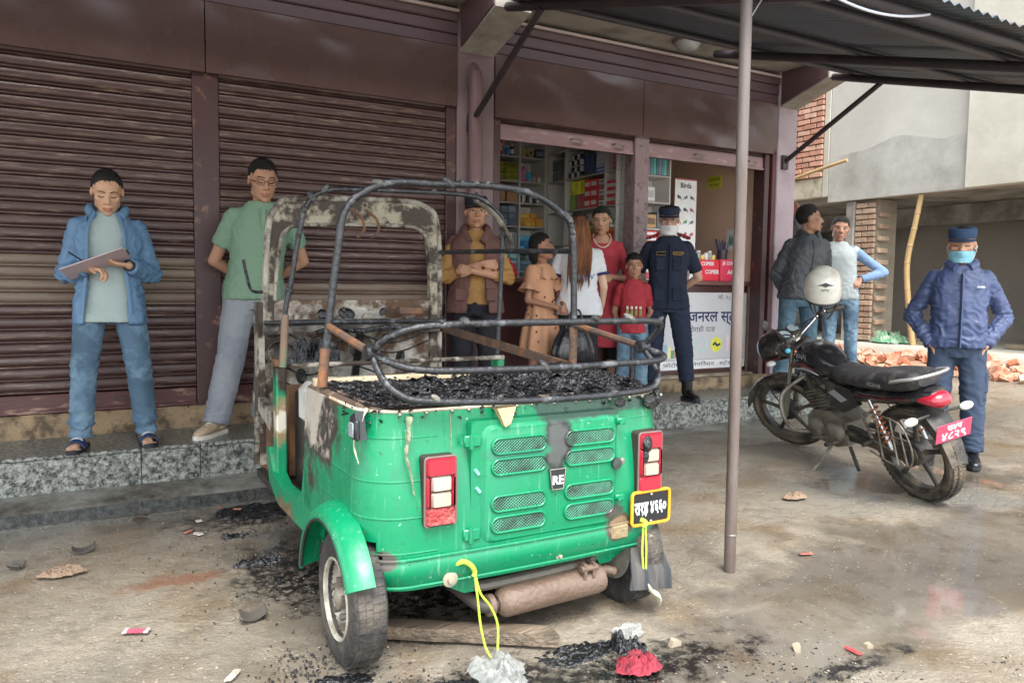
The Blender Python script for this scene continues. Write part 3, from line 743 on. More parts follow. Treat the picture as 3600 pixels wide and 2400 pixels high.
def packet(x, y, z, w, d, h, c, label, group=None, rz=0.0, tilt=0.0, band=None, name='packet'):
    e = empty(name, (x, y, z), label, 'packet', group, rz); e.rotation_euler = (tilt, 0, rz)
    mb = MB(); n = 9; rings = []
    for k, (s, zz) in enumerate(((.86, 0), (1, .3), (1, .7), (.86, 1))):
        rings.append([(w / 2 * s * cx, d / 2 * s * cy, h * zz + .006 * N3(cx * 3 + x * 9, cy * 3 + z * 11)) for cx, cy in ((-1, -1), (-.4, -1.06), (.4, -1.04), (1, -1), (1.04, 0), (1, 1), (0, 1.05), (-1, 1), (-1.05, 0))])
    mb.loft(rings)
    obj('wrapper', mb, pm(c, .3), e, 60, False)
    if band: obj('label_print', MB().box(-w * .3, w * .3, -d / 2 * 1.07, -d / 2 * 1.0, h * .3, h * .7), pm(band), e, 0, False)
    return e
gr = random.Random(3)
# --- back shelf, left column (x 4.02-4.35), right column (4.37-4.69)
carton(4.09, 7.70, 2.675, .12, .16, .17, '#b93a3c', '#d8cfc5', 'red carton at the left end of the top store shelf')
for i in range(2): jar(4.18 + .055 * i, 7.68, 2.675, .026, .11, '#3d6d9c', '#d9dde0', 'small blue jar beside the red carton on the top shelf', 'blue jars on the top shelf')
jar(4.30, 7.69, 2.675, .026, .13, '#2c2c30', '#d6d6d6', 'black and white tin on the top store shelf', lab='#d9d9d9')
for i in range(2):
    e = empty('tape_roll', (4.42 + .12 * i, 7.68, 2.675 + .06), 'brown tape roll standing on the top store shelf', 'tape roll', 'tape rolls on the top shelf')
    obj('roll', MB().lathe([(.028, -.025), (.058, -.025), (.058, .025), (.028, .025)], (0, 0, 0), (0, 1, 0), 22, True), pm('#8c7f5e', .25), e, 40, False)
    obj('core', MB().lathe([(.024, -.026), (.0275, -.026), (.0275, .026), (.024, .026)], (0, 0, 0), (0, 1, 0), 22, True), pm('#b3a88d'), e, 40, False)
carton(4.63, 7.72, 2.675, .11, .2, .10, '#3a3f4c', '#6d7380', 'dark blue carton in the corner of the top shelf')
for i in range(9):
    for j in range(2): packet(4.09 + .17 * j + gr.uniform(-.01, .01), 7.72, 2.40 + i * .022, .16, .2, .024, gr.choice(('#7f8338', '#94903c', '#6b7132')), 'olive green packet in the tall stack on the second shelf', 'olive packets on the second shelf', gr.uniform(-.15, .15))
# toys
t = empty('toy_bear', (4.44, 7.70, 2.40), 'pink soft toy sitting on the second shelf', 'toy')
obj('toy_body', MB().ell((0, 0, .055), (.045, .04, .055)).ell((0, -.005, .135), (.04, .036, .036)).ell((-.03, 0, .172), (.014, .01, .014)).ell((.03, 0, .172), (.014, .01, .014)).rc((-.03, -.02, .02), (-.045, -.06, .015), .016, .014).rc((.03, -.02, .02), (.045, -.06, .015), .016, .014), pm('#cf6d97', .8), t, 60, False)
t = empty('toy_bottle', (4.52, 7.68, 2.40), 'teal toy bottle standing beside the pink toy', 'toy')
obj('bottle_body', MB().lathe([(.036, 0), (.04, .02), (.04, .07), (.022, .1), (.02, .115)], (0, 0, 0), n=16), pm('#3d9db5'), t, 40, False); obj('cap', MB().lathe([(.024, .115), (.024, .14), (.015, .15)], (0, 0, 0), n=14), pm('#d2dfe6'), t, 40, False)
for i in range(2): jar(4.59 + .065 * i, 7.68, 2.40, .024, .065, ('#b98c97', '#d3b9bd')[i], '#e0d8d5', ('pink cup on the second shelf', 'pale pink cup at the corner of the second shelf')[i])
for i in range(2): carton(4.11 + .16 * i, 7.73, 2.16, .14, .24, .16 + .02 * i, '#8b6a4c', None, ('left brown cardboard carton on the third shelf', 'right brown cardboard carton on the third shelf')[i])
for i in range(6): jar(4.41 + .048 * i, 7.67 + .02 * (i % 2), 2.16, .021, .10, ('#23262b', '#cfcfcb')[i % 2], '#e3e2dd', 'small black and white bottle in the row on the third shelf', 'black and white bottles on the third shelf')
for i in range(3):
    for j in range(3): carton(4.07 + .10 * i, 7.71, 1.893 + .073 * j, .09, .2, .07, ('#5c6776', '#6d7887', '#4d5763')[(i + j) % 3], None, 'slate blue tub in the stack on the fourth shelf', 'slate tubs on the fourth shelf')
for i in range(11): packet(4.42 + .075 * (i % 4) + gr.uniform(-.01, .01), 7.69 + gr.uniform(-.02, .02), 1.893 + .05 * (i // 4), .09, .11, .05, gr.choice(('#b08238', '#9c6f33', '#c59848')), 'golden snack packet heaped on the fourth shelf', 'golden packets on the fourth shelf', gr.uniform(-.5, .5))
for i in range(11): carton(4.04 + .028 * i, 7.71, 1.61, .024, .2, .20 + .012 * gr.random(), gr.choice(('#b9b7ae', '#8d9298', '#c9c5bb', '#7e8287')), None, 'upright notebook in the row on the fifth shelf', 'notebooks on the fifth shelf', name='notebook')
for i in range(12): packet(4.41 + .07 * (i % 4), 7.69, 1.61 + .06 * (i // 4), .075, .12, .06, gr.choice(('#3f79a8', '#56a0bd', '#2f5f94')), 'blue packet stacked on the fifth shelf', 'blue packets on the fifth shelf', gr.uniform(-.2, .2))
for i in range(9): carton(4.08 + .11 * (i % 3), 7.72, 1.388 + .066 * (i // 3), .10, .2, .062, ('#3f87a0', '#5fb0b8', '#2d6d8d')[(i + i // 3) % 3], '#c9dcdf', 'teal carton in the stack on the sixth shelf', 'teal cartons on the sixth shelf')
for i in range(9): packet(4.42 + .085 * (i % 3), 7.69, 1.388 + .06 * (i // 3), .09, .14, .06, gr.choice(('#55707e', '#6c8794', '#4a5a52')), 'grey green packet stacked on the sixth shelf', 'grey packets on the sixth shelf')
# --- side shelf, facing -x
for i in range(4):
    for j in range(2): jar(4.80, 7.28 + .085 * i, 2.40 + .13 * j, .036, .125, '#585f63', '#777d80', 'clear grey container at the inner end of the side shelf', 'clear containers on the side shelf')
k = 0
for row in range(4):
    for i in range(5 - (row % 2)):
        jar(4.765 + .02 * (row % 2), 6.96 + .053 * i + .026 * (row % 2), 2.40 + .065 * row, .024, .066, ('#26292d', '#d8d8d4')[k % 2], ('#e8e8e4', '#2b2d31')[k % 2], 'small black and white bottle in the pile on the side shelf', 'bottle pile on the side shelf'); k += 1
for i in range(7):
    e = packet(4.80, 6.70 + .032 * i, 2.405, .05, .03, .22, ('#39456f', '#4b5378')[i % 2], 'blue grey pouch leaning in the fan on the side shelf', 'pouches on the side shelf'); e.rotation_euler = (R(18 - 5 * i), 0, 0)
for i in range(4): carton(4.82, 6.56, 2.40 + .052 * i, .18, .17, .05, '#cfd2d3' if i else '#2f4f9b', '#8fa3b5', ('blue flat carton under the white ones on the side shelf', 'lowest white flat carton on the side shelf', 'middle white flat carton on the side shelf', 'topmost white flat carton on the side shelf')[i], face='x')
for i in range(5): jar(4.78, 6.36, 2.40 + .05 * i, .03, .05, '#c24a74', '#d96b8e', 'pink round tub stacked at the end of the side shelf', 'pink tubs on the side shelf')
for i in range(3):
    jar(4.80, 7.14 - .095 * i, 2.055, .044, .19, ('#6d8a3f', '#7a5a4c', '#9a4d55')[i], '#c6cc2b', ('yellow lidded green jar on the side shelf, farthest of three', 'yellow lidded brown jar on the side shelf, middle of three', 'yellow lidded red jar on the side shelf, nearest of three')[i])
    jar(4.80, 7.14 - .095 * i, 2.245, .044, .12, '#c9cf31', '#d4d938', 'bright yellow tub on top of the jars', 'yellow tubs on the side shelf')
for i in range(6): carton(4.82, 6.80 - .12 * (i % 2) - .0, 2.055 + .098 * (i // 2), .18, .11, .094, '#c23a33', '#e2d5cc', 'red carton in the stack on the middle of the side shelf', 'red cartons on the side shelf', face='x')
for i in range(5): carton(4.80, 6.54, 2.055 + .055 * i, .15, .10, .052, ('#c9c7c2', '#b8545a')[i % 2], '#6b6f78', 'white and red flat carton stacked on the side shelf', 'flat cartons on the side shelf', face='x')
for i in range(7): carton(4.80, 6.39, 2.055 + .035 * i, .15, .11, .033, ('#c83f45', '#d6d3cc')[i % 2], None, 'red and white booklet in the stack at the shelf end', 'booklets on the side shelf')
for i in range(3):
    for j in range(5): packet(4.80, 6.42 + .26 * i, 1.683 + .045 * j, .17, .22, .045, gr.choice(('#4f8a6a', '#7e9a52', '#b6623f', '#c7c2ae', '#3f7f78', '#8a5d45')), 'folded bright cloth bundle on the lower side shelf', 'cloth bundles on the side shelf', gr.uniform(-.1, .1))
for i in range(3):
    for j in range(3): packet(4.80, 6.42 + .26 * i, 1.285 + .1 * j, .17, .22, .1, gr.choice(('#3d6b93', '#5c7f8d', '#39505f', '#7e8a90')), 'blue grey bag on the lowest side shelf', 'bags on the side shelf')
# --- end shelf behind the dented post
for i in range(10): carton(4.81 + .034 * i, 6.08, 2.325, .03, .16, .17 + .01 * (i % 3), ('#4f8f8c', '#6aa7a0', '#3f7b83', '#8c7aa0')[i % 4], None, 'upright teal notebook on the top of the end shelf', 'teal notebooks on the end shelf', name='notebook')
carton(4.90, 6.08, 2.065, .16, .18, .14, '#cfcdc8', '#8d8f94', 'white carton with a grey print on the end shelf')
carton(4.92, 6.08, 1.805, .17, .18, .13, '#9a7a4d', '#5d452c', 'tan carton with a dark print on the end shelf')
carton(5.07, 6.08, 1.805, .10, .16, .16, '#4c5560', None, 'dark grey carton beside the tan carton')
for i in range(4): carton(4.93, 6.07, 1.555 + .055 * i, .17, .18, .053, '#c4383a', '#ddd2cb', 'red flat carton in the stack on the end shelf', 'red cartons on the end shelf')
for i in range(4): carton(4.93, 6.07, 1.305 + .055 * i, .17, .18, .053, ('#c4383a', '#cfcac2')[i % 2], None, 'red or white booklet low on the end shelf', 'booklets on the end shelf')
# --- counter with the printed banner
M_CTR = mat('dark_red_laminate', '#4b2a28', rough=.35, var=.15, scale=3)
ctr = empty('shop_counter', (4.6, 5.95, .36), 'long dark red counter across both open bays', 'counter')
obj('counter_body', MB().box(3.05, 6.06, 5.76, 6.2 - .3, .36, 1.24, .006), M_CTR, ctr, 30)
obj('counter_top', MB().box(3.03, 6.08, 5.72, 5.94, 1.242, 1.285, .008), mat('counter_edge', '#7d5552', rough=.35, var=.12), ctr, 30)
ban = empty('banner', (5.45, 5.745, .40), 'white printed store banner hung on the counter front', 'banner')
BY = 5.744
obj('sheet', MB().box(4.72, 6.03, BY, BY + .004, .50, 1.17, .001), mat('banner_white', '#d2d3d6', rough=.35, var=.04), ban, 0)
obj('lower_strip', MB().box(4.72, 6.03, BY + .001, BY + .005, .405, .497, .001), pm('#b9bbd6', .35), ban, 0)
M_PB = mat('banner_navy_print', '#232a63', rough=.4, var=.05); M_PK = mat('banner_dark_print', '#33343a', rough=.4, var=.05)
text_on('नो जनरल स्टोर', .15, facing(5.52, BY - .0015, .925), M_PB, ban, 'title_lettering', bold=.003, width=.92)
text_on('मो. ९८४७८४', .055, facing(5.80, BY - .0015, 1.12), M_PK, ban, 'phone_lettering', width=.34)
text_on('गोराही दाङ', .07, facing(5.42, BY - .0015, .80), M_PK, ban, 'address_lettering', width=.36)
for s_, x_ in (('फोटोकपी', 5.08), ('लेमिनेशन', 5.45), ('स्टेशनरी', 5.82)): text_on(s_, .05, facing(x_, BY - .0005, .45), M_PB, ban, 'strip_lettering', width=.30)
obj('round_emblem', MB().lathe([(.001, 0), (.075, 0), (.075, -.001), (.001, -.001)], (5.62, BY - .0015, .645), (0, -1, 0), 28), pm('#d7b23a'), ban, 0)
obj('emblem_mark', MB().tube([(5.575, BY - .004, .64), (5.60, BY - .004, .665), (5.63, BY - .004, .635), (5.665, BY - .004, .65)], .012, 6), pm('#22304a'), ban)
obj('grey_emblem', MB().lathe([(.055, 0), (.075, 0), (.075, .001), (.055, .001)], (5.42, BY - .0015, .65), (0, -1, 0), 28, True), pm('#8fa7a0'), ban, 0)
for i in range(9): obj('printed_goods', MB().box(4.80 + .045 * i, 4.842 + .045 * i, BY - .0012, BY - .0003, .52 + .01 * gr.random(), .60 + .09 * gr.random()), pm(gr.choice(('#6d8d7d', '#b5625a', '#7a93a8', '#c7b27c', '#4b7a5b'))), ban, 0)
for i in range(6): obj('printed_goods', MB().box(5.76 + .04 * i, 5.796 + .04 * i, BY - .0012, BY - .0003, .55 + .03 * gr.random(), .68 + .07 * gr.random()), pm(gr.choice(('#b78f8a', '#9fb0a4', '#c3a2a6', '#8ea88b'))), ban, 0)
# things on the counter
def copier(x, y, z, w, d, h, c, label, txts):
    e = carton(x, y, z, w, d, h, c, None, label, 'red copier paper boxes')
    for s, sz, dx, dz in txts:
        text_on(s, sz, facing(x + dx, y - d / 2 - .002, z + dz), pm('#efe9e4'), e, bold=.002)
    return e
copier(5.50, 5.86, 1.287, .34, .15, .21, '#c02a3a', 'red copier paper box on the counter', [('JK COPIER', .05, -.02, .17), ('COPIER', .055, .07, .09)])
copier(5.81, 5.85, 1.287, .26, .15, .22, '#c9304a', 'pinker red copier paper box at the right end of the counter', [('JK COPIER', .045, .0, .18), ('A4', .06, .0, .09)])
e = empty('paper_stand', (5.30, 5.80, 1.287), 'pale plastic sheet folded on the counter', 'sheet')
obj('folded_sheet', MB().prism([(5.22, 1.287), (5.40, 1.287), (5.385, 1.40), (5.25, 1.40)], 5.74, 5.78, 'y'), pm('#c3c9c6', .3), e)
for i in range(7): jar(5.38 + .05 * i, 5.89, 1.50 - .002, .024, .055 + .02 * (i % 3), ('#b6a95c', '#c9c6bb', '#7d8579')[i % 3], '#d8d5ca', 'small stationery pot standing on the red boxes', 'pots on the copier boxes')
e = empty('pen_stand', (5.80, 5.88, 1.505), 'bunch of dark pens and scissors in a holder on the boxes', 'pen holder')
obj('holder', MB().lathe([(.05, 0), (.055, .10), (.05, .10), (.046, .01)], (5.80, 5.88, 1.509), n=16), pm('#2e2a33'), e)
for i in range(14):
    a = gr.uniform(0, 6.28); obj('pen', MB().tube([(5.80 + .02 * math.cos(a), 5.88 + .02 * math.sin(a), 1.53), (5.80 + .09 * math.cos(a), 5.88 + .05 * math.sin(a), 1.69 + .04 * gr.random())], .006, 6), pm(gr.choice(('#201e26', '#3a2440', '#15161a', '#6a2c55', '#24304e'))), e)
# red bundle and white paper stack left of the girl
tag(obj('red_bundle', rag(3.20, 5.82, 1.285, .13, .08, .16, 7.7), pm('#a3273a', .5), smooth=80), 'red plastic bundle lying on the counter behind the girl', 'bundle')
for i in range(12): carton(3.02, 5.42, .232 + .024 * i, .20, .16, .022, ('#cdccd2', '#bfc0c9')[i % 2], None, 'white paper ream in the low stack beside the drain pipe', 'paper reams on the step', gr.uniform(-.05, .05), name='paper_ream')
# poster of birds on the end shelf, yellow sign and frame on the peach wall
po = empty('poster', (5.33, 5.93, 1.40), 'long white poster of small bird pictures hanging in the store', 'poster')
obj('paper', MB().box(5.19, 5.475, 5.935, 5.938, 1.42, 2.30, .001), pm('#cfd6cf', .35), po, 0)
for z in (1.424, 2.296): obj('edge_strip', MB().box(5.19, 5.475, 5.930, 5.934, z - .006, z + .006, .001), pm('#9a4a50'), po, 0)
text_on('Birds', .07, facing(5.33, 5.9335, 2.235), M_PK, po, bold=.002)
for r_ in range(6):
    for c_ in range(3):
        bx, bz = 5.245 + .085 * c_, 2.12 - .122 * r_; s = gr.choice((-1, 1)); cc = gr.choice(('#3c4a52', '#3f7a4a', '#6b4a42', '#8a3f45', '#55606a', '#2f3034'))
        m_ = MB().prism([(bx - .024 * s, bz - .006), (bx - .005 * s, bz - .018), (bx + .015 * s, bz - .012), (bx + .036 * s, bz - .03), (bx + .02 * s, bz + .004), (bx, bz + .014), (bx - .012 * s, bz + .022), (bx - .026 * s, bz + .012)], 5.932, 5.9345, 'y')
        obj('bird_picture', m_, pm(cc), po, 0)
sg = empty('yellow_sign', (6.095, 6.33, 2.33), 'small yellow sign with dark lettering on the peach wall', 'sign')
obj('board', MB().box(6.088, 6.098, 6.22, 6.44, 2.30, 2.44, .002), pm('#d8b93c'), sg, 0)
Msg = Matrix.Translation((6.0865, 6.33, 2.395)) @ Matrix.Rotation(R(-90), 4, 'Z') @ Matrix.Rotation(R(90), 4, 'X')
text_on('श्री ज्ञानी जनरल', .05, Msg, pm('#3a2c18'), sg, width=.19)
text_on('फोन नम्बर', .035, Matrix.Translation((0, 0, -.055)) @ Msg, pm('#3a2c18'), sg, width=.15)
wp = empty('wall_picture', (6.09, 5.98, 1.55), 'small pale picture of plants low on the peach wall', 'picture')
obj('board', MB().box(6.086, 6.098, 5.86, 6.12, 1.62, 1.84, .002), pm('#b9cfca'), wp, 0)
for i in range(6): obj('printed_leaf', MB().prism([(5.90 + .03 * i, 1.66), (5.925 + .03 * i, 1.69), (5.92 + .03 * i, 1.79), (5.90 + .03 * i, 1.75)], 6.0845, 6.086, 'x'), pm(('#31645c', '#274a52')[i % 2]), wp, 0)
# ================================================================ burnt green three-wheeler
def crv(pts, n=8):
    P = [V(p) for p in pts]; out = []
    for k in range(len(P) - 1):
        p0 = P[max(k - 1, 0)]; p1 = P[k]; p2 = P[k + 1]; p3 = P[min(k + 2, len(P) - 1)]
        for i in range(n):
            f = i / n
            out.append(.5 * ((2 * p1) + (-p0 + p2) * f + (2 * p0 - 5 * p1 + 4 * p2 - p3) * f * f + (-p0 + 3 * p1 - 3 * p2 + p3) * f ** 3))
    out.append(P[-1]); return out
def scorched_paint(name, base, spots, rough=.3):
    """paint with shaped burns: each spot (centre, radii, core colour, rim colour)"""
    m = bpy.data.materials.new(name); m.use_nodes = True
    nt = m.node_tree; nd = nt.nodes; L = nt.links; p = nd['Principled BSDF']
    tc = nd.new('ShaderNodeTexCoord')
    def nz(s, d=6, r=.6):
        n = nd.new('ShaderNodeTexNoise'); n.inputs['Scale'].default_value = s; n.inputs['Detail'].default_value = d; n.inputs['Roughness'].default_value = r
        L.new(tc.outputs['Object'], n.inputs['Vector']); return n.outputs[0]
    def rng(src, a, b, lo=0, hi=1):
        r = nd.new('ShaderNodeMapRange'); r.inputs['From Min'].default_value = a; r.inputs['From Max'].default_value = b
        r.inputs['To Min'].default_value = lo; r.inputs['To Max'].default_value = hi; L.new(src, r.inputs['Value']); return r.outputs[0]
    def mix(f, a, b):
        x = nd.new('ShaderNodeMix'); x.data_type = 'RGBA'
        for s, k in ((a, 'A'), (b, 'B')):
            if isinstance(s, (list, tuple)): x.inputs[k].default_value = list(s) + [1]
            else: L.new(s, x.inputs[k])
        L.new(f, x.inputs['Factor']); return x.outputs['Result']
    b = lin(base)
    c = mix(nz(3), [v * .86 for v in b], [min(1, v * 1.12) for v in b])
    c = mix(rng(nz(55, 4, .7), .66, .70), c, lin('#1f3a30'))            # soot specks
    c = mix(rng(nz(38, 4, .7), .68, .71), c, lin('#b9d3bf'))            # ash flecks
    c = mix(rng(nz(6, 8, .72), .56, .74), c, lin('#2a6a52'))            # grime
    c = mix(rng(nz(2.2, 6, .6), .55, .72), c, lin('#1f7d5b'))           # dulled patches
    st_n = nd.new('ShaderNodeTexNoise'); st_n.inputs['Scale'].default_value = 9; st_n.inputs['Detail'].default_value = 6
    smp = nd.new('ShaderNodeMapping'); smp.inputs['Scale'].default_value = (7, 7, .35); L.new(tc.outputs['Object'], smp.inputs['Vector']); L.new(smp.outputs[0], st_n.inputs['Vector'])
    c = mix(rng(st_n.outputs[0], .60, .72, 0, .28), c, lin('#8fb9a2'))      # dried run marks
    c = mix(rng(nz(17, 6, .7), .67, .70), c, lin('#6f5f45'))            # mud splashes
    n_big = nz(9, 7, .65)
    rsrc = None
    for (cx, cy, cz), (rx, ry, rz), core, rim in spots:
        mp = nd.new('ShaderNodeVectorMath'); mp.operation = 'SUBTRACT'; L.new(tc.outputs['Object'], mp.inputs[0]); mp.inputs[1].default_value = (cx, cy, cz)
        dv = nd.new('ShaderNodeVectorMath'); dv.operation = 'DIVIDE'; L.new(mp.outputs[0], dv.inputs[0]); dv.inputs[1].default_value = (rx, ry, rz)
        ln = nd.new('ShaderNodeVectorMath'); ln.operation = 'LENGTH'; L.new(dv.outputs[0], ln.inputs[0])
        ad = nd.new('ShaderNodeMath'); ad.operation = 'ADD'; L.new(ln.outputs['Value'], ad.inputs[0]); L.new(rng(n_big, .2, .8, -.55, .55), ad.inputs[1])
        c = mix(rng(ad.outputs[0], 1.08, .82), c, lin(rim))
        if core: c = mix(rng(ad.outputs[0], .72, .50), c, lin(core))
    L.new(c, p.inputs['Base Color'])
    L.new(rng(nz(14, 5), .3, .75, rough - .08, rough + .25), p.inputs['Roughness'])
    p.inputs['Coat Weight'].default_value = .12; p.inputs['Coat Roughness'].default_value = .2
    bp = nd.new('ShaderNodeBump'); bp.inputs['Strength'].default_value = .12; bp.inputs['Distance'].default_value = .01
    L.new(nz(22, 4), bp.inputs['Height']); L.new(bp.outputs[0], p.inputs['Normal'])
    return m
GREEN = '#058256'
M_TG = scorched_paint('scorched_green_paint', GREEN, [
    ((.74, 2.88, .84), (.3, .36, .36), '#aea79b', '#38302c'),
    ((.75, 2.55, .85), (.06, .22, .05), None, '#5c4a34'),
    ((.80, 2.22, .35), (.05, .06, .03), None, '#55504a'),
    ((1.42, 2.2, .67), (.06, .1, .12), '#474a48', '#26312d'),
    ((1.62, 2.2, .80), (.30, .1, .05), None, '#2f4c40'),
    ((1.66, 2.2, .405), (.06, .1, .035), '#5e5550', '#3d463f'),
    ((1.695, 2.2, .345), (.06, .1, .05), '#7d6a52', '#4d4438'),
    ((1.26, 2.2, .665), (.14, .1, .03), None, '#187353')])
M_TG2 = scorched_paint('burnt_green_frame_paint', GREEN, [((.78, 3.5, .60), (.05, .12, .10), '#c9c3b4', '#8c7a5c'), ((.78, 3.3, .25), (.05, .2, .06), '#9a8c72', '#6d5a43'), ((.8, 3.55, .83), (.05, .1, .12), '#3a2f29', '#3a2f29')])
M_CHAR = mat('charred_residue', '#131417', rough=.28, var=.5, scale=18, bump=1.0, bscale=45, dirt='#6a6f74', dirt_amt=.16, dscale=22, sharp=.05, spec=.7, rvar=.2)
M_BTUBE = mat('burnt_black_tube', '#26272a', rough=.42, var=.35, scale=12, bump=.35, bscale=50, dirt='#5f6264', dirt_amt=.25, dscale=14, sharp=.06, spec=.6, metal=.15)
M_RTUBE = mat('rusty_tube', '#54443a', rough=.7, var=.35, scale=14, bump=.4, bscale=50, dirt='#8a5a36', dirt_amt=.30, dscale=9)
M_ASH = mat('ash_white_frame', '#9d978a', rough=.8, var=.3, scale=9, bump=.6, bscale=40, dirt='#3f352c', dirt_amt=.5, dscale=7, sharp=.06)
M_CREAM = mat('scorched_cream_metal', '#a39b86', rough=.7, var=.2, scale=8, bump=.3, bscale=40, dirt='#3d332b', dirt_amt=.56, dscale=8, sharp=.05)
M_DASH = mat('burnt_dash_panel', '#b5b0a4', rough=.8, var=.4, scale=7, bump=.8, bscale=26, dirt='#5a4433', dirt_amt=.5, dscale=4.5, sharp=.06)
M_RUSTP = mat('rust_brown_panel', '#7a5a3e', rough=.85, var=.35, scale=6, bump=.4, bscale=30, dirt='#3a2c24', dirt_amt=.4, dscale=4)
M_RUB_T = mat('tyre_rubber', '#2b2b2b', rough=.72, var=.3, scale=20, bump=.4, bscale=70, dirt='#6b6257', dirt_amt=.30, dscale=6)
M_RIMW = mat('dirty_white_rim', '#b5b1a5', rough=.45, var=.2, scale=10, dirt='#6a6253', dirt_amt=.42, dscale=11)
M_MUD = mat('mud_brown_metal', '#6f5d50', rough=.5, var=.2, scale=8, bump=.4, bscale=40, dirt='#5d4a3c', dirt_amt=.3)
tuk = empty('three_wheeler', (1.35, 2.42, 0), 'burnt green three-wheeler with bare roof hoops', 'three-wheeler')
def tp(name, mb, m, smooth=40, parent=None): return obj(name, mb, m, parent or tuk, smooth)

# --- tub: rounded U seen from above
def outline(z, off=0.0, n=12):
    ins = .012 * sm(.55, .82, z) + .03 * (1 - sm(.24, .33, z)) + .0
    xl, xr, yr, r = .748 + ins - off, 1.958 - ins + off, 2.212 + .03 * sm(.45, .82, z) + ins * .6 - off, .15
    pts = []
    for i in range(17): pts.append((xl, 2.96 - (2.96 - yr - r) * i / 16))
    for i in range(1, n + 1): a = math.pi / 2 * i / n; pts.append((xl + r - r * math.cos(a), yr + r - r * math.sin(a)))
    m_ = 22
    for i in range(1, m_): pts.append((xl + r + (xr - xl - 2 * r) * i / m_, yr - .012 * math.sin(math.pi * i / m_)))
    for i in range(0, n + 1): a = math.pi / 2 * i / n; pts.append((xr - r + r * math.sin(a), yr + r - r * math.cos(a)))
    for i in range(1, 17): pts.append((xr, yr + r + (2.96 - yr - r) * i / 16))
    return pts
zs = [.245, .262, .285, .31, .335, .352, .358, .38, .41, .44, .47, .5, .53, .56, .6, .65, .7, .75, .79, .815]
mb = MB(); rows = [[(x, y, z) for x, y in outline(z, .010 if .28 < z < .35 else 0)] for z in zs]
W_ = len(rows[0]); mb.v = [V(p) for r in rows for p in r]
WY, WZ, WR = 2.44, .20, .265
for j in range(len(zs) - 1):
    for i in range(W_ - 1):
        q = (j * W_ + i, j * W_ + i + 1, (j + 1) * W_ + i + 1, (j + 1) * W_ + i)
        c = sum((mb.v[k] for k in q), V()) / 4
        if (c.x < .80 or c.x > 1.92) and math.hypot(c.y - WY, c.z - WZ) < WR: continue
        if c.y > 2.80 and c.z < .36 and (c.x < .80 or c.x > 1.92): continue
        mb.f.append(q)
me = mb.mesh('body_shell'); fixn(me)
body = obj('body_shell', me, M_TG, tuk, 50)
md = body.modifiers.new('thick', 'SOLIDIFY'); md.thickness = .006; md.offset = 1
# pressed ribs round the corner
for z in (.735, .60, .485, .372):
    o = outline(z, .0035); seg = [(x, y, z) for x, y in o[6:31]]
    tp('pressed_rib', MB().tube(seg, .0045, 6), M_TG, 60, body)
    seg = [(x, y, z) for x, y in o[-30:-8]]
    tp('pressed_rib', MB().tube(seg, .0045, 6), M_TG, 60, body)
# fender flare
def fender(side):
    xo, xi = (.672, .752) if side < 0 else (1.985, 1.945)
    rings = []
    for i in range(23):
        a = R(8 + 143 * i / 22)
        cy, cz = 2.455, .14
        ry, rz = .350, .352
        ca, sa = math.cos(a), math.sin(a)
        def q(x, k): return (x, cy + ry * k * ca, cz + rz * k * sa)
        rings.append([q(xi, 1.0), q(xi + (xo - xi) * .35, .995), q(xi + (xo - xi) * .75, .96), q(xo, .91), q(xo, .84), q(xo + (xi - xo) * .12, .84), q(xo + (xi - xo) * .14, .89), q(xi, .95)])
    return MB().loft(rings)
tp('fender', fender(-1), M_TG, 50)
lip = [(.675, 2.455 + .350 * .84 * math.cos(R(a)), .14 + .352 * .84 * math.sin(R(a))) for a in range(10, 151, 6)]
tp('fender_lip', MB().tube(lip, .006, 6), mat('black_rubber_lip', '#23262a', rough=.5, var=.2))
# wheel wells and floor
tp('underbody', MB().box(.90, 1.80, 2.30, 3.98, .235, .275, .006).box(.76, .90, 2.92, 3.98, .235, .275).box(1.80, 1.95, 2.92, 3.98, .235, .275), mat('sooty_floor', '#2c2824', rough=.8, var=.4, scale=9, bump=.5))
tp('bulkhead', MB().box(.765, 1.945, 2.90, 2.925, .28, .80, .004), mat('sooty_bulkhead', '#3a332d', rough=.8, var=.4, scale=6, dirt='#7c6a52', dirt_amt=.35, dscale=5))
tp('engine_bay_floor', MB().box(.92, 1.80, 2.25, 2.89, .276, .30), M_CHAR, 0)
# side sill and entry pillar (left), sill (right)
for sgn, X0, X1 in ((-1, .742, .80), (1, 1.90, 1.962)):
    tp('sill', MB().prism([(2.83, .30), (2.86, .245), (3.42, .235), (3.60, .30), (3.66, .45), (3.60, .46), (3.52, .36), (3.40, .325), (3.10, .335), (3.00, .40), (2.962, .5), (2.93, .5)], X0, X1, 'x'), M_TG2, 30)
tp('entry_pillar', MB().box(.757, .803, 3.50, 3.575, .33, .84, .006), M_TG2, 30)
tp('entry_pillar', MB().box(1.885, 1.93, 3.50, 3.575, .33, .84, .006), M_TG2, 30)
tp('pillar_cap', MB().box(.752, .806, 3.49, 3.58, .842, .875, .004), M_RUSTP)
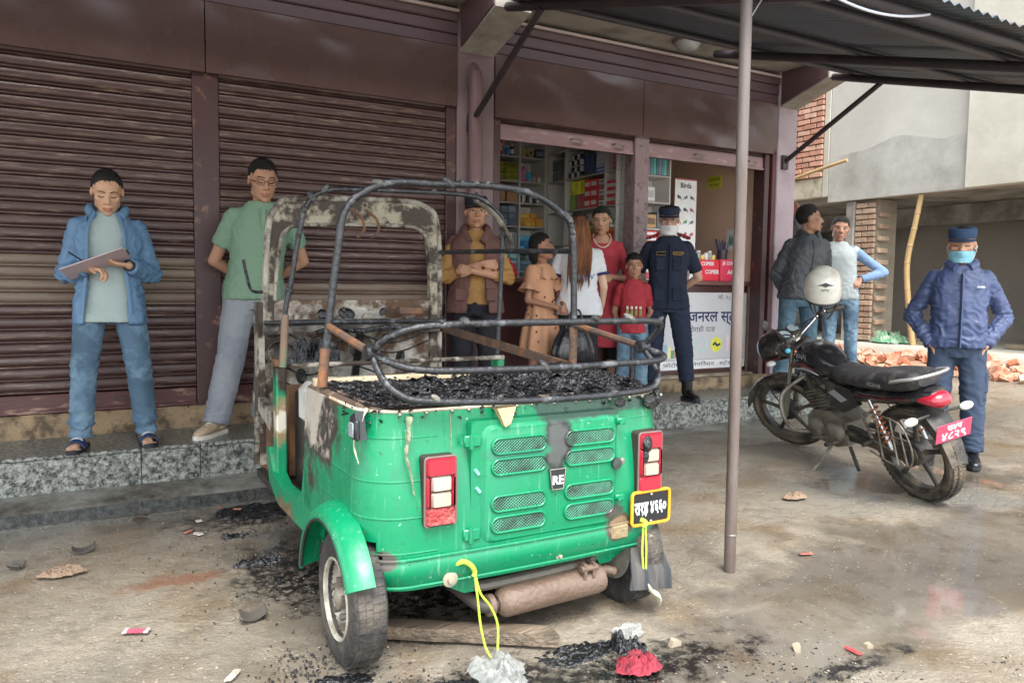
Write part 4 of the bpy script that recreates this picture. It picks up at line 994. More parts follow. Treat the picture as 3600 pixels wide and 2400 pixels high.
# belt flange, cream piping, charred deck
fl = outline(.82); ring = []
mbf = MB(); inn = [(x + (1.353 - x) * .06, y + max(0, (2.6 - y)) * .10 + .0) for x, y in fl]
mbf.loft([[(x, y, .822), (x2, y2, .838), (x2, y2, .812), (x, y, .808)] for (x, y), (x2, y2) in zip(fl, inn)])
tp('belt_flange', mbf, mat('browned_flange', '#5a4a40', rough=.6, var=.3, scale=8, dirt='#b3a68c', dirt_amt=.2, dscale=12), 50)
tp('cream_piping', MB().tube([(x, y, .819) for x, y in outline(.82, .004)[9:-9]], .0055, 6), mat('cream_piping', '#d8cdb4', rough=.5, var=.15, scale=20, dirt='#8a7450', dirt_amt=.25))
for i in range(14):
    x = .86 + .08 * i + .01 * (i % 3)
    tp('rivet', MB().ell((x, 2.228 + .004, .812), (.007, .005, .007), n=8, m=5), M_STEEL)
dk = MB(); nx_, ny_ = 190, 100; vs = []
for j in range(ny_ + 1):
    for i in range(nx_ + 1):
        x = .782 + 1.15 * i / nx_; y = 2.238 + .63 * j / ny_
        e = min(1, min(i, nx_ - i, j, ny_ - j) / 4)
        if (x < .86 or x > 1.85) and y < 2.33: y = max(y, 2.238 + .10 * sm(.07, 0, min(x - .782, 1.932 - x)))
        z = .834 + e * (.028 * fbm(x * 5, y * 5, 1.5) + .034 * abs(fbm(x * 11, y * 11, 3, 4)) + .014 * abs(N3(x * 70, y * 70, 2)) + .026 * sm(1.2, 1.8, x) * sm(2.3, 2.5, y))
        vs.append((x, y, z))
dk.add(vs, [(j * (nx_ + 1) + i, j * (nx_ + 1) + i + 1, (j + 1) * (nx_ + 1) + i + 1, (j + 1) * (nx_ + 1) + i) for j in range(ny_) for i in range(nx_)])
o = tp('charred_deck', dk, M_CHAR, 25); o['label'] = 'glossy black charred remains of the rear deck'
fr_ = random.Random(11); fk = MB()
for i in range(420):       # curled sheets and crumbs of burnt foam and plastic
    x, y = fr_.uniform(.82, 1.92), fr_.uniform(2.27, 2.85); big = i < 190; s = fr_.uniform(.012, .034) if big else fr_.uniform(.003, .009); t = .35 if big else .9
    M_ = Matrix.Translation((x, y, .836 + .018 * fr_.random())) @ Euler((fr_.uniform(-t, t), fr_.uniform(-t, t), fr_.uniform(0, 6))).to_matrix().to_4x4()
    c1, c2 = s * fr_.uniform(-.1, .5), s * fr_.uniform(.1, .6)
    fk.add([M_ @ V(q) for q in ((-s, -s * .6 * fr_.uniform(.4, 1.2), 0), (0, -s * .7, c1), (s * fr_.uniform(.5, 1.1), -s * .4, 0), (s * .8, s * .6 * fr_.uniform(.4, 1.2), c1 * .5), (0, s * .5, c2), (-s * .9, s * .6 * fr_.uniform(.3, 1), 0), (0, 0, .5 * (c1 + c2) + .004))], [(0, 1, 6, 5), (1, 2, 3, 6), (3, 4, 6), (4, 5, 6)])
o = tp('char_flakes', fk, M_CHAR, 0); o['kind'] = 'stuff'
hang = MB()
for i in range(70):       # shreds hanging over the rear edge
    t = fr_.random(); o_ = outline(.82, .012); k = fr_.randrange(14, len(o_) - 14); x, y = o_[k]; s = fr_.uniform(.003, .010)
    M_ = Matrix.Translation((x, y, .815 + fr_.uniform(-.035, .02))) @ Euler((fr_.uniform(-1, 1), fr_.uniform(-1, 1), fr_.uniform(0, 6))).to_matrix().to_4x4()
    hang.add([M_ @ V(q) for q in ((-s, -s * .6, 0), (0, -s * .7, .004), (s, -s * .4, 0), (s * .8, s * .6, .003), (0, s * .5, .008), (-s * .9, s * .6, 0))], [(0, 1, 4, 5), (1, 2, 3, 4)])
o = tp('char_shreds', hang, M_CHAR, 0); o['kind'] = 'stuff'
tp('partition_rail', MB().box(.77, 1.62, 2.885, 2.93, .822, .853, .004), mat('cream_rail', '#c5b594', rough=.6, var=.2, scale=6, dirt='#8f6a3f', dirt_amt=.3, dscale=4))

# --- engine door on the rear face
YD = 2.205
def rrect(x0, x1, z0, z1, r, n=5):
    out = []
    for cx, cz, a0 in ((x1 - r, z0 + r, -90), (x1 - r, z1 - r, 0), (x0 + r, z1 - r, 90), (x0 + r, z0 + r, 180)):
        for i in range(n + 1): a = R(a0 + 90 * i / n); out.append((cx + r * math.cos(a), cz + r * math.sin(a)))
    return out
def raised(poly, y0, y1, inset):
    cx = sum(p[0] for p in poly) / len(poly); cz = sum(p[1] for p in poly) / len(poly)
    def sh(k): return [(cx + (x - cx) * (1 - k / max(.05, abs(poly[0][0] - cx) + .1)), cz + (z - cz) * (1 - k / .22)) for x, z in poly]
    p2 = [(cx + (x - cx) * (1 - inset / .3), cz + (z - cz) * (1 - inset / .22)) for x, z in poly]
    return MB().loft([[(x, y0, z) for x, z in poly], [(x, y1, z) for x, z in p2]], True, True)
door = tp('engine_door', raised(rrect(1.088, 1.69, .338, .782, .02), 2.235, YD - .006, .004), M_TG, 30)
tp('door_panel', raised(rrect(1.125, 1.678, .362, .762, .045), YD - .0062, YD - .016, .014), M_TG, 30, door)
M_HOLE_SHADE = mat('painted_hole_shade', '#14201b', rough=.9, var=.3)  # near-black colour stands in for the shade inside openings
M_MESH = mat('green_vent_mesh', '#3f8a6c', rough=.5, var=.3, scale=30, dirt='#1d2a25', dirt_amt=.35, dscale=14)
YV = YD - .0165
vent_c = [(1.267, z) for z in (.690, .620, .497, .426)] + [(1.556, z) for z in (.692, .622, .503, .432)]
for vx, vz in vent_c:
    w, h = .104, .026
    st = [(vx + (w - h) * s + h * math.cos(R(a)) , vz + h * math.sin(R(a))) for s, rng_ in ((1, range(-90, 91, 18)), (-1, range(90, 271, 18))) for a in rng_]
    v = tp('slot_shade_plate', MB().prism(st, YV - .001, YV + .003, 'y'), M_HOLE_SHADE, 30, door)  # no opening: dark plate paints the shade inside the slot
    rim = [(x, YV - .002, z) for x, z in st]; rim.append(rim[0])
    tp('vent_rim', MB().tube(rim, .0055, 6, False), M_TG, 60, door)
    la = MB()
    for k in range(-13, 14):
        for sg_ in (-1, 1):
            x0 = vx + k * .0125
            def inside(t):
                x = x0 + sg_ * t; z = vz + t * .8
                dx = max(0, abs(x - vx) - (w - h)); return math.hypot(dx, z - vz) < h - .001
            ts = [t * .001 for t in range(-40, 41) if inside(t * .001)]
            if len(ts) > 6: la.tube([(x0 + sg_ * ts[0], YV - .003 - .0004 * sg_, vz + ts[0] * .8), (x0 + sg_ * ts[-1], YV - .003 - .0004 * sg_, vz + ts[-1] * .8)], .0014, 4)
    o = tp('vent_mesh', la, M_MESH, 0, door); o['kind'] = 'stuff'
for hz_ in (.715, .406):
    h = tp('hinge', MB().box(1.063, 1.125, YD - .016, YD - .004, hz_ - .019, hz_ + .019, .004).cyl((1.088, YD - .016, hz_ - .024), (1.088, YD - .016, hz_ + .024), .008, n=8), M_TG, 40, door)
for z in (.735, .455): tp('latch', MB().box(1.672, 1.712, YD - .02, YD - .003, z - .012, z + .012, .004).cyl((1.68, YD - .02, z), (1.68, YD - .034, z), .008), M_TG, 40, door)
tp('lock', MB().lathe([(.02, 0), (.02, -.012), (.001, -.014)], (1.668, YD - .018, .585), (0, 1, 0), 16), mat('dull_lock_metal', '#4d5552', rough=.4, metal=.6), 40, door)
tp('lock', MB().lathe([(.012, 0), (.012, -.012), (.001, -.014)], (1.69, YD - .016, .592), (0, 1, 0), 14), M_STEEL, 40, door)
for q in ((1.105, .62), (1.11, .56)): tp('paint_chip', MB().tube([(q[0], YD - .007, q[1]), (q[0] + .014, YD - .008, q[1] - .018)], .006, 6), mat('pale_green_chip', '#7fd0b0', rough=.5), 40, door)
bd = tp('badge', MB().prism([(1.383, .592), (1.447, .592), (1.437, .522), (1.393, .522)], YD - .026, YD - .014, 'y'), mat('badge_black', '#24282a', rough=.35, var=.2), 30, door)
bf = [(1.383, YD - .027, .592), (1.447, YD - .027, .592), (1.437, YD - .027, .522), (1.393, YD - .027, .522), (1.383, YD - .027, .592)]
tp('badge_frame', MB().tube(bf, .003, 6), M_STEEL, 40, door)
text_on('RE', .042, facing(1.415, YD - .0275, .553), mat('badge_silver', '#d6d6d6', rough=.3, var=.05), bd, bold=.0015)

# --- rear lamps with melted lenses
M_RED = mat('red_lens', '#a3172d', rough=.18, var=.1, spec=.6, coat=.6); M_CLR = mat('clear_lens', '#b3a698', rough=.22, var=.15, scale=10, coat=.4, dirt='#9a8472', dirt_amt=.25)
M_MELT = mat('melted_red_lens', '#a03a3a', rough=.4, var=.35, scale=20, bump=1, bscale=60, dirt='#d08a80', dirt_amt=.3)
def lamp_(xc, zc, w, h, yb, melt):
    e = empty('tail_lamp', (xc, yb, zc), parent=tuk)
    obj('housing', MB().loft([[(x, yb + .03, z) for x, z in rrect(xc - w / 2 - .008, xc + w / 2 + .008, zc - h / 2 - .006, zc + h / 2 + .008, .014)], [(x, yb - .022, z) for x, z in rrect(xc - w / 2 - .004, xc + w / 2 + .004, zc - h / 2 - .003, zc + h / 2 + .004, .012)]]), mat('lamp_housing', '#3b2d2c', rough=.5, var=.3), e, 40)
    obj('housing_rim', MB().tube([(x, yb - .02, z) for x, z in rrect(xc - w / 2 - .004, xc + w / 2 + .004, zc - h / 2 - .003, zc + h / 2 + .004, .012)], .004, 6), mat('lamp_rim_grey', '#7a5f5c', rough=.4, var=.2), e)
    def lens(x0, x1, z0, z1, m, nm, pr=.012): obj(nm, MB().loft([[(x, yb - .022, z) for x, z in rrect(x0, x1, z0, z1, .006, 3)], [(x, yb - .022 - pr, z) for x, z in rrect(x0 + .005, x1 - .005, z0 + .004, z1 - .004, .005, 3)]]), m, e, 30)
    a, b = xc - w / 2, xc + w / 2
    lens(a, b, zc + h * .24, zc + h / 2, M_RED, 'red_lens')
    lens(a, a + w * .16, zc - h * .23, zc + h * .235, M_RED, 'red_lens'); lens(b - w * .14, b, zc - h * .23, zc + h * .235, M_RED, 'red_lens')
    lens(a + w * .165, b - w * .145, zc + .002, zc + h * .235, M_CLR, 'clear_lens'); lens(a + w * .165, b - w * .145, zc - h * .23, zc - .002, M_CLR, 'clear_lens')
    lens(a, b, zc - h / 2, zc - h * .24, M_MELT if melt else M_RED, 'red_lens', .009)
    return e
lamp_(.978, .566, .100, .215, 2.205, True); L2 = lamp_(1.825, .573, .100, .215, 2.205, False)
tp('melted_blob', MB().ell((1.80, 2.172, .645), (.022, .014, .032)).ell((1.795, 2.175, .60), (.014, .012, .026)), M_CHAR, 40)
# --- number plate
np_ = empty('number_plate', (1.83, 2.19, .40), parent=tuk)
obj('plate', MB().prism(rrect(1.745, 1.915, .345, .462, .012), 2.181, 2.186, 'y'), mat('plate_black', '#1e1f21', rough=.45, var=.2), np_, 30)
rp = [(x, 2.180, z) for x, z in rrect(1.742, 1.918, .342, .465, .014)]; rp.append(rp[0])
obj('yellow_border', MB().tube(rp, .0062, 6, False), mat('plate_yellow', '#e0a31f', rough=.4, var=.1), np_)
text_on('रा१ह ४६६०', .066, facing(1.83, 2.1795, .402), mat('plate_white', '#e4e6ea', rough=.4, var=.03), np_, bold=.0022, width=.15)
for z in (.35, .452): obj('screw', MB().ell((1.832, 2.179, z), (.007, .004, .007), n=8, m=5), M_STEEL, np_)
# --- bumper fittings
for bx, bz, r_ in ((1.021, .268, .026), (1.44, .276, .014), (1.842, .288, .015)):
    tp('bumper_bolt', MB().lathe([(r_, 0), (r_, -.006), (r_ * .5, -.008), (r_ * .45, -.018), (.001, -.019)], (bx, 2.205, bz), (0, 1, 0), 18), mat('bolt_zinc', '#a59c88', rough=.5, metal=.4, var=.2))
tp('bumper_crease', MB().tube([(x, y, .354) for x, y in outline(.355, .012)[18:-18]], .006, 6), M_TG, 60, body)
tp('bumper_crease', MB().tube([(x, y, .262) for x, y in outline(.285, .012)[18:-18]], .005, 6), M_TG, 60, body)
tp('scrape', MB().box(1.66, 1.735, 2.186, 2.20, .30, .352, .006), mat('scraped_rust', '#8a7a5c', rough=.8, var=.4, scale=30, bump=.6), 30)
# --- underneath: brackets, cross member, silencer
tp('tow_bracket', MB().prism([(.98, .25), (1.14, .25), (1.14, .185), (1.10, .185)], 2.26, 2.275, 'y'), M_TG); tp('tow_bracket', MB().prism([(1.62, .25), (1.82, .25), (1.70, .19), (1.66, .19)], 2.26, 2.275, 'y'), M_TG)
tp('cross_member', MB().tube(crv([(1.10, 2.33, .215), (1.14, 2.28, .20), (1.21, 2.265, .197), (1.58, 2.265, .208), (1.66, 2.30, .225), (1.70, 2.34, .24)], 5), .022, 8, True, .8), mat('grimy_steel', '#5c574e', rough=.6, var=.3, scale=10, bump=.3))
ex = tp('silencer', MB().tube([(1.22, 2.25, .128), (1.235, 2.25, .129), (1.25, 2.25, .13), (1.63, 2.25, .142), (1.655, 2.25, .143), (1.665, 2.25, .143)], [.03, .048, .053, .053, .048, .02], 20), M_MUD, 40)
tp('exhaust_pipe', MB().tube(crv([(1.24, 2.25, .129), (1.17, 2.26, .125), (1.12, 2.36, .16), (1.09, 2.5, .19)], 5), .022, 10), mat('grimy_axle', '#3d3833'), 40, ex)
tp('clamp', MB().lathe([(.032, -.012), (.038, -.01), (.038, .01), (.032, .012)], (1.195, 2.255, .127), (1, 0, 0), 14), M_MUD, 40, ex)
tp('tail_pipe', MB().tube(crv([(1.64, 2.27, .155), (1.68, 2.26, .165), (1.72, 2.245, .155)], 5), .017, 10), M_MUD, 40, ex)
tp('bracket', MB().box(1.55, 1.562, 2.20, 2.28, .17, .225).box(1.588, 1.60, 2.20, 2.28, .17, .225).cyl((1.54, 2.21, .205), (1.61, 2.21, .205), .012), M_MUD)
tp('mud_flap', MB().loft([[(1.76, 2.205, .25), (1.905, 2.215, .25), (1.905, 2.221, .25), (1.76, 2.211, .25)], [(1.725, 2.15, .17), (1.915, 2.155, .16), (1.915, 2.161, .16), (1.725, 2.156, .17)], [(1.71, 2.14, .12), (1.915, 2.145, .09), (1.915, 2.151, .09), (1.71, 2.146, .12)]]), mat('worn_rubber_flap', '#2c2e31', rough=.6, var=.35, scale=6, stretch=(6, 1, .6), dirt='#5c5752', dirt_amt=.32))
# --- wheels
def road_wheel(cx, cy, r, w, side, name='wheel', dz=0.0):
    e = empty(name, (cx, cy, r + dz), parent=tuk)
    c = (cx, cy, r + dz)
    prof = [(r * .56, -w * .36), (r * .62, -w * .45), (r * .80, -w * .50), (r * .93, -w * .46), (r * .985, -w * .36), (r, -w * .2), (r, w * .2), (r * .985, w * .36), (r * .93, w * .46), (r * .80, w * .5), (r * .62, w * .45), (r * .56, w * .36)]
    t = obj('tyre', MB().lathe(prof, c, (1, 0, 0), 48, True), M_RUB_T, e)
    tr = MB()
    for k in range(56):
        a = 2 * math.pi * k / 56; off = .02 if k % 2 else 0
        for xx, ww in ((-.285, .175), (-.095, .175), (.095, .175), (.285, .175)):
            A = Matrix.Translation(c) @ Matrix.Rotation(a + (.05 if xx > 0 else 0), 4, 'X')
            tr.box(xx * w - ww * w / 2, xx * w + ww * w / 2, -r * .050, r * .050, r * .975, r * (1.006 if abs(xx) < .2 else 1.0), 0, A)
    o = obj('tread', tr, M_RUB_T, t, 0); o['kind'] = 'stuff'
    s = side
    rim = [(r * .62, s * w * .47), (r * .60, s * w * .50), (r * .575, s * w * .46), (r * .55, s * w * .10), (r * .52, s * w * .0), (r * .45, s * w * .02), (r * .38, s * w * .20), (r * .22, s * w * .24), (r * .20, s * w * .16), (.001, s * w * .16), (.001, -s * w * .3), (r * .57, -s * w * .4)]
    obj('rim', MB().lathe(rim, c, (1, 0, 0), 36, True), M_RIMW, e)
    for k in range(8):
        a = 2 * math.pi * k / 8
        obj('hole_shade_plug', MB().cyl((cx + s * w * .0, cy + r * .43 * math.cos(a), c[2] + r * .43 * math.sin(a)), (cx + s * w * .13, cy + r * .43 * math.cos(a), c[2] + r * .43 * math.sin(a)), .016, n=10), M_HOLE_SHADE, e)  # solid dark plug, its colour stands in for a shaded hole
    for k in range(5):
        a = 2 * math.pi * k / 5 + .3
        obj('wheel_nut', MB().cyl((cx + s * w * .25, cy + r * .28 * math.cos(a), c[2] + r * .28 * math.sin(a)), (cx + s * w * .42, cy + r * .28 * math.cos(a), c[2] + r * .28 * math.sin(a)), .011, n=6), M_STEEL, e)
    obj('hub_cap', MB().lathe([(r * .17, s * w * .2), (r * .16, s * w * .42), (r * .06, s * w * .5), (.001, s * w * .5)], c, (1, 0, 0), 18), mat('hub_metal', '#9d968a', rough=.5, metal=.4, var=.2, dirt='#4a4238', dirt_amt=.3), e)
road_wheel(.750, 2.385, .217, .116, -1, dz=-.02); road_wheel(1.845, 2.385, .217, .116, 1, dz=-.02); road_wheel(1.33, 4.30, .21, .105, -1)
tp('axle', MB().cyl((.80, 2.44, .212), (1.88, 2.44, .212), .03), mat('grimy_axle', '#3d3833', rough=.7, var=.3))
tp('swing_arm', MB().cyl((.86, 2.44, .21), (.88, 2.95, .24), .03), mat('grimy_axle', '#3d3833'))
tp('front_fork', MB().tube([(1.33, 4.22, .3), (1.33, 4.08, .75)], .035, 10), M_DASH); tp('front_mudguard', MB().loft([[(1.25, 4.3 + .26 * math.cos(R(a)), .21 + .26 * math.sin(R(a))), (1.41, 4.3 + .26 * math.cos(R(a)), .21 + .26 * math.sin(R(a))), (1.41, 4.3 + .25 * math.cos(R(a)), .21 + .25 * math.sin(R(a))), (1.25, 4.3 + .25 * math.cos(R(a)), .21 + .25 * math.sin(R(a)))] for a in range(10, 171, 10)]), M_ASH)
# --- roof hoops and folding bows
YN, YFH = 2.78, 3.40
near = [(.766, .84), (.80, 1.14), (.826, 1.332), (.851, 1.476), (.917, 1.552), (1.036, 1.601), (1.215, 1.609), (1.445, 1.619), (1.65, 1.602), (1.803, 1.529), (1.861, 1.439), (1.874, 1.138), (1.873, .84)]
far = [(.764, .86), (.776, 1.085), (.802, 1.218), (.846, 1.466), (.875, 1.562), (.943, 1.623), (1.061, 1.641), (1.375, 1.653), (1.624, 1.656), (1.744, 1.636), (1.83, 1.577), (1.855, 1.514), (1.846, 1.23), (1.83, .84)]
tp('roof_hoop', MB().tube(crv([(x, YN, z) for x, z in near]), .0145, 12), M_BTUBE, 60)
tp('roof_hoop', MB().tube(crv([(x, YFH, z) for x, z in far]), .0115, 10), M_BTUBE, 60)
tp('hoop_foot', MB().tube([(.766, YN, .84), (.779, YN, .98)], .0185, 10), M_RTUBE); tp('hoop_foot', MB().tube([(.764, YFH, .85), (.776, YFH, 1.08)], .0165, 10), mat('brown_tube', '#75604f', rough=.6, var=.25, dirt='#3f7a5f', dirt_amt=.3)); tp('hoop_foot', MB().tube([(1.873, YN, .84), (1.8735, YN, 1.04)], .0185, 10), M_RTUBE)
PL, PR = (.80, 2.33, 1.0), (1.885, 2.32, .99)
tp('stay', MB().tube([(.79, 2.765, 1.06), PL], .014, 8), M_RTUBE); tp('stay', MB().tube([(1.875, 2.765, 1.05), PR], .014, 8), M_RTUBE)
A_ = [PL, (.825, 2.24, 1.055), (.92, 2.2, 1.088), (1.12, 2.19, 1.096), (1.4, 2.185, 1.097), (1.65, 2.19, 1.097), (1.82, 2.2, 1.095), (1.905, 2.24, 1.075), PR]
B_ = [PL, (.86, 2.24, .965), (.96, 2.2, .95), (1.2, 2.185, .944), (1.45, 2.18, .943), (1.7, 2.185, .946), (1.86, 2.2, .948), (1.93, 2.25, .962), PR]
C_ = [PL, (.815, 2.27, .925), (.85, 2.22, .88), (.92, 2.195, .857), (1.15, 2.18, .842), (1.45, 2.175, .835), (1.70, 2.18, .838), (1.84, 2.20, .85), (1.905, 2.25, .90), PR]
for q in (A_, B_, C_): tp('folding_bow', MB().tube(crv(q), .0118, 10), M_BTUBE, 60)
for q in (PL, PR): tp('pivot', MB().cyl((q[0] - .02, q[1], q[2]), (q[0] + .02, q[1], q[2]), .026, n=12), M_BTUBE)
lump = MB()
for t_ in range(30):
    path = crv([(x, YN, z) for x, z in near]) if t_ % 3 == 0 else crv(fr_.choice((A_, B_, C_))) if t_ % 3 == 1 else crv([(x, YFH, z) for x, z in far])
    p_ = path[fr_.randrange(10, len(path) - 6)]; s = fr_.uniform(.010, .020)
    lump.ell(p_ + V((0, 0, .008)), (s * 1.7, s, s * .8), Euler((fr_.random(), fr_.random(), fr_.random() * 6)).to_matrix(), 8, 6)
o = tp('melted_lumps', lump, mat('grey_melt', '#3a3a3a', rough=.5, var=.5, scale=25, bump=.8, bscale=60, dirt='#8a867c', dirt_amt=.25), 40); o['kind'] = 'stuff'
# side bars on the right, seat bars
tp('side_bar', MB().tube([(1.76, 4.0, 1.40), (1.85, 3.4, 1.39), (1.872, 2.78, 1.37)], .012, 8), M_BTUBE)
tp('side_bar', MB().box(-.004, .004, 0, 1.23, -.022, .022, .002, Matrix.Translation((1.765, 3.98, .98)) @ Matrix.Rotation(R(180 + 5), 4, 'Z') @ Matrix.Rotation(R(-5.5), 4, 'X')), M_RTUBE)
tp('seat_bar', MB().tube([(.79, 3.35, .86), (1.84, 3.35, .86)], .011, 8), M_ASH); tp('seat_bar', MB().tube([(.78, 3.86, 1.02), (1.75, 3.86, 1.02)], .012, 8), M_BTUBE)
tp('seat_bar', MB().tube([(.80, 3.05, .83), (1.86, 3.05, .83)], .011, 8), M_ASH)
# flap of burnt canopy hanging from the far hoop
fl_ = MB().tube(crv([(1.70, 3.40, 1.63), (1.80, 3.39, 1.57), (1.87, 3.38, 1.47), (1.90, 3.38, 1.40)], 5), [.03] * 11 + [.022] * 4 + [.006], 8, True, .3)
tp('burnt_canopy_scrap', fl_, M_ASH, 50)
# --- windscreen frame and front panel
out_ = [(.759, .30), (.773, .752), (.805, 1.106), (.824, 1.457), (.864, 1.59), (.974, 1.645), (1.491, 1.669), (1.67, 1.649), (1.75, 1.545), (1.765, 1.104), (1.762, .30)]
inn_ = [(.835, .32), (.845, .76), (.855, 1.128), (.885, 1.416), (.92, 1.485), (1.017, 1.515), (1.50, 1.535), (1.64, 1.52), (1.695, 1.43), (1.712, 1.128), (1.705, .32)]
def dens(pts, n=6): return [(p.x, p.y) for p in crv([(a, b, 0) for a, b in pts], n)]
do, di = dens(out_), dens(inn_)
wf = tp('windscreen_frame', MB().loft([[(x, 3.965, z), (x2, 3.975, z2), (x2, 4.02, z2), (x, 4.045, z)] for (x, z), (x2, z2) in zip(do, di)]), M_CREAM, 50)
tp('frame_edge', MB().tube([(x, 3.972, z) for x, z in do], .016, 8), M_ASH, 50, wf)
tp('frame_edge', MB().tube([(x, 3.972, z) for x, z in di[12:-12]], .010, 8), M_ASH, 50, wf)
for gx in (1.28, 1.36): tp('wiper_bracket', MB().tube(crv([(gx - .03, 3.96, 1.61), (gx + .02, 3.93, 1.56), (gx + .03, 3.93, 1.50), (gx, 3.95, 1.46)], 4), .008, 6), M_RTUBE, 40, wf)
M_FP = M_DASH
fp = MB(); vs = []; nx_, nz_ = 34, 30
for j in range(nz_ + 1):
    for i in range(nx_ + 1):
        x = .80 + .94 * i / nx_; z = .30 + .83 * j / nz_
        vs.append((x, 4.0 + .035 * math.sin(math.pi * i / nx_) + .018 * fbm(x * 6, z * 6, 2.2) + .02 * sm(.9, 1.0, z) - .03 * sm(1.0, 1.13, z), z))
fp.add(vs, [(j * (nx_ + 1) + i, j * (nx_ + 1) + i + 1, (j + 1) * (nx_ + 1) + i + 1, (j + 1) * (nx_ + 1) + i) for j in range(nz_) for i in range(nx_)])
o = tp('front_panel', fp, M_FP, 60); md = o.modifiers.new('thick', 'SOLIDIFY'); md.thickness = .008
tp('dash_beam', MB().tube(crv([(.79, 3.93, .99), (1.0, 3.90, 1.0), (1.4, 3.90, 1.0), (1.74, 3.93, .99)], 6), .03, 8, True, 1.2), mat('sooty_dash', '#4a4743', rough=.7, var=.5, scale=10, bump=.9, bscale=40, dirt='#a09a8e', dirt_amt=.3, dscale=9), 50)
for hx, hz in ((.87, .86), (1.30, .88)):
    tp('headlamp_bowl', MB().lathe([(.062, -.02), (.066, -.01), (.05, .02), (.02, .035), (.001, .036)], (hx, 3.955, hz), (0, 1, 0), 20, False, False), mat('burnt_bowl', '#6d675e', rough=.6, var=.4, scale=12, dirt='#2a2623', dirt_amt=.4), 40)
for gx, gz_, gs in ((.93, 1.045, .02), (1.10, 1.05, .03), (1.22, 1.06, .035), (1.33, 1.045, .022), (1.42, 1.07, .018), (.98, .74, .03), (1.16, .80, .025), (1.52, .82, .03), (1.60, .70, .025), (1.44, .93, .02)):
    tp('burnt_remnant', MB().ell((gx, 3.945, gz_), (gs * 1.4, gs * .5, gs), Euler((.3 * gx, gx * 5, gz_ * 3)).to_matrix(), 9, 6), M_ASH if int(gx * 100) % 2 else M_CHAR, 30)
for wz in (.70, .78, .90, .955): tp('wire', MB().tube(crv([(.84, 3.93, wz + .05), (1.0, 3.90, wz - .03), (1.2, 3.92, wz + .02), (1.45, 3.90, wz - .05), (1.68, 3.93, wz + .01)], 5), .005, 5), M_CHAR)
tp('dash_slot', MB().box(1.50, 1.64, 3.90, 3.95, 1.055, 1.095, .006), M_RTUBE)
tp('meter_remains', rag(1.00, 3.78, .80, .14, .07, .12, 2.1, 40, 2.0), M_CHAR, 30); tp('driver_seat_remains', rag(1.05, 3.48, .725, .20, .12, .05, 5.1, 40, 2.2), M_CHAR, 30)
tp('steering_column', MB().tube([(1.28, 4.0, .70), (1.22, 3.72, .98)], .022, 8), M_CHAR); tp('handlebar', MB().tube(crv([(.98, 3.66, .98), (1.10, 3.70, 1.0), (1.22, 3.72, .98), (1.36, 3.70, 1.0), (1.48, 3.66, .98)], 4), .013, 8), M_CHAR)
tp('tank_cover', MB().lathe([(.13, 0), (.135, .02), (.10, .05), (.001, .06)], (1.45, 3.75, .60), (0, -1, .3), 24), M_RUSTP); tp('inner_panel', MB().box(.83, 1.72, 3.62, 3.65, .30, .74, .01), M_RUSTP)
tp('driver_seat_box', MB().box(.86, 1.80, 3.30, 3.60, .28, .72, .01), mat('sooty_seat_box', '#2f2b27', rough=.8, var=.4, scale=8, dirt='#6d604e', dirt_amt=.3))
tp('passenger_seat_frame', MB().box(.82, 1.86, 2.93, 3.02, .28, .62, .008), M_CHAR)
# left cab side: ash-white lower post and door beam
tp('cab_post', MB().prism([(3.94, .30), (4.08, .30), (4.06, 1.12), (3.96, 1.12)], .772, .80, 'x'), M_ASH, 30)
tp('cab_beam', MB().prism([(4.10, .60), (4.10, .66), (3.58, .60), (3.58, .50)], .765, .80, 'x'), M_ASH, 30)
tp('cab_lower_panel', MB().prism([(3.60, .30), (4.08, .26), (4.10, .60), (3.60, .50)], .80, .812, 'x'), M_RUSTP, 30)
tp('mirror_stalk', MB().tube(crv([(.80, 3.97, 1.17), (.74, 3.95, 1.18), (.715, 3.94, 1.25), (.70, 3.94, 1.33)], 5), .008, 8), M_CHAR)
tp('tank_remains', MB().box(.80, .90, 3.05, 3.30, .62, .80, .03), mat('white_plastic', '#b9bab4', rough=.5, var=.25, dirt='#4d4a46', dirt_amt=.35))
# --- left rear quarter: flap lamp, burnt flap, melted drips
tp('side_lamp', MB().prism([(2.27, .735), (2.36, .74), (2.345, .80), (2.30, .82)], .735, .765, 'x').box(.722, .74, 2.255, 2.315, .735, .80, .006), mat('black_lamp_plastic', '#26282b', rough=.4, var=.2))
tp('side_lamp_lens', MB().box(.716, .721, 2.262, 2.305, .745, .792, .004), mat('smoky_lens', '#8e959c', rough=.15, var=.2))
def drip(pts, w, m, nm='melted_drip'): tp(nm, MB().tube(crv(pts, 5), [w * (1 - .75 * i / (5 * (len(pts) - 1))) * (1 + .35 * math.sin(i * 1.7)) for i in range(5 * (len(pts) - 1) + 1)], 8, True, .35), m, 50)
M_DRIP = mat('melted_grey_green', '#8f9a7c', rough=.5, var=.35, scale=20, bump=.6, bscale=50)
drip([(.880, 2.205, .81), (.872, 2.198, .74), (.866, 2.198, .69), (.884, 2.199, .62), (.894, 2.20, .56)], .02, M_DRIP)
drip([(1.02, 2.21, .81), (1.022, 2.205, .74), (1.02, 2.20, .69)], .006, M_DRIP)
drip([(.775, 2.30, .83), (.752, 2.30, .78), (.735, 2.31, .72), (.728, 2.24, .67)], .011, mat('cream_drip', '#cfc6ab', rough=.5, var=.2))
tp('foam_wedge', MB().prism([(1.175, .818), (1.245, .822), (1.225, .765), (1.205, .755)], 2.175, 2.205, 'y'), mat('yellowed_foam', '#c9b184', rough=.8, var=.25, scale=14, bump=.4), 20)
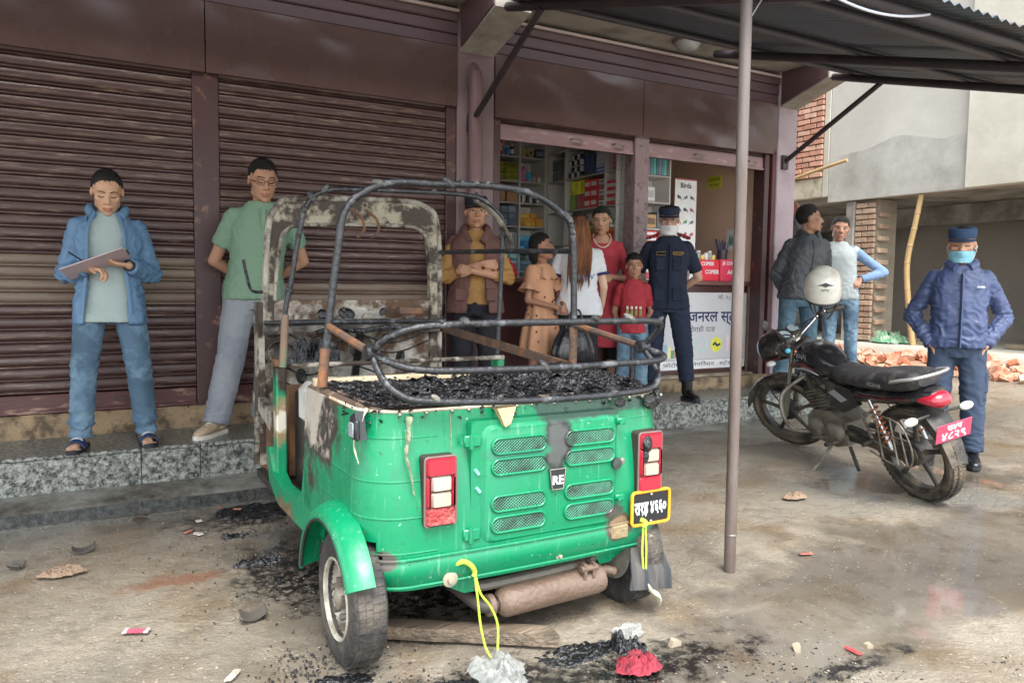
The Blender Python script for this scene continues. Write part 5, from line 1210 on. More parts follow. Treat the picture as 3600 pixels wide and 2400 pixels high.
for c_, r_ in (((1.86, 2.235, .79), (.03, .012, .03)), ((1.91, 2.26, .80), (.02, .02, .035)), ((1.70, 2.21, .80), (.025, .01, .018))): tp('melted_drip', MB().ell(c_, r_), M_CHAR, 40)
# yellow ropes tied to the bumper
M_ROPE = mat('yellow_green_rope', '#b0c944', rough=.6, var=.2, scale=40, bump=.4, bscale=150)
rp1 = empty('tow_rope', (1.07, 2.19, .31), 'yellow green rope knotted on the left of the bumper, hanging to the bag', 'rope')
obj('knot', MB().tube(crv([(1.04, 2.20, .315), (1.06, 2.185, .325), (1.085, 2.18, .31), (1.10, 2.182, .285), (1.095, 2.18, .27)], 4), .0085, 8), M_ROPE, rp1)
obj('strand', MB().tube(crv([(1.098, 2.18, .28), (1.105, 2.17, .20), (1.112, 2.16, .11), (1.125, 2.15, .04), (1.13, 2.12, .015)], 5), .0042, 8), M_ROPE, rp1)
obj('strand', MB().tube(crv([(1.10, 2.18, .28), (1.115, 2.17, .215), (1.15, 2.165, .165), (1.175, 2.16, .10), (1.165, 2.14, .02)], 5), .0042, 8), M_ROPE, rp1)
rp2 = empty('tow_rope', (1.79, 2.175, .35), 'yellow green rope hanging below the number plate', 'rope')
obj('knot', MB().tube(crv([(1.785, 2.185, .362), (1.80, 2.172, .352), (1.79, 2.17, .335)], 4), .009, 8), M_ROPE, rp2)
obj('strand', MB().tube(crv([(1.79, 2.172, .34), (1.785, 2.168, .24), (1.792, 2.162, .15), (1.80, 2.155, .125)], 5), .0042, 8), M_ROPE, rp2)
obj('strand', MB().tube(crv([(1.80, 2.172, .34), (1.803, 2.168, .25), (1.80, 2.162, .16), (1.803, 2.155, .125)], 5), .0042, 8), M_ROPE, rp2)
drp = MB().tube(crv([(1.80, 2.155, .13), (1.815, 2.15, .10), (1.845, 2.145, .075), (1.85, 2.14, .04)], 5), [.008, .012, .016, .02, .022, .024, .026, .027, .028, .028, .028, .027, .025, .02, .016, .008], 8, True, .35)
obj('frayed_end', drp, mat('frayed_rope_end', '#cfd0b0', rough=.7, var=.3, scale=20, bump=.6, dirt='#33312c', dirt_amt=.25), rp2, 40)
# ================================================================ parked motorcycle (built along +x, left side +y, then stood on its side stand)
M_BLK = mat('gloss_black_paint', '#1b1b1f', rough=.22, var=.2, scale=6, coat=.5, dirt='#5d564c', dirt_amt=.2, dscale=6, rvar=.1)
M_MBLK = mat('matt_black_metal', '#2b2a29', rough=.55, var=.25, scale=12, dirt='#6d6252', dirt_amt=.32, dscale=7)
M_ALU = mat('dusty_aluminium', '#8a857b', rough=.5, metal=.45, var=.2, scale=12, dirt='#5b5042', dirt_amt=.38, dscale=8, bump=.2, bscale=40)
M_SEAT = mat('seat_vinyl', '#2a2a2d', rough=.5, var=.15, scale=8, bump=.3, bscale=90, dirt='#55524d', dirt_amt=.25, dscale=10)
M_MRED = mat('dark_red_paint', '#5e2026', rough=.3, var=.15, coat=.4); M_MGREY = mat('silver_decal', '#8d9095', rough=.35, var=.15)
M_ORNG = mat('orange_spring_paint', '#a85a35', rough=.5, var=.25, dirt='#4b3a2d', dirt_amt=.3)
M_CHROME = mat('dull_chrome', '#b5b5b2', rough=.22, metal=.9, var=.1, dirt='#6b6255', dirt_amt=.2)
M_TYRE2 = mat('muddy_tyre', '#312f2c', rough=.8, var=.3, scale=20, bump=.4, bscale=60, dirt='#6f6352', dirt_amt=.42, dscale=5)
moto = empty('motorcycle', (0, 0, 0), 'black motorcycle with red stripes parked on its side stand', 'motorcycle')
def mp_(name, mb, m, smooth=45, parent=None): return obj(name, mb, m, parent or moto, smooth, False)
HX, HZ = 1.27, .305
def mwheel(parent, c, r, w, drum):
    c = V(c); e = empty('wheel', (0, 0, 0), parent=None); e.parent = parent
    prof = [(r * .80, -w * .35), (r * .84, -w * .48), (r * .92, -w * .5), (r * .985, -w * .3), (r, 0), (r * .985, w * .3), (r * .92, w * .5), (r * .84, w * .48), (r * .80, w * .35)]
    t = obj('tyre', MB().lathe(prof, c, (0, 1, 0), 56, True), M_TYRE2, e, 45, False)
    tr = MB()
    for k in range(60):
        a = 2 * math.pi * k / 60
        for yy in (-.30, 0, .30):
            A = Matrix.Translation(c) @ Matrix.Rotation(a + (.05 if yy == 0 else 0), 4, 'Y')
            tr.box(-r * .038, r * .038, yy * w - w * .12, yy * w + w * .12, r * (.99 if yy == 0 else .972), r * (1.018 if yy == 0 else .998), 0, A)
    o = obj('tread', tr, M_TYRE2, t, 0, False); o['kind'] = 'stuff'
    obj('rim', MB().lathe([(r * .72, -w * .28), (r * .80, -w * .42), (r * .835, -w * .40), (r * .80, -w * .2), (r * .75, 0), (r * .80, w * .2), (r * .835, w * .40), (r * .80, w * .42), (r * .72, w * .28)], c, (0, 1, 0), 48, True), M_MBLK, e, 45, False)
    for k in range(5):
        a = 2 * math.pi * k / 5 + .35; d_ = V((math.cos(a), 0, math.sin(a)))
        obj('spoke', MB().tube([c + d_ * r * .2, c + d_ * r * .5, c + d_ * r * .76], [.020, .014, .018], 8, True, .8, (0, 1, 0)), M_MBLK, e, 45, False)
    obj('hub', MB().lathe([(.03, -.06), (drum, -.05), (drum, .035), (drum * .8, .045), (.02, .05)], c, (0, 1, 0), 28), M_MBLK, e, 45, False)
    return e
mwheel(moto, (0, 0, HZ), .305, .092, .075)
# steering assembly turned to the left about the steering axis
steer = empty('steering', (0, 0, 0)); steer.parent = moto
def st_(name, mb, m, smooth=45): return obj(name, mb, m, steer, smooth, False)
ax0, ax1 = V((HX - .0, 0, HZ)), V((HX - .27, 0, .92))
fw_ = mwheel(moto, (HX, 0, HZ), .300, .078, .062)
for q in (-1, 1):
    st_('fork_tube', MB().tube([(HX, q * .075, HZ), (HX - .115, q * .075, .58)], .024, 10), M_ALU); st_('fork_stanchion', MB().tube([(HX - .11, q * .075, .56), (HX - .255, q * .075, .90)], .016, 10), M_CHROME)
st_('fork_clamp', MB().box(HX - .27, HX - .20, -.10, .10, .72, .755, .01).box(HX - .30, HX - .23, -.10, .10, .875, .90, .01), M_MBLK)
fd = MB(); fd.loft([[(HX + .335 * math.cos(R(a)), y, HZ + .335 * math.sin(R(a)) - .02 * (abs(y) / .05) ** 2) for y in (-.055, -.045, 0, .045, .055)] + [(HX + .328 * math.cos(R(a)), y, HZ + .328 * math.sin(R(a)) - .02 * (abs(y) / .05) ** 2) for y in (.053, 0, -.053)] for a in range(10, 156, 8)])
st_('front_fender', fd, M_BLK); 
for q in (-1, 1): st_('fender_stay', MB().tube([(HX - .01, q * .06, HZ + .02), (HX + .10, q * .055, HZ + .30)], .006, 6), M_MBLK)
# head lamp cowl, instruments
st_('head_lamp_cowl', MB().loft([[(x + .02 * math.cos(a) * 0, w * math.cos(a), z + h * math.sin(a)) for a in [2 * math.pi * k / 20 for k in range(20)]] for x, w, h, z in ((HX - .19, .05, .06, .88), (HX - .15, .105, .115, .885), (HX - .06, .115, .125, .875), (HX + .02, .10, .11, .86), (HX + .04, .07, .08, .86))]), M_BLK)
st_('cowl_stripe', MB().tube([(HX - .14, .112, .82), (HX - .03, .115, .80)], .014, 6, True, .4), M_MRED)
st_('head_lamp', MB().lathe([(.08, .035), (.078, .05), (.04, .06), (.001, .062)], (HX - .0, 0, .86), (1, 0, -.05), 22), mat('lamp_lens', '#c3c8cc', rough=.12, var=.1, coat=.5))
for q in (-.055, .055):
    st_('dial', MB().lathe([(.045, -.03), (.05, 0), (.046, .006), (.001, .007)], (HX - .205, q, .985), (-.55, 0, .83), 20), M_MBLK); st_('dial_face', MB().lathe([(.040, .0075), (.001, .0085)], (HX - .205, q, .985), (-.55, 0, .83), 20), mat('dial_face', '#9fb0b4', rough=.2, var=.2, scale=30))
hb = [(HX - .40, .345, 1.005), (HX - .33, .25, 1.015), (HX - .28, .10, .965), (HX - .27, 0, .945), (HX - .28, -.10, .965), (HX - .33, -.25, 1.015), (HX - .40, -.345, 1.005)]
st_('handlebar', MB().tube(crv(hb, 5), .012, 8), M_CHROME)
for q in (-1, 1):
    st_('grip', MB().tube([(HX - .415, q * .36, 1.003), (HX - .355, q * .275, 1.012)], .019, 10), M_MBLK)
    st_('grip_end', MB().ell((HX - .42, q * .368, 1.002), (.02, .02, .02), n=10, m=8), mat('blue_grip_end', '#4a9fb5', rough=.4) if q > 0 else M_MBLK)
    st_('lever', MB().tube(crv([(HX - .30, q * .26, 1.005), (HX - .305, q * .32, 1.0), (HX - .34, q * .38, .995)], 4), .007, 6), M_CHROME); st_('switch_box', MB().box(HX - .36, HX - .31, q * .235 - .022, q * .235 + .022, .99, 1.035, .008), M_MBLK)
    st_('mirror_stem', MB().tube(crv([(HX - .32, q * .21, 1.02), (HX - .30, q * .25, 1.10), (HX - .29, q * .31, 1.16)], 4), .006, 6), M_MBLK); st_('mirror', MB().ell((HX - .285, q * .335, 1.19), (.014, .058, .038), Euler((q * .3, 0, q * .25)).to_matrix(), 14, 10), M_MBLK)
    st_('turn_signal', MB().ell((HX - .10, q * .165, .80), (.035, .032, .022), n=12, m=8), mat('white_signal_lens', '#d5d3cf', rough=.2, var=.1))
for i in range(5): st_('cable', MB().tube(crv([(HX - .30, (.22 - .11 * i), 1.0), (HX - .20, .16 - .08 * i, .96 + .03 * (i % 2)), (HX - .16, .10 - .05 * i, .86), (HX - .26, .05 - .02 * i, .76)], 5), .005, 6), M_MBLK)
# tank
tk = MB(); rr_ = []
for x, w, z0, z1 in ((.985, .05, .70, .80), (.96, .10, .685, .86), (.88, .135, .675, .915), (.78, .14, .67, .925), (.68, .115, .68, .90), (.60, .085, .70, .845), (.55, .05, .72, .80)):
    rr_.append([(x, w * (abs(math.cos(a)) ** .7) * (1 if math.cos(a) > 0 else -1), (z0 + z1) / 2 + (z1 - z0) / 2 * math.sin(a)) for a in [2 * math.pi * k / 26 for k in range(26)]])
tk.loft(rr_); tank = mp_('fuel_tank', tk, M_BLK); mp_('filler_cap', MB().lathe([(.042, 0), (.045, .012), (.03, .018), (.001, .018)], (.80, 0, .918), (0, 0, 1), 22), M_CHROME, 45, tank)
for q in (-1, 1):
    mp_('tank_stripe', MB().prism([(.95, .775), (.80, .80), (.68, .765), (.80, .775)], q * .137, q * .144, 'y'), M_MRED, 20, tank); mp_('tank_stripe', MB().prism([(.93, .745), (.78, .775), (.64, .735), (.78, .752)], q * .135, q * .143, 'y'), M_MGREY, 20, tank)
    Mt = Matrix.Translation((.80, q * .1405, .85)) @ (Matrix.Rotation(R(180), 4, 'Z') if q > 0 else Matrix.Identity(4)) @ Matrix.Rotation(R(90), 4, 'X')
    tm = text_mesh('BAJAJ', .045, 0, .15, .001); tm.transform(Mt); link_obj('tank_lettering', tm, M_MGREY, tank, False)
# seat and tail
se = MB(); rr_ = []
for x, w, z0, z1 in ((.60, .07, .715, .80), (.55, .105, .70, .795), (.42, .125, .69, .785), (.28, .135, .69, .795), (.10, .135, .70, .835), (-.08, .125, .72, .855), (-.22, .105, .745, .86), (-.27, .07, .77, .85)):
    rr_.append([(x, w * (abs(math.cos(a)) ** .6) * (1 if math.cos(a) > 0 else -1), (z0 + z1) / 2 + (z1 - z0) / 2 * (abs(math.sin(a)) ** .8) * (1 if math.sin(a) > 0 else -1)) for a in [2 * math.pi * k / 26 for k in range(26)]])
se.loft(rr_); seat = mp_('seat', se, M_SEAT)
tm = text_mesh('XCD135', .032, 0, .15, .0008)
for q in (1,): tm.transform(Matrix.Translation((.12, .1365, .755)) @ Matrix.Rotation(R(180), 4, 'Z') @ Matrix.Rotation(R(90), 4, 'X')); link_obj('seat_lettering', tm, M_MGREY, seat, False)
tl = MB(); rr_ = []
for x, w, z0, z1 in ((.46, .10, .60, .69), (.25, .12, .61, .695), (.05, .125, .625, .715), (-.15, .115, .65, .74), (-.28, .085, .67, .765), (-.36, .055, .69, .76)):
    rr_.append([(x, w * (abs(math.cos(a)) ** .6) * (1 if math.cos(a) > 0 else -1), (z0 + z1) / 2 + (z1 - z0) / 2 * math.sin(a)) for a in [2 * math.pi * k / 22 for k in range(22)]])
tl.loft(rr_); tail = mp_('tail_cowl', tl, M_BLK)
for q in (-1, 1): mp_('tail_stripe', MB().tube([(.30, q * .122, .655), (.05, q * .129, .675), (-.18, q * .113, .70)], .013, 6, True, .3, (0, 0, 1)), M_MRED, 45, tail)
mp_('tail_lamp', MB().loft([[(x, w * math.cos(a), z + h * math.sin(a)) for a in [2 * math.pi * k / 18 for k in range(18)]] for x, w, z, h in ((-.26, .09, .70, .045), (-.36, .078, .695, .05), (-.41, .06, .69, .038), (-.43, .03, .688, .018))]), M_RED, 45)
mp_('grab_rail', MB().tube(crv([(-.05, .135, .80), (-.18, .14, .825), (-.30, .11, .84), (-.35, .0, .845), (-.30, -.11, .84), (-.18, -.14, .825), (-.05, -.135, .80)], 5), .016, 8, True, .7), mat('silver_rail', '#a9aaa8', rough=.35, metal=.5, var=.1))
mp_('rear_fender', MB().loft([[(x, y, z - .015 * (abs(y) / w) ** 2) for y in (-w, -w * .5, 0, w * .5, w)] + [(x + .006, y, z - .008 - .015 * (abs(y) / w) ** 2) for y in (w, 0, -w)] for x, z, w in ((.05, .62, .07), (-.15, .63, .075), (-.30, .61, .075), (-.40, .53, .07), (-.46, .42, .062), (-.50, .32, .052))]), M_MBLK)
pg = empty('number_plate', (0, 0, 0)); pg.parent = moto
Mp = Matrix.Translation((-.475, .0, .52)) @ Matrix.Rotation(R(-24), 4, 'Y')
obj('plate', MB().box(-.006, 0, -.115, .115, -.062, .062, .002).xf(Mp), mat('plate_pink_red', '#c24b66', rough=.4, var=.12), pg, 30, False)
Mtxt = Mp @ Matrix.Translation((-.0072, 0, 0)) @ Matrix.Rotation(R(-90), 4, 'Z') @ Matrix.Rotation(R(90), 4, 'X')
for s_, sz, dz in (('रा४प', .052, .032), ('४८२९', .075, -.024)):
    tm = text_mesh(s_, sz, 0, 0, .0022); tm.transform(Mtxt @ Matrix.Translation((0, dz, 0))); link_obj('lettering', tm, mat('plate_letters', '#ecdfe2', rough=.4), pg, False)
for q in (-1, 1):
    mp_('signal_stem', MB().tube([(-.30, q * .05, .60), (-.32, q * .15, .60)], .010, 6), M_MBLK); mp_('turn_signal', MB().ell((-.33, q * .185, .60), (.035, .045, .026), n=14, m=8), mat('white_signal_lens', '#d5d3cf', rough=.2, var=.1))
# frame, engine
for q in (-1, 1): mp_('frame_tube', MB().tube(crv([(.98, q * .03, .80), (.80, q * .07, .62), (.55, q * .10, .60), (.30, q * .105, .62), (.0, q * .10, .66)], 5), .016, 8), M_MBLK)
mp_('down_tube', MB().tube(crv([(.99, 0, .78), (.96, 0, .55), (.90, 0, .34)], 5), .019, 8), M_MBLK)
mp_('crankcase', MB().loft([[(x + 0, y, z) for x, z in [(.50, .24), (.62, .20), (.80, .21), (.90, .28), (.90, .38), (.80, .44), (.62, .46), (.50, .40)]] for y in (-.10, -.08, .08, .10)]), M_ALU)
for cx, cz, r_ in ((.60, .31, .085), (.80, .31, .075)): mp_('engine_cover', MB().lathe([(r_, 0), (r_ * .97, .025), (r_ * .75, .038), (.001, .042)], (cx, .10, cz), (0, 1, 0), 28), M_ALU); mp_('engine_cover', MB().lathe([(r_, 0), (r_ * .97, .025), (.001, .04)], (cx, -.10, cz), (0, -1, 0), 28), M_ALU)
d_ = V((.30, 0, .95)).normalized(); c0 = V((.78, 0, .42))
mp_('cylinder', MB().tube([c0, c0 + d_ * .17], .06, 14), M_ALU)
for i in range(7): A = Matrix.Translation(c0 + d_ * (.02 + .023 * i)) @ d_.to_track_quat('Z', 'X').to_matrix().to_4x4(); mp_('cooling_fin', MB().box(-.085, .085, -.085, .085, -.004, .004, .002, A), M_ALU, 0)
mp_('cylinder_head', MB().tube([c0 + d_ * .18, c0 + d_ * .25], [.07, .05], 12), M_MBLK); mp_('carburettor', MB().tube([(.70, .0, .54), (.60, .0, .55)], .035, 12).box(.62, .68, -.03, .03, .47, .52, .01), M_ALU)
mp_('side_cover', MB().prism([(.62, .70), (.35, .68), (.30, .58), (.45, .50), (.58, .52)], .095, .125, 'y'), M_BLK, 20); mp_('side_cover', MB().prism([(.62, .70), (.35, .68), (.30, .58), (.45, .50), (.58, .52)], -.125, -.095, 'y'), M_BLK, 20)
mp_('cover_decal', MB().prism([(.58, .62), (.46, .57), (.40, .60), (.52, .65)], .125, .128, 'y'), M_MGREY, 20)
mp_('exhaust', MB().tube(crv([(.88, -.05, .55), (.98, -.08, .45), (.95, -.11, .28), (.75, -.13, .22), (.45, -.14, .24)], 5), .022, 10), M_CHROME); mp_('silencer', MB().tube([(.45, -.145, .24), (.35, -.15, .26), (-.15, -.16, .33), (-.18, -.16, .335)], [.024, .042, .048, .03], 14), M_CHROME)
for q in (-1, 1):
    mp_('swing_arm', MB().tube([(.50, q * .09, .34), (0, q * .085, HZ)], .020, 8), M_MBLK)
    sh_ = mp_('shock_absorber', MB().tube([(.06, q * .12, .34), (.20, q * .12, .64)], .013, 8), M_CHROME)
    hel = [(.08 + .10 * t + .026 * math.cos(t * 44) * .9, q * .12 + .026 * math.sin(t * 44), .385 + .215 * t - .026 * math.cos(t * 44) * .4) for t in [i / 120 for i in range(121)]]
    mp_('shock_spring', MB().tube(hel, .0062, 6), M_ORNG, 45, sh_)
mp_('chain_case', MB().loft([[(x, .055, z - h), (x, .085, z - h), (x, .085, z + h), (x, .055, z + h)] for x, z, h in ((.56, .33, .06), (.30, .325, .045), (.05, .315, .05), (-.06, .31, .045))]), M_MBLK); mp_('sprocket', MB().lathe([(.07, 0), (.075, .012), (.02, .02)], (0, .06, HZ), (0, 1, 0), 26), M_MBLK)
for q in (-1, 1):
    mp_('foot_peg', MB().tube([(.55, q * .11, .27), (.55, q * .23, .275)], .016, 8), M_MBLK); mp_('pillion_peg', MB().tube([(.22, q * .12, .36), (.20, q * .21, .36)], .014, 8), M_MBLK); mp_('peg_bracket', MB().tube([(.34, q * .10, .56), (.22, q * .12, .36), (.05, q * .11, .33)], .010, 6), M_ALU)
    gd = crv([(.93, q * .05, .66), (1.0, q * .19, .56), (.98, q * .24, .44), (.92, q * .22, .30), (.86, q * .06, .25)], 5); mp_('leg_guard', MB().tube(gd, .015, 8), M_ALU)
mp_('gear_lever', MB().tube(crv([(.80, .15, .24), (.70, .16, .27), (.63, .155, .29)], 4), .008, 6), M_ALU); mp_('stand_centre', MB().tube([(.48, .10, .24), (.36, .15, .12)], .012, 6), M_MBLK)
# saree guard of bent wire on the left
sg_ = [[(.22, .15, .56), (.05, .17, .58), (-.16, .17, .55), (-.25, .165, .42), (-.20, .16, .30), (.02, .16, .27), (.22, .15, .30)], [(.12, .155, .57), (.10, .16, .28)], [(-.02, .165, .58), (-.04, .16, .27)], [(-.12, .165, .57), (-.16, .16, .29)], [(.20, .15, .45), (-.23, .165, .46)]]
for q in sg_: mp_('saree_guard_wire', MB().tube(crv(q, 5) if len(q) > 2 else q, .0055, 6), M_ALU)
ss = [(.62, .10, .26), (.66, .19, .14), (.70, .285, .03)]
mp_('side_stand', MB().tube(crv(ss, 5), .012, 8), M_ALU); mp_('stand_foot', MB().box(.67, .75, .26, .31, .018, .03, .004), M_ALU)
# short tail: pull everything behind the rear axle in
for o in moto.children_recursive:
    if o.type == 'MESH':
        for v in o.data.vertices:
            if v.co.x < 0 and not (o.parent and o.parent.name.startswith('wheel')) and o.name.split('.')[0] not in ('tread', 'tyre', 'rim', 'hub', 'spoke', 'sprocket'): v.co.x *= .62
# steer the front end left about the fork axis
axd = (ax1 - ax0).normalized(); Ms = Matrix.Translation(ax1) @ Matrix.Rotation(R(26), 4, axd) @ Matrix.Translation(-ax1)
steer.matrix_local = Ms; fw_.matrix_local = Ms
moto.matrix_world = (Matrix.Translation((4.30, 2.66, 0)) @ Matrix.Rotation(math.atan2(1.28, .38), 4, 'Z') @ Matrix.Rotation(R(-1.6), 4, 'Y')
                     @ Matrix.Rotation(R(-14), 4, 'X') @ Matrix.Diagonal((1.02, .98, .94, 1)))
# white helmet hung on the left mirror
hm = empty('helmet', (4.38, 3.49, 1.22), 'white open-face helmet hung on the motorcycle handlebar', 'helmet')
Mhm = Matrix.Translation((4.38, 3.49, 1.24)) @ Matrix.Rotation(R(-46), 4, 'Z') @ Matrix.Rotation(R(8), 4, 'X')
sh = MB(); rr_ = []
for j in range(15):
    th = R(4 + 118 * j / 14)
    rr_.append([V((.122 * math.sin(th) * math.cos(a), .138 * math.sin(th) * math.sin(a), .138 * math.cos(th) - .02 * (1 - math.sin(a)) * sm(.6, 1, j / 14))) for a in [2 * math.pi * k / 36 for k in range(36)]])
sh.loft(rr_, True, False); o = obj('shell', sh.xf(Mhm), mat('white_helmet_paint', '#cfcdc0', rough=.25, var=.06, coat=.5, dirt='#a59f8c', dirt_amt=.25, dscale=5), hm, 60); md = o.modifiers.new('t', 'SOLIDIFY'); md.thickness = .012
obj('edge_trim', MB().tube([p_ + V((0, 0, 0)) for p_ in [Mhm @ q for q in rr_[-1]]] + [Mhm @ rr_[-1][0]], .008, 6, False), M_MBLK, hm)
obj('lining', MB().ell((0, 0, -.02), (.098, .11, .095)).xf(Mhm), mat('dark_lining', '#26262a', rough=.9, var=.3), hm)
for q in (-1, 1): obj('chin_strap', MB().tube(crv([Mhm @ V((q * .10, .0, -.06)), Mhm @ V((q * .07, -.04, -.16)), Mhm @ V((q * .03, -.05, -.22))], 4), .010, 6, True, .4), M_MBLK, hm)
wing = MB().prism([(-.055, .022), (-.02, .030), (0, .040), (.02, .030), (.055, .022), (.02, .018), (0, .008), (-.02, .018)], -.141, -.134, 'y'); obj('emblem', wing.xf(Mhm), mat('dark_emblem', '#3a3a3c', rough=.4), hm, 20)
tm = text_mesh('NTC', .022, 0, 0, .0006); tm.transform(Mhm @ Matrix.Translation((0, -.139, -.012)) @ Matrix.Rotation(R(90), 4, 'X')); link_obj('lettering', tm, mat('dark_emblem', '#3a3a3c'), hm)
# ================================================================ people
def remesh(mb, voxel, smooth_it=3, name='tmp', factor=.5):
    me = mb.mesh(name) if isinstance(mb, MB) else mb
    o = bpy.data.objects.new('tmp_remesh', me); COL.objects.link(o)
    m = o.modifiers.new('r', 'REMESH'); m.mode = 'VOXEL'; m.voxel_size = voxel; m.use_smooth_shade = True
    if smooth_it:
        s = o.modifiers.new('s', 'SMOOTH'); s.factor = factor; s.iterations = smooth_it
    dg = bpy.context.evaluated_depsgraph_get()
    r = bpy.data.meshes.new_from_object(o.evaluated_get(dg)); r.name = name
    bpy.data.objects.remove(o); bpy.data.meshes.remove(me)
    return r
def wrinkle(me, amp, sc=(9, 9, 5), seed=0.0, extra=None, zones=()):
    """cloth: soft swells everywhere, sharper folds gathered in zones (centre, radius, axis, folds per metre, depth)"""
    n = [v.normal.copy() for v in me.vertices]
    for v, nn in zip(me.vertices, n):
        p = v.co
        a = N3(p.x * sc[0] * .6 + seed, p.y * sc[1] * .6 + seed, p.z * sc[2] * .8)
        wx = p.x + .035 * N3(p.x * 6, p.y * 6, p.z * 6 + seed); wz = p.z + .045 * N3(p.x * 5 + seed, p.y * 5, p.z * 5)
        b = max(0, 1 - 3.0 * abs(N3(wx * sc[0] + wz * 9 + seed, p.y * sc[1], wz * sc[2] * 1.5 + seed * 2))) ** 1.5
        d = amp * .5 * (.5 * a + .6 * b - .2)
        if extra: d *= extra(p)
        for c, r, ax, fq, dp in zones:
            q = p - c; w = q.length / r
            if w < 1.8:
                t = q.dot(ax) * fq + 1.5 * N3(p.x * 7 + seed, p.y * 7, p.z * 7) + .8 * N3(p.x * 17, p.y * 17 + seed, p.z * 17)
                d += dp * math.exp(-w * w) * ((.5 + .5 * math.sin(6.283 * t)) ** 1.7 - .35)
        v.co = p + nn * d
    me.update()
def cut(me, fn):
    """delete faces whose centre satisfies fn"""
    bm = bmesh.new(); bm.from_mesh(me)
    bmesh.ops.delete(bm, geom=[f for f in bm.faces if fn(f.calc_center_median())], context='FACES')
    # relax the ragged edge a little
    for _ in range(4):
        bv = [v for v in bm.verts if v.is_boundary]; new = {}
        for v in bv:
            nb = [e.other_vert(v) for e in v.link_edges if e.is_boundary]
            if len(nb) == 2: new[v] = (v.co * .5 + (nb[0].co + nb[1].co) * .25)
        for v, c in new.items(): v.co = c
    bm.to_mesh(me); bm.free(); me.update()
def finish(name, me, m, parent, thick=0.0):
    me.polygons.foreach_set('use_smooth', [True] * len(me.polygons)); me.materials.clear(); me.materials.append(m)
    o = bpy.data.objects.new(name, me); COL.objects.link(o); o.parent = parent
    if thick: md = o.modifiers.new('thick', 'SOLIDIFY'); md.thickness = thick; md.offset = 0
    return o
def lp(name, mb, m, parent, smooth=60): return obj(name, mb, m, parent, smooth, False)

SKIN = {}
def skin(c):
    if c not in SKIN:
        l_ = lin(c); g_ = .3 * l_[0] + .6 * l_[1] + .1 * l_[2]
        m = mat('skin_' + c.strip('#'), [g_ + (x - g_) * .82 for x in l_], rough=.5, var=.07, scale=14, bump=.06, bscale=90, spec=.4)
        p = m.node_tree.nodes['Principled BSDF']; p.inputs['Subsurface Weight'].default_value = .06; p.inputs['Subsurface Radius'].default_value = (.02, .008, .004); p.inputs['Subsurface Scale'].default_value = .4
        SKIN[c] = m
    return SKIN[c]
def fabric(name, c, rough=.85, var=.1, dirt=None, da=0, scale=8, bump=.25, spec=.25, bscale=120, **k):
    if name in MATS: return MATS[name]
    crum = k.pop('crumple', .38)
    c = lin(c) if isinstance(c, str) else c; g = .25 * c[0] + .6 * c[1] + .15 * c[2]; c = [g + (x - g) * .80 for x in c]
    m = mat(name, c, rough=rough, var=var, scale=scale, bump=bump, bscale=bscale, dirt=dirt, dirt_amt=da, spec=spec, bdist=.0025, **k)
    nt = m.node_tree; nd = nt.nodes; L = nt.links; pb = nd['Principled BSDF']      # soft creases under the weave
    tc = nd.new('ShaderNodeTexCoord'); mp = nd.new('ShaderNodeMapping'); mp.inputs['Scale'].default_value = (1, 1, .55); mp.inputs['Rotation'].default_value = (.3, .5, .2)
    nz_ = nd.new('ShaderNodeTexNoise'); nz_.noise_type = 'RIDGED_MULTIFRACTAL'; nz_.inputs['Scale'].default_value = 6.5; nz_.inputs['Detail'].default_value = 2.5; nz_.inputs['Roughness'].default_value = .45; nz_.inputs['Distortion'].default_value = .5
    L.new(tc.outputs['Object'], mp.inputs['Vector']); L.new(mp.outputs[0], nz_.inputs['Vector'])
    bp = nd.new('ShaderNodeBump'); bp.inputs['Strength'].default_value = crum; bp.inputs['Distance'].default_value = .045
    L.new(nz_.outputs[0], bp.inputs['Height'])
    old = pb.inputs['Normal'].links[0].from_node if pb.inputs['Normal'].links else None
    if old is not None: L.new(bp.outputs[0], old.inputs['Normal'])
    else: L.new(bp.outputs[0], pb.inputs['Normal'])
    return m
M_HAIR = mat('black_hair', '#1c1814', rough=.55, var=.4, scale=30, stretch=(6, 6, 1), bump=.7, bscale=90, spec=.5)
M_EYE = mat('eye_white', '#cfc7bd', rough=.25, var=.04); M_IRIS = mat('dark_iris', '#15100c', rough=.15, var=.1)
M_LID = mat('eyelid_line', '#2a1a12', rough=.6)

def hand(mb, w, d, pn, curl, s, thumb=1, spread=.02):
    """five fingers; w wrist, d direction, pn palm normal, curl degrees per joint"""
    w, d, pn = V(w), V(d).normalized(), V(pn).normalized(); pn = (pn - d * pn.dot(d)).normalized(); side = d.cross(pn) * thumb
    for i, (off, L, kn) in enumerate(((-.030, .072, .082), (-.010, .082, .088), (.011, .076, .085), (.030, .060, .078))):
        k0 = w + side * (off * .45 * s) + d * (.012 * s); k1 = w + (side * off + d * kn) * s
        mb.rc(k0, k1, .014 * s, .0115 * s, 8, k=2)
        p = k1; dd = (d + side * off * 3.0).normalized(); cu = curl
        for seg, fr in ((.45, .0098), (.32, .0090), (.23, .0080)):
            dd = (Matrix.Rotation(R(cu), 3, dd.cross(pn).normalized()) @ dd).normalized()
            q = p + dd * (L * seg * s); mb.rc(p, q, fr * s, fr * .94 * s, 8, k=2); p = q
    t0 = w + (side * -.026 + d * .022) * s; t1 = t0 + (side * -.020 + d * .032 + pn * .014) * s; t2 = t1 + (side * -.006 + d * .026 + pn * .012) * s
    mb.rc(w + d * .01 * s, t0, .016 * s, .014 * s, 8, k=2); mb.rc(t0, t1, .013 * s, .011 * s, 8, k=2); mb.rc(t1, t2, .0105 * s, .009 * s, 8, k=2)

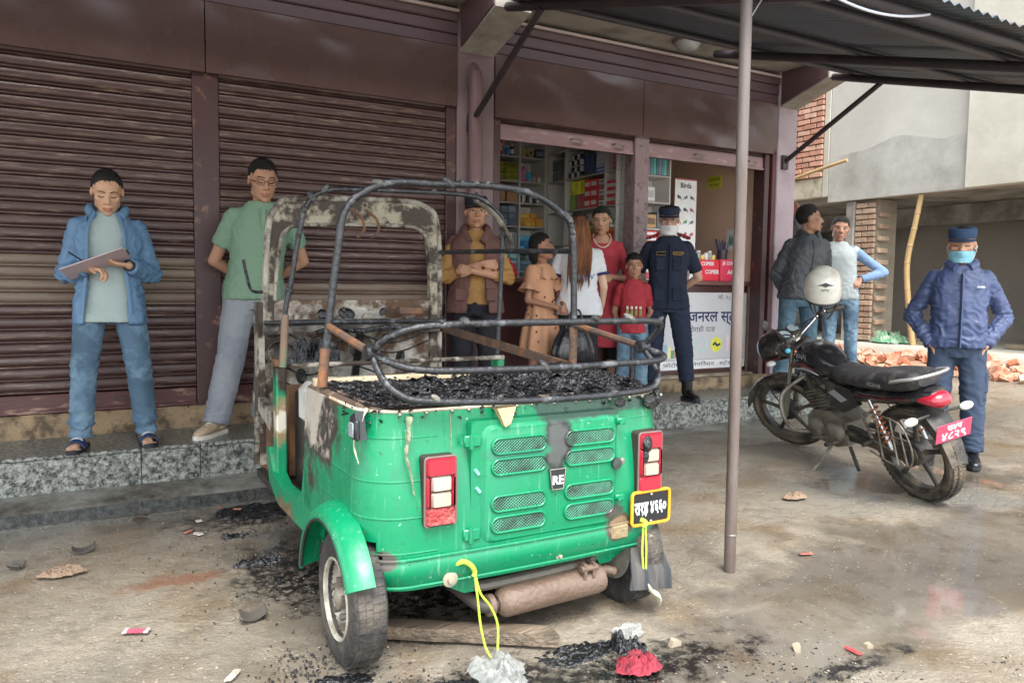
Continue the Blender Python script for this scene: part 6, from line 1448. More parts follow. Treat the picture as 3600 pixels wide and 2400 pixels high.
DEF = dict(Lsh=(.160, .005, 1.335), Rsh=(-.160, .005, 1.335), Lel=(.225, .03, 1.06), Rel=(-.225, .03, 1.06), Lwr=(.24, -.03, .81), Rwr=(-.24, -.03, .81),
           Lhip=(.088, 0, .90), Rhip=(-.088, 0, .90), Lkn=(.105, -.01, .49), Rkn=(-.105, -.01, .49), Lan=(.115, .03, .075), Ran=(-.115, .03, .075))
TORSO_M = [(z, a * .90, b * .96) for z, a, b in [(.80, .168, .112), (.88, .172, .118), (.98, .158, .110), (1.08, .156, .108), (1.20, .170, .116), (1.28, .176, .116), (1.335, .158, .100), (1.375, .118, .084), (1.41, .088, .074), (1.44, .068, .064)]]
TORSO_F = [(.80, .172, .120), (.88, .175, .122), (.98, .150, .106), (1.06, .132, .096), (1.18, .148, .118), (1.27, .156, .122), (1.33, .138, .098), (1.375, .10, .078), (1.41, .072, .064), (1.44, .054, .056)]

class Person:
    def __init__(self, label, loc, rz, H, pose=None, tone='#b07b5c', sex='m', group=None, vox=.0055, lean=(0, 0), head=(0, 0, 0), headoff=(0, 0, 0), girth=1.0, headk=1.09):
        self.e = empty('person', loc, label, 'person', group, rz)
        self.s = H / 1.70; self.J = {k: V(v) for k, v in DEF.items()}
        self.lean = lean; self.girth = girth; self.sex = sex; self.vox = vox; self.tone = tone; self.headk = headk
        for k in ('Lsh', 'Rsh', 'Lel', 'Rel', 'Lwr', 'Rwr'): self.J[k] = self.J[k] + V((lean[0], lean[1], 0))
        if pose: self.J.update({k: V(v) for k, v in pose.items()})
        nb = V((lean[0] * 1.05, lean[1] * 1.05 + .012, 1.45)); self.neck0 = nb + V((0, .0, -.06))
        rot = Euler((R(head[0]), R(head[1]), R(head[2]))).to_matrix().to_4x4()      # pitch, roll, yaw
        self.Mh = Matrix.Translation(nb + V(headoff)) @ rot @ Matrix.Translation((0, -.022, .108 * headk)) @ Matrix.Scale(headk, 4)
        self.seed = random.random() * 50
    def P(self, p): return V(p) * self.s
    def tz(self, z):
        t = sm(.88, 1.38, z); return self.lean[0] * t, self.lean[1] * t
    def rings(self, prof, off=0.0, z0=None, z1=None, n=28, belly=0.0, pw=2.5):
        out = []
        zz = [p[0] for p in prof]
        def at(z):
            for a, b in zip(prof, prof[1:]):
                if a[0] <= z <= b[0]:
                    f = (z - a[0]) / (b[0] - a[0]); return a[1] + (b[1] - a[1]) * f, a[2] + (b[2] - a[2]) * f
            return (prof[0][1:] if z < zz[0] else prof[-1][1:])
        z0 = zz[0] if z0 is None else z0; z1 = zz[-1] if z1 is None else z1
        k = 16
        for i in range(k + 1):
            z = z0 + (z1 - z0) * i / k; hw, hd = at(z); hw = hw * self.girth + off; hd = hd * self.girth + off; dx, dy = self.tz(z); r = []
            for j in range(n):
                a = 2 * math.pi * j / n; ca, sa = math.cos(a), math.sin(a)
                q = (abs(ca) ** pw + abs(sa) ** pw) ** (-1 / pw)
                bl = belly * math.exp(-((z - 1.02) / .14) ** 2) if sa < 0 else 0
                r.append(self.P((dx + hw * q * ca, dy + (hd + bl) * q * sa, z)))
            out.append(r)
        return out
    # ---- one continuous body
    def body(self, hands=(True, True), curl=(18, 18), hdir=(None, None), hpn=(None, None), feet=False):
        s = self.s; J = self.J; P = self.P; mb = MB(); g = self.girth
        prof = TORSO_M if self.sex == 'm' else TORSO_F
        mb.loft(self.rings([(z, a * .93, b * .9) for z, a, b in prof]))
        th = .9 if self.sex == 'f' else 1.0
        for S in 'LR':
            mb.rc(P(J[S + 'sh']), P(J[S + 'el']), .047 * s * th, .038 * s * th, k=3); mb.rc(P(J[S + 'el']), P(J[S + 'wr']), .038 * s * th, .026 * s * th, k=3)
            mb.rc(P(J[S + 'hip']), P(J[S + 'kn']), .078 * s, .052 * s, k=3); mb.rc(P(J[S + 'kn']), P(J[S + 'an']), .05 * s, .034 * s, k=3)
            an = J[S + 'an']; ft = getattr(self, 'foot' + S, V((.0, -1, 0))); sd = V((ft.y, -ft.x, 0))
            if feet:
                mb.rc(P(an + V((0, .0, -.03))), P(an + ft * .13 + V((0, 0, -.048))), .034 * s, .022 * s, k=3, flat=1.0)
                mb.rc(P(an + sd * .012 + V((0, 0, -.04))), P(an + ft * .15 + sd * .022 + V((0, 0, -.052))), .03 * s, .020 * s, k=3)
                for i in range(5):
                    a0 = an + ft * .145 + sd * (-.034 + .017 * i) + V((0, 0, -.056)); mb.rc(P(a0), P(a0 + ft * (.038 - .005 * abs(i - 3.2))), .011 * s, .009 * s, 7, k=2)
            i = 'LR'.index(S)
            if hands[i]:
                fd = (J[S + 'wr'] - J[S + 'el']).normalized() if hdir[i] is None else V(hdir[i]).normalized()
                pn = V((-1 if S == 'L' else 1, 0, 0)) if hpn[i] is None else V(hpn[i])
                hand(mb, P(J[S + 'wr']), fd, pn, curl[i], s * (1.0 if self.sex == 'm' else .92), 1 if S == 'R' else -1)
        Mh = self.Mh
        hb = MB()
        f = self.sex == 'f'
        hb.ell((0, .014, .030), (.075, .094, .084), n=24, m=16); hb.ell((0, -.020, -.026), (.064, .068, .084), n=24, m=16)
        hb.ell((0, -.032, -.074), (.049 if not f else .044, .050, .040), n=20, m=12); hb.ell((0, -.068, -.098), (.021, .018, .017))
        hb.rc((0, -.080, .010), (0, -.101, -.027), .0085, .0125, 10); hb.ell((.0125, -.090, -.034), (.0085, .0105, .0075)); hb.ell((-.0125, -.090, -.034), (.0085, .0105, .0075))
        hb.rc((-.042, -.066, .026), (-.012, -.076, .022), .0115, .0105, 8); hb.rc((.042, -.066, .026), (.012, -.076, .022), .0115, .0105, 8)
        for q in (-1, 1):
            hb.ell((q * .042, -.054, -.018), (.022, .023, .022)); hb.ell((q * .076, .008, -.004), (.008, .017, .028), Euler((0, 0, q * .3)).to_matrix()); hb.ell((q * .050, -.004, -.062), (.014, .03, .03))
        hb.ell((0, -.084, -.063), (.026, .012, .0075)); hb.ell((0, -.083, -.0745), (.022, .012, .0085))
        sc_ = Matrix.Scale(s, 4)
        hb.v = [V([c * s for c in (Mh @ p)]) for p in hb.v]
        mb.v_head = len(mb.v); mb.add(hb.v, hb.f)
        hc = Mh @ V((0, .022, -.05))
        mb.rc(P(self.neck0), V(hc) * s, .056 * s if not f else .046 * s, .050 * s if not f else .041 * s, k=3)
        me = remesh(mb, self.vox, 6, 'body')
        o = finish('body', me, skin(self.tone), self.e); self.bodyo = o; return o
    def HM(self, mb):
        """mesh given in head space -> person space"""
        mb.v = [(self.Mh @ p) * self.s for p in mb.v]; return mb
    def face(self, eyes='open', brow=True, lips='#a0644f', smile=False, stub=None):
        e = self.e
        for q in (-1, 1):
            if eyes == 'open':
                lp('eye', self.HM(MB().ell((q * .031, -.0765, .0035), (.0145, .0075, .0062), n=12, m=8)), M_EYE, e)
                lp('iris', self.HM(MB().ell((q * .0305, -.0815, .0035), (.0062, .0040, .0058), n=10, m=6)), M_IRIS, e)
                lp('eyelid', self.HM(MB().tube(crv([(q * .046, -.073, .002), (q * .038, -.082, .0085), (q * .028, -.0845, .0095), (q * .016, -.0815, .003)], 4), .0020, 5)), M_LID, e)
            else:
                lp('eyelid', self.HM(MB().tube(crv([(q * .046, -.0735, .001), (q * .037, -.082, -.003), (q * .026, -.084, -.004), (q * .016, -.081, -.001)], 4), .0026, 5)), M_LID, e)
            if brow: lp('eyebrow', self.HM(MB().tube(crv([(q * .050, -.072, .022), (q * .038, -.0825, .0295), (q * .024, -.090, .0285), (q * .012, -.091, .0245)], 4), [.0012] * 3 + [.0022] * 7 + [.0026] * 3, 6)), M_HAIR, e)
        M_L = mat('lips_' + lips.strip('#'), lips, rough=.4, var=.1, scale=30)
        if smile:
            lp('teeth', self.HM(MB().ell((0, -.0905, -.068), (.020, .004, .006), n=12, m=6)), mat('teeth', '#ded8cc', rough=.3), e)
            lp('upper_lip', self.HM(MB().tube(crv([(-.030, -.083, -.059), (-.014, -.095, -.0605), (0, -.097, -.062), (.014, -.095, -.0605), (.030, -.083, -.059)], 4), .0040, 6)), M_L, e)
            lp('lower_lip', self.HM(MB().tube(crv([(-.028, -.083, -.062), (-.014, -.093, -.076), (0, -.095, -.079), (.014, -.093, -.076), (.028, -.083, -.062)], 4), .0045, 6)), M_L, e)
        else:
            lp('upper_lip', self.HM(MB().tube(crv([(-.025, -.085, -.0655), (-.012, -.0945, -.0625), (0, -.0955, -.0635), (.012, -.0945, -.0625), (.025, -.085, -.0655)], 4), [.001] + [.0030] * 15 + [.001], 6)), M_L, e)
            lp('lower_lip', self.HM(MB().tube(crv([(-.022, -.085, -.0695), (-.01, -.0935, -.0735), (0, -.0945, -.0745), (.01, -.0935, -.0735), (.022, -.085, -.0695)], 4), [.001] + [.0036] * 15 + [.001], 6)), M_L, e)
    def hair(self, kind='short', m=None, puff=1.0, line=.062):
        """cap of hair over the skull; hairline height line at the forehead"""
        n, k = 56, 40; vs = []; fs = []; ok = {}
        for j in range(k + 1):
            th = math.pi * j / k
            for i in range(n):
                ph = 2 * math.pi * i / n
                d = V((math.sin(th) * math.cos(ph), math.sin(th) * math.sin(ph), math.cos(th)))
                p = V((d.x * .0765, .014 + d.y * .0955, .030 + d.z * .0855))
                front = max(0, -d.y); side = abs(d.x)
                # hairline: high over forehead, down in front of and behind ears, to nape
                hl = line * sm(.25, .75, front) + (-.028) * (1 - sm(.25, .75, front)) * (1 if d.y < .35 else 0) + (-.055) * (1 if d.y >= .35 else 0)
                if .0 < d.y < .35: hl = -.028 + (-.055 + .028) * (d.y / .35)
                if d.y < 0 and front < .5 and side > .6: hl = max(hl, .0 + .05 * sm(.1, .5, front))
                hl += .007 * N3(d.x * 9 + self.seed, d.y * 9) + .006 * N3(d.x * 27 + self.seed, d.y * 27)
                q = p.z - hl
                off = sm(-.004, .035, q) * (.0025 + .0035 * puff + .0045 * puff * sm(.2, 1, d.z)) - .004
                off += .004 * puff * sm(0, .02, q) * fbm(d.x * 9 + self.seed, d.y * 9, d.z * 9, 3)
                if kind == 'spiky': off += .010 * sm(0, .03, q) * max(0, N3(d.x * 13, d.y * 13, d.z * 13 + self.seed)) * 1.6
                vs.append(p + d * off); ok[(j, i)] = q > -.004
        for j in range(k):
            for i in range(n):
                a = [(j, i), (j, (i + 1) % n), (j + 1, (i + 1) % n), (j + 1, i)]
                if sum(ok[x] for x in a) >= 3: fs.append(tuple(x[0] * n + x[1] for x in a))
        mb = MB(); mb.add(vs, fs)
        hr = random.Random(int(self.seed * 1000)); keys = [q for q, o_ in ok.items() if o_ and 1 < q[0] < k]
        for _ in range(900):            # loose ends that break the outline
            j, i = hr.choice(keys); b_ = vs[j * n + i]; d = (b_ - V((0, .014, .03))).normalized()
            t = V((hr.uniform(-.6, .6), -.4 - .5 * max(0, -d.y) + hr.uniform(-.4, .4), -.7)); t = (t - d * t.dot(d)).normalized(); w = d.cross(t) * .0016
            L_ = hr.uniform(.008, .019); mb.add([b_ - w, b_ + w, b_ + t * L_ + d * hr.uniform(.0005, .0045)], [(0, 1, 2)])
        self.HM(mb)
        return lp('hair', mb, m or M_HAIR, self.e)
    # ---- garments
    def top(self, name, m, hem=.82, off=.014, sleeve='long', loose=1.0, wr=.010, vox=.010, belly=0.0, prof=None, collar=1.43, opening=None, thick=0.0, sl_end=None, flare=0.0, sm_it=4, wsc=(9, 9, 5)):
        s, J, P = self.s, self.J, self.P; mb = MB()
        pf = prof or (TORSO_M if self.sex == 'm' else TORSO_F)
        if flare: pf = [(z, a + flare * max(0, (1.0 - z)), b + flare * max(0, (1.0 - z)) * .8) for z, a, b in ([(hem, pf[0][1], pf[0][2])] + [q for q in pf if q[0] > hem])]
        mb.loft(self.rings(pf, off, hem, collar, belly=belly))
        for S in 'LR':
            sh, el, wr_ = J[S + 'sh'], J[S + 'el'], J[S + 'wr']
            r0, r1, r2 = .054 * (.5 + .5 * loose), .049 * loose, .040 * loose
            if self.sex == 'f': r0, r1, r2 = r0 * .86, r1 * .86, r2 * .86
            if sleeve == 'tank': continue
            if sleeve == 'none': mb.rc(P(sh * .0 + sh), P(sh + (el - sh) * .12), r0 * s * 1.02, r0 * s * .95, k=3); continue
            mb.rc(P(V((self.lean[0] + (.06 if S == 'L' else -.06), self.lean[1], 1.352))), P(sh), .046 * s, r0 * s * .97, k=3)
            if sleeve == 'short':
                e_ = sh + (el - sh) * (sl_end or .62); mb.tube([P(sh), P(sh + (e_ - sh) * .5), P(e_)], [r0 * s, (r0 + .003) * s, (r0 + .002) * s], 16)
                mb.rc(P(sh), P(sh + (e_ - sh) * .3), r0 * s, r0 * s, k=3)
            else:
                mb.rc(P(sh), P(el), r0 * s, r1 * s, k=3)
                e_ = el + (wr_ - el) * (sl_end or .97); mb.rc(P(el), P(el + (e_ - el) * .3), r1 * s, (r1 * .7 + r2 * .3) * s, k=3); mb.tube([P(el), P(el + (e_ - el) * .5), P(e_)], [r1 * s, (r1 + r2) * .52 * s, r2 * s], 16)
        me = remesh(mb, vox * max(.75, s), sm_it, name)
        zn = []
        for S, q in (('L', 1), ('R', -1)):
            sh, el, w_ = P(J[S + 'sh']), P(J[S + 'el']), P(J[S + 'wr'])
            if sleeve == 'long':
                zn.append((el, .11 * s, (el - sh).normalized(), 17 / s, wr * .75)); zn.append((el + (w_ - el) * .75, .09 * s, (w_ - el).normalized(), 24 / s, wr * .5))
            zn.append((sh + V((-q * .03, -.03, -.07)) * s, .11 * s, V((q * .75, .2, -.65)).normalized(), 15 / s, wr * .55))
        dx, dy = self.tz(1.0)
        for q in (-1, 1):
            zn.append((P((dx + q * .11, dy - .05, 1.02)), .16 * s, V((q * .35, 0, .94)).normalized(), 12 / s, wr * .5)); zn.append((P((dx + q * .10, dy + .06, 1.05)), .16 * s, V((-q * .35, 0, .94)).normalized(), 12 / s, wr * .5))
        zn.append((P((dx, dy - .1, hem + .06)), .17 * s, V((.3, 0, .95)).normalized(), 13 / s, wr * .4))
        wrinkle(me, wr, wsc, self.seed, None, zn)
        if opening: cut(me, lambda c: opening(c / s))
        return finish(name, me, m, self.e, thick)
    def trousers(self, m, waist=1.0, ankle=.07, r=(.095, .072, .062), wr=.010, vox=.010, off=.004, name='trousers', bunch=.0):
        s, J, P = self.s, self.J, self.P; mb = MB()
        pf = TORSO_M if self.sex == 'm' else TORSO_F
        mb.loft(self.rings([(.76, .10, .10), (.82, .155, .112)] + [q for q in pf if q[0] > .82], off, .77, waist))
        for S in 'LR':
            h, k, a = J[S + 'hip'], J[S + 'kn'], J[S + 'an']
            mb.rc(P(h), P(k), r[0] * s, r[1] * s, k=3)
            end = a + (k - a).normalized() * (ankle - .075) + V((0, 0, 0))
            n = 10; pts = [P(k + (end - k) * i / n) for i in range(n + 1)]
            rr = [(r[1] + (r[2] - r[1]) * i / n + bunch * .012 * math.sin(i * 2.6) * sm(.5, 1, i / n)) * s for i in range(n + 1)]
            mb.tube(pts, rr, 18)
        me = remesh(mb, vox * max(.75, s), 4, name)
        kz = (J['Lkn'].z) * s
        wrinkle(me, wr, (8, 8, 6), self.seed + 9, None,
                [z_ for S, q in (('L', 1), ('R', -1)) for z_ in ((P(J[S + 'kn']), .12 * s, V((q * .25, 0, 1)).normalized(), 15 / s, wr * .65), (P(J[S + 'an'] + V((0, 0, .09))), .12 * s, V((q * .15, .1, 1)).normalized(), 22 / s, wr * .8), (P(J[S + 'hip'] + V((-q * .03, -.06, -.06))), .12 * s, V((q * .6, 0, .8)).normalized(), 14 / s, wr * .5))])
        return finish(name, me, m, self.e)
    def shoe(self, S, m, sole, kind='shoe'):
        s, P = self.s, self.P; an = self.J[S + 'an']; ft = getattr(self, 'foot' + S, V((0, -1, 0))).normalized(); sd = V((-ft.y, ft.x, 0)); base = V((an.x, an.y, an.z - .075))
        def Q(a, b, c): return P(base + ft * a + sd * b + V((0, 0, c)))
        def ring(a, hw, z0, z1, n=12): return [Q(a, hw * math.cos(2 * math.pi * i / n), z0 + (z1 - z0) * (.5 + .5 * math.sin(2 * math.pi * i / n))) for i in range(n)]
        if kind == 'slide':
            so = MB().loft([[Q(a, b, 0), Q(a, -b, 0), Q(a, -b, .024), Q(a, b, .024)] for a, b in ((-.075, .022), (-.06, .036), (0, .038), (.08, .046), (.14, .048), (.185, .036), (.205, .015))])
            o = lp('sandal_sole', so, sole, self.e)
            st = MB().loft([[Q(a, .052 * math.cos(R(t)), .018 + h * math.sin(R(t))) for t in range(0, 181, 15)] for a, h in ((.055, .062), (.075, .060), (.10, .054), (.125, .046))], False, False, False)
            o2 = lp('sandal_strap', st, m, self.e); md = o2.modifiers.new('t', 'SOLIDIFY'); md.thickness = .006
            lp('strap_print', MB().loft([[Q(a, .0535 * math.cos(R(t)), .019 + h * 1.05 * math.sin(R(t))) for t in range(50, 135, 12)] for a, h in ((.078, .061), (.102, .055))], False, False, False), mat('white_print', '#d5d8de', rough=.5), o2)
            return
        lp('sole', MB().loft([[Q(a, b, 0), Q(a, -b, 0), Q(a, -b * 1.03, .026), Q(a, b * 1.03, .026)] for a, b in ((-.085, .020), (-.07, .034), (0, .036), (.09, .046), (.15, .045), (.19, .030), (.205, .012))]), sole, self.e, 30)
        top = .16 if kind == 'boot' else .105
        up = [ring(-.080, .020, .022, top * .8), ring(-.062, .034, .022, top), ring(-.02, .038, .022, top * 1.02), ring(.03, .040, .022, .098), ring(.09, .045, .022, .078), ring(.15, .042, .022, .062), ring(.185, .028, .022, .048), ring(.198, .010, .022, .034)]
        o = lp('upper', MB().loft(up), m, self.e)
        lp('ankle_collar', MB().tube([Q(-.012, 0, .045), Q(-.006, 0, .09), P(an + (self.J[S + 'kn'] - an) * .14)], [.044 * s, .045 * s, .044 * s], 14), m, o)
        if kind == 'boot':
            lp('boot_shaft', MB().tube([Q(-.012, 0, .06), P(an + (self.J[S + 'kn'] - an) * .15), P(an + (self.J[S + 'kn'] - an) * .46)], [.047 * s, .048 * s, .054 * s], 14), m, self.e)
            for i in range(5): lp('lace', MB().tube([Q(.018 - .01 * i, -.026, .10 + .032 * i), Q(.026 - .012 * i, 0, .105 + .032 * i), Q(.018 - .01 * i, .026, .10 + .032 * i)], .0035 * s, 5), mat('black_lace', '#101114', rough=.6), o)
        else:
            for i in range(3): lp('lace', MB().tube([Q(.05 + .022 * i, -.022, .086 - .009 * i), Q(.052 + .022 * i, 0, .096 - .009 * i), Q(.05 + .022 * i, .022, .086 - .009 * i)], .0035 * s, 5), sole, o)
    def cap(self, m, peak=True, h=.075):
        mb = MB()
        rings = []
        for z, kx, ky in ((.050, .080, .098), (.060, .082, .101), (.045 + h * .75, .083, .102), (.045 + h, .076, .094), (.048 + h, .04, .05), (.048 + h, .002, .002)):
            rings.append([(kx * math.cos(2 * math.pi * i / 28), .010 + ky * math.sin(2 * math.pi * i / 28), z + .010 * math.sin(2 * math.pi * i / 28)) for i in range(28)])
        mb.loft(rings, False, True); o = lp('cap_crown', self.HM(mb), m, self.e, 35); md = o.modifiers.new('t', 'SOLIDIFY'); md.thickness = .003
        if peak:
            pk = MB().loft([[(.078 * math.cos(R(a)), .010 + .104 * math.sin(R(a)), .038), (.076 * math.cos(R(a)) * 1.02, .004 + (.104 + .055 * max(0, math.cos(R(a + 90))) ) * math.sin(R(a)), .026), (.076 * math.cos(R(a)), .006 + (.100 + .050 * max(0, math.cos(R(a + 90)))) * math.sin(R(a)), .022), (.074 * math.cos(R(a)), .012 + .100 * math.sin(R(a)), .032)] for a in range(-165, -14, 10)])
            lp('cap_peak', self.HM(pk), m, o)
        return o
    def mask(self, m):
        mb = MB(); n, k = 18, 10
        rows = []
        for j in range(k + 1):
            t = j / k; z = -.036 - .074 * t; r = []
            for i in range(n + 1):
                a = -1.15 + 2.3 * i / n
                bulge = .020 * math.exp(-((t - .25) / .25) ** 2) * math.exp(-(a / .35) ** 2)
                rx, ry = .077 - .016 * t ** 2, .090 - .004 * t + bulge
                r.append((rx * math.sin(a), -.012 - ry * math.cos(a) + .002 * math.sin(j * 2.4), z))
            rows.append(r)
        mb.loft(rows, False, False, False); o = lp('face_mask', self.HM(mb), m, self.e, 50); md = o.modifiers.new('t', 'SOLIDIFY'); md.thickness = .003
        for q in (-1, 1): lp('ear_loop', self.HM(MB().tube(crv([(q * .070, -.045, -.03), (q * .082, -.01, -.012), (q * .086, .012, -.006), (q * .080, .004, -.04), (q * .066, -.05, -.09)], 4), .0018, 5)), mat('white_elastic', '#d9dadb', rough=.6), o)
        return o
    def glasses(self):
        g = mat('black_spectacle_frame', '#14130f', rough=.3, var=.1); 
        e = empty('spectacles', (0, 0, 0)); e.parent = self.e
        for q in (-1, 1):
            ring = [(q * .033 + .025 * math.cos(R(a)), -.097 + .006 * abs(math.cos(R(a))), .001 + .016 * math.sin(R(a))) for a in range(0, 361, 24)]
            obj('rim', self.HM(MB().tube(ring, .0016, 5, False)), g, e, 60, False)
            obj('temple', self.HM(MB().tube([(q * .058, -.090, .004), (q * .077, -.05, .004), (q * .081, .0, .002)], .002, 5)), g, e, 60, False)
        obj('bridge', self.HM(MB().tube([(-.008, -.098, .004), (0, -.1, .007), (.008, -.098, .004)], .002, 5)), g, e, 60, False)
        return e
    def lcol(self, m, z=1.40, r=.066, h=.034, open_front=True):
        """shirt collar"""
        dx, dy = self.tz(z); mb = MB(); rows = []
        rng_ = range(-60, 241, 15)
        for dz, k in ((0, 1.02), (h * .7, 1.0), (h, 1.03), (h * .55, 1.22), (h * .1, 1.34)):
            rows.append([self.P((dx + r * k * math.cos(R(a)), dy + .012 + r * 1.02 * k * math.sin(R(a)), z + dz - .022 * max(0, -math.sin(R(a))))) for a in rng_])
        mb.loft(rows, False, False, False); o = lp('collar', mb, m, self.e); md = o.modifiers.new('t', 'SOLIDIFY'); md.thickness = .004
        return o

JEANS = fabric('blue_denim', '#4a6880', var=.25, scale=5, dirt='#86a3b5', da=.36, dscale=4)
# ------------------------------------------------------------ 1 man writing on a clipboard
p = Person('man in blue jacket and jeans writing on a clipboard', (.150, 5.15, ST), R(-4), 1.655, tone='#cb9a75', head=(24, 0, 3), headoff=(0, -.015, -.005),
           pose=dict(Lel=(.235, .06, 1.06), Lwr=(.115, -.185, 1.105), Rel=(-.235, .06, 1.05), Rwr=(-.10, -.185, 1.085), Lan=(.185, .02, .075), Ran=(-.175, -.03, .075), Lkn=(.15, -.02, .49), Rkn=(-.145, -.03, .49), Lhip=(.095, 0, .9), Rhip=(-.095, 0, .9)))
p.footL, p.footR = V((.12, -1, 0)).normalized(), V((-.18, -1, 0)).normalized()
p.body(curl=(16, 40), hdir=((-.95, -.30, .10), (.80, -.45, -.10)), hpn=((-.1, .1, .95), (.3, -.3, -.9)), feet=True)
p.face('down'); p.hair(line=.076)
p.top('tee_shirt', fabric('grey_green_jersey', '#9db0ad', var=.06), hem=.765, off=.010, sleeve='tank', wr=.006, flare=.10, vox=.010)
BJ = fabric('blue_windbreaker', '#5580a6', crumple=.7, rough=.55, var=.14, bump=.2, spec=.35)
p.top('jacket', BJ, hem=.755, off=.026, loose=1.14, wr=.020, flare=.12, opening=lambda c: c.y < -.02 and (-.105 - .03 * sm(1.0, .8, c.z)) < c.x < (.085 + .015 * sm(1.3, 1.1, c.z)), thick=.006, collar=1.44, wsc=(11, 11, 7))
for q, x0 in ((-1, -.108), (1, .092)): lp('jacket_placket', MB().tube(crv([p.P((x0 * .62, -.085, 1.42)), p.P((x0, -.135, 1.30)), p.P((x0 * 1.02, -.150, 1.1)), p.P((x0 * 1.2, -.150, .95)), p.P((x0 * 1.3, -.150, .82))], 5), .013, 8, True, .5), BJ, p.e)
lp('jacket_collar', MB().tube(crv([p.P((-.075, -.09, 1.40)), p.P((-.098, -.03, 1.44)), p.P((-.07, .055, 1.455)), p.P((0, .08, 1.46)), p.P((.07, .055, 1.455)), p.P((.098, -.03, 1.44)), p.P((.075, -.09, 1.40))], 5), .024, 8, True, 1.3), BJ, p.e)
p.trousers(JEANS, wr=.013, r=(.098, .076, .066), bunch=1.2)
navy = mat('navy_strap', '#2d3f66', rough=.5, var=.15); drk = mat('dark_sole', '#26272b', rough=.7)
for S in 'LR': p.shoe(S, navy, drk, 'slide')
wt = empty('wrist_watch', (0, 0, 0)); wt.parent = p.e
obj('watch_band', MB().lathe([(.027, -.012), (.033, -.010), (.033, .010), (.027, .012)], p.P(p.J['Lwr'] + (p.J['Lwr'] - p.J['Lel']) * .015), p.J['Lwr'] - p.J['Lel'], 18, True), mat('black_strap', '#15171a', rough=.4), wt, 40, False)
cbM = Matrix.Translation((.085, 4.915, 1.315)) @ Matrix.Rotation(R(-8), 4, 'Z') @ Matrix.Rotation(R(-22), 4, 'Y') @ Matrix.Rotation(R(-15), 4, 'X')
cbd = empty('clipboard', (.105, 4.895, 1.29), 'pale pink clipboard with paper held by the man in the blue jacket', 'clipboard')
obj('board', MB().box(-.175, .165, -.115, .115, -.004, .002, .002).xf(cbM), mat('pink_card', '#c9b3b6', rough=.6, var=.06), cbd)
obj('paper', MB().box(-.165, .15, -.105, .105, .0025, .0045, .001).xf(cbM), mat('paper_white', '#d6d4d0', rough=.7, var=.04), cbd)
obj('clip', MB().box(.150, .175, -.05, .05, .004, .016, .003).xf(cbM), M_STEEL, cbd)
pen = empty('pen', (.03, 4.92, 1.36), 'dark pen in the right hand of the man with the clipboard', 'pen')
obj('barrel', MB().tube([(.015, 4.90, 1.325), (-.055, 4.925, 1.375)], .0045, 8), mat('pen_black', '#20242c', rough=.3), pen); obj('tip', MB().tube([(.015, 4.90, 1.325), (.03, 4.895, 1.314)], [.0045, .001], 8), M_STEEL, pen)

# ------------------------------------------------------------ 2 man in the green polo shirt
p = Person('man in green polo shirt and grey trousers with spectacles, hands behind his back', (1.00, 5.27, ST), R(-6), 1.80, tone='#bb8766', head=(14, 0, 6), lean=(.05, -.01), headoff=(0, -.01, 0),
           pose=dict(Lel=(.315, .09, 1.075), Lwr=(.12, .20, .94), Rel=(-.225, .09, 1.065), Rwr=(-.02, .20, .94), Ran=(-.235, -.07, .075), Rkn=(-.14, -.03, .48), Rhip=(-.075, 0, .90), Lan=(.06, .10, .075), Lkn=(.09, .02, .49)))
p.footR = V((-.75, -1, 0)).normalized(); p.footL = V((.2, -1, 0)).normalized()
p.body(); p.face('down'); p.hair(line=.062, puff=1.25); p.glasses()
GP = fabric('green_pique', '#759a7e', var=.07, bump=.3)
p.top('polo_shirt', GP, hem=.83, off=.020, sleeve='short', sl_end=.66, loose=1.2, wr=.014, belly=.01, flare=.08)
p.lcol(fabric('green_collar', '#6b9074'), 1.395, .064)
lp('button_placket', MB().box(.035, .065, -.145, -.130, 1.26, 1.385, .004).xf(Matrix.Scale(p.s, 4)), GP, p.e)
p.trousers(fabric('grey_twill', '#8e939b', var=.12, dirt='#6d737d', da=.3), wr=.014, r=(.104, .086, .078), waist=.98)
for S in 'LR': p.shoe(S, fabric('tan_canvas', '#b59d7c', bump=.4), mat('pale_sole', '#d8d3c8', rough=.6))

# ------------------------------------------------------------ 3 man in the brown vest, arms crossed
p = Person('man in brown vest and mustard shirt with crossed arms and a dark cap', (2.64, 5.27, ST), R(-25), 1.665, tone='#b8835f', head=(-2, 0, 4), vox=.006,
           pose=dict(Lel=(.245, -.09, 1.065), Lwr=(-.03, -.245, 1.115), Rel=(-.245, -.09, 1.065), Rwr=(.05, -.225, 1.175), Lan=(.12, .02, .075), Ran=(-.12, .0, .075)), girth=1.04)
p.body(curl=(35, 30), hdir=((-.95, .1, .15), (.95, .25, -.1)), hpn=((0, .9, -.2), (0, .9, -.1)))
p.face('open'); p.hair(line=.06)
MU = fabric('mustard_jersey', '#a87a35', var=.12, dirt='#8a6229', da=.25)
p.top('long_sleeve_shirt', MU, hem=.86, off=.012, sl_end=.36, loose=1.12, wr=.016)
VB = fabric('brown_quilted_vest', '#6b473f', rough=.7, var=.12, bump=.4)
p.top('vest', VB, hem=.80, off=.040, sleeve='none', wr=.014, flare=.12, opening=lambda c: c.y < -.02 and abs(c.x - .015) < .055 + .03 * sm(1.1, .8, c.z) or (c.z > 1.34 and c.y < 0 and abs(c.x) < .07), thick=.016, collar=1.45)
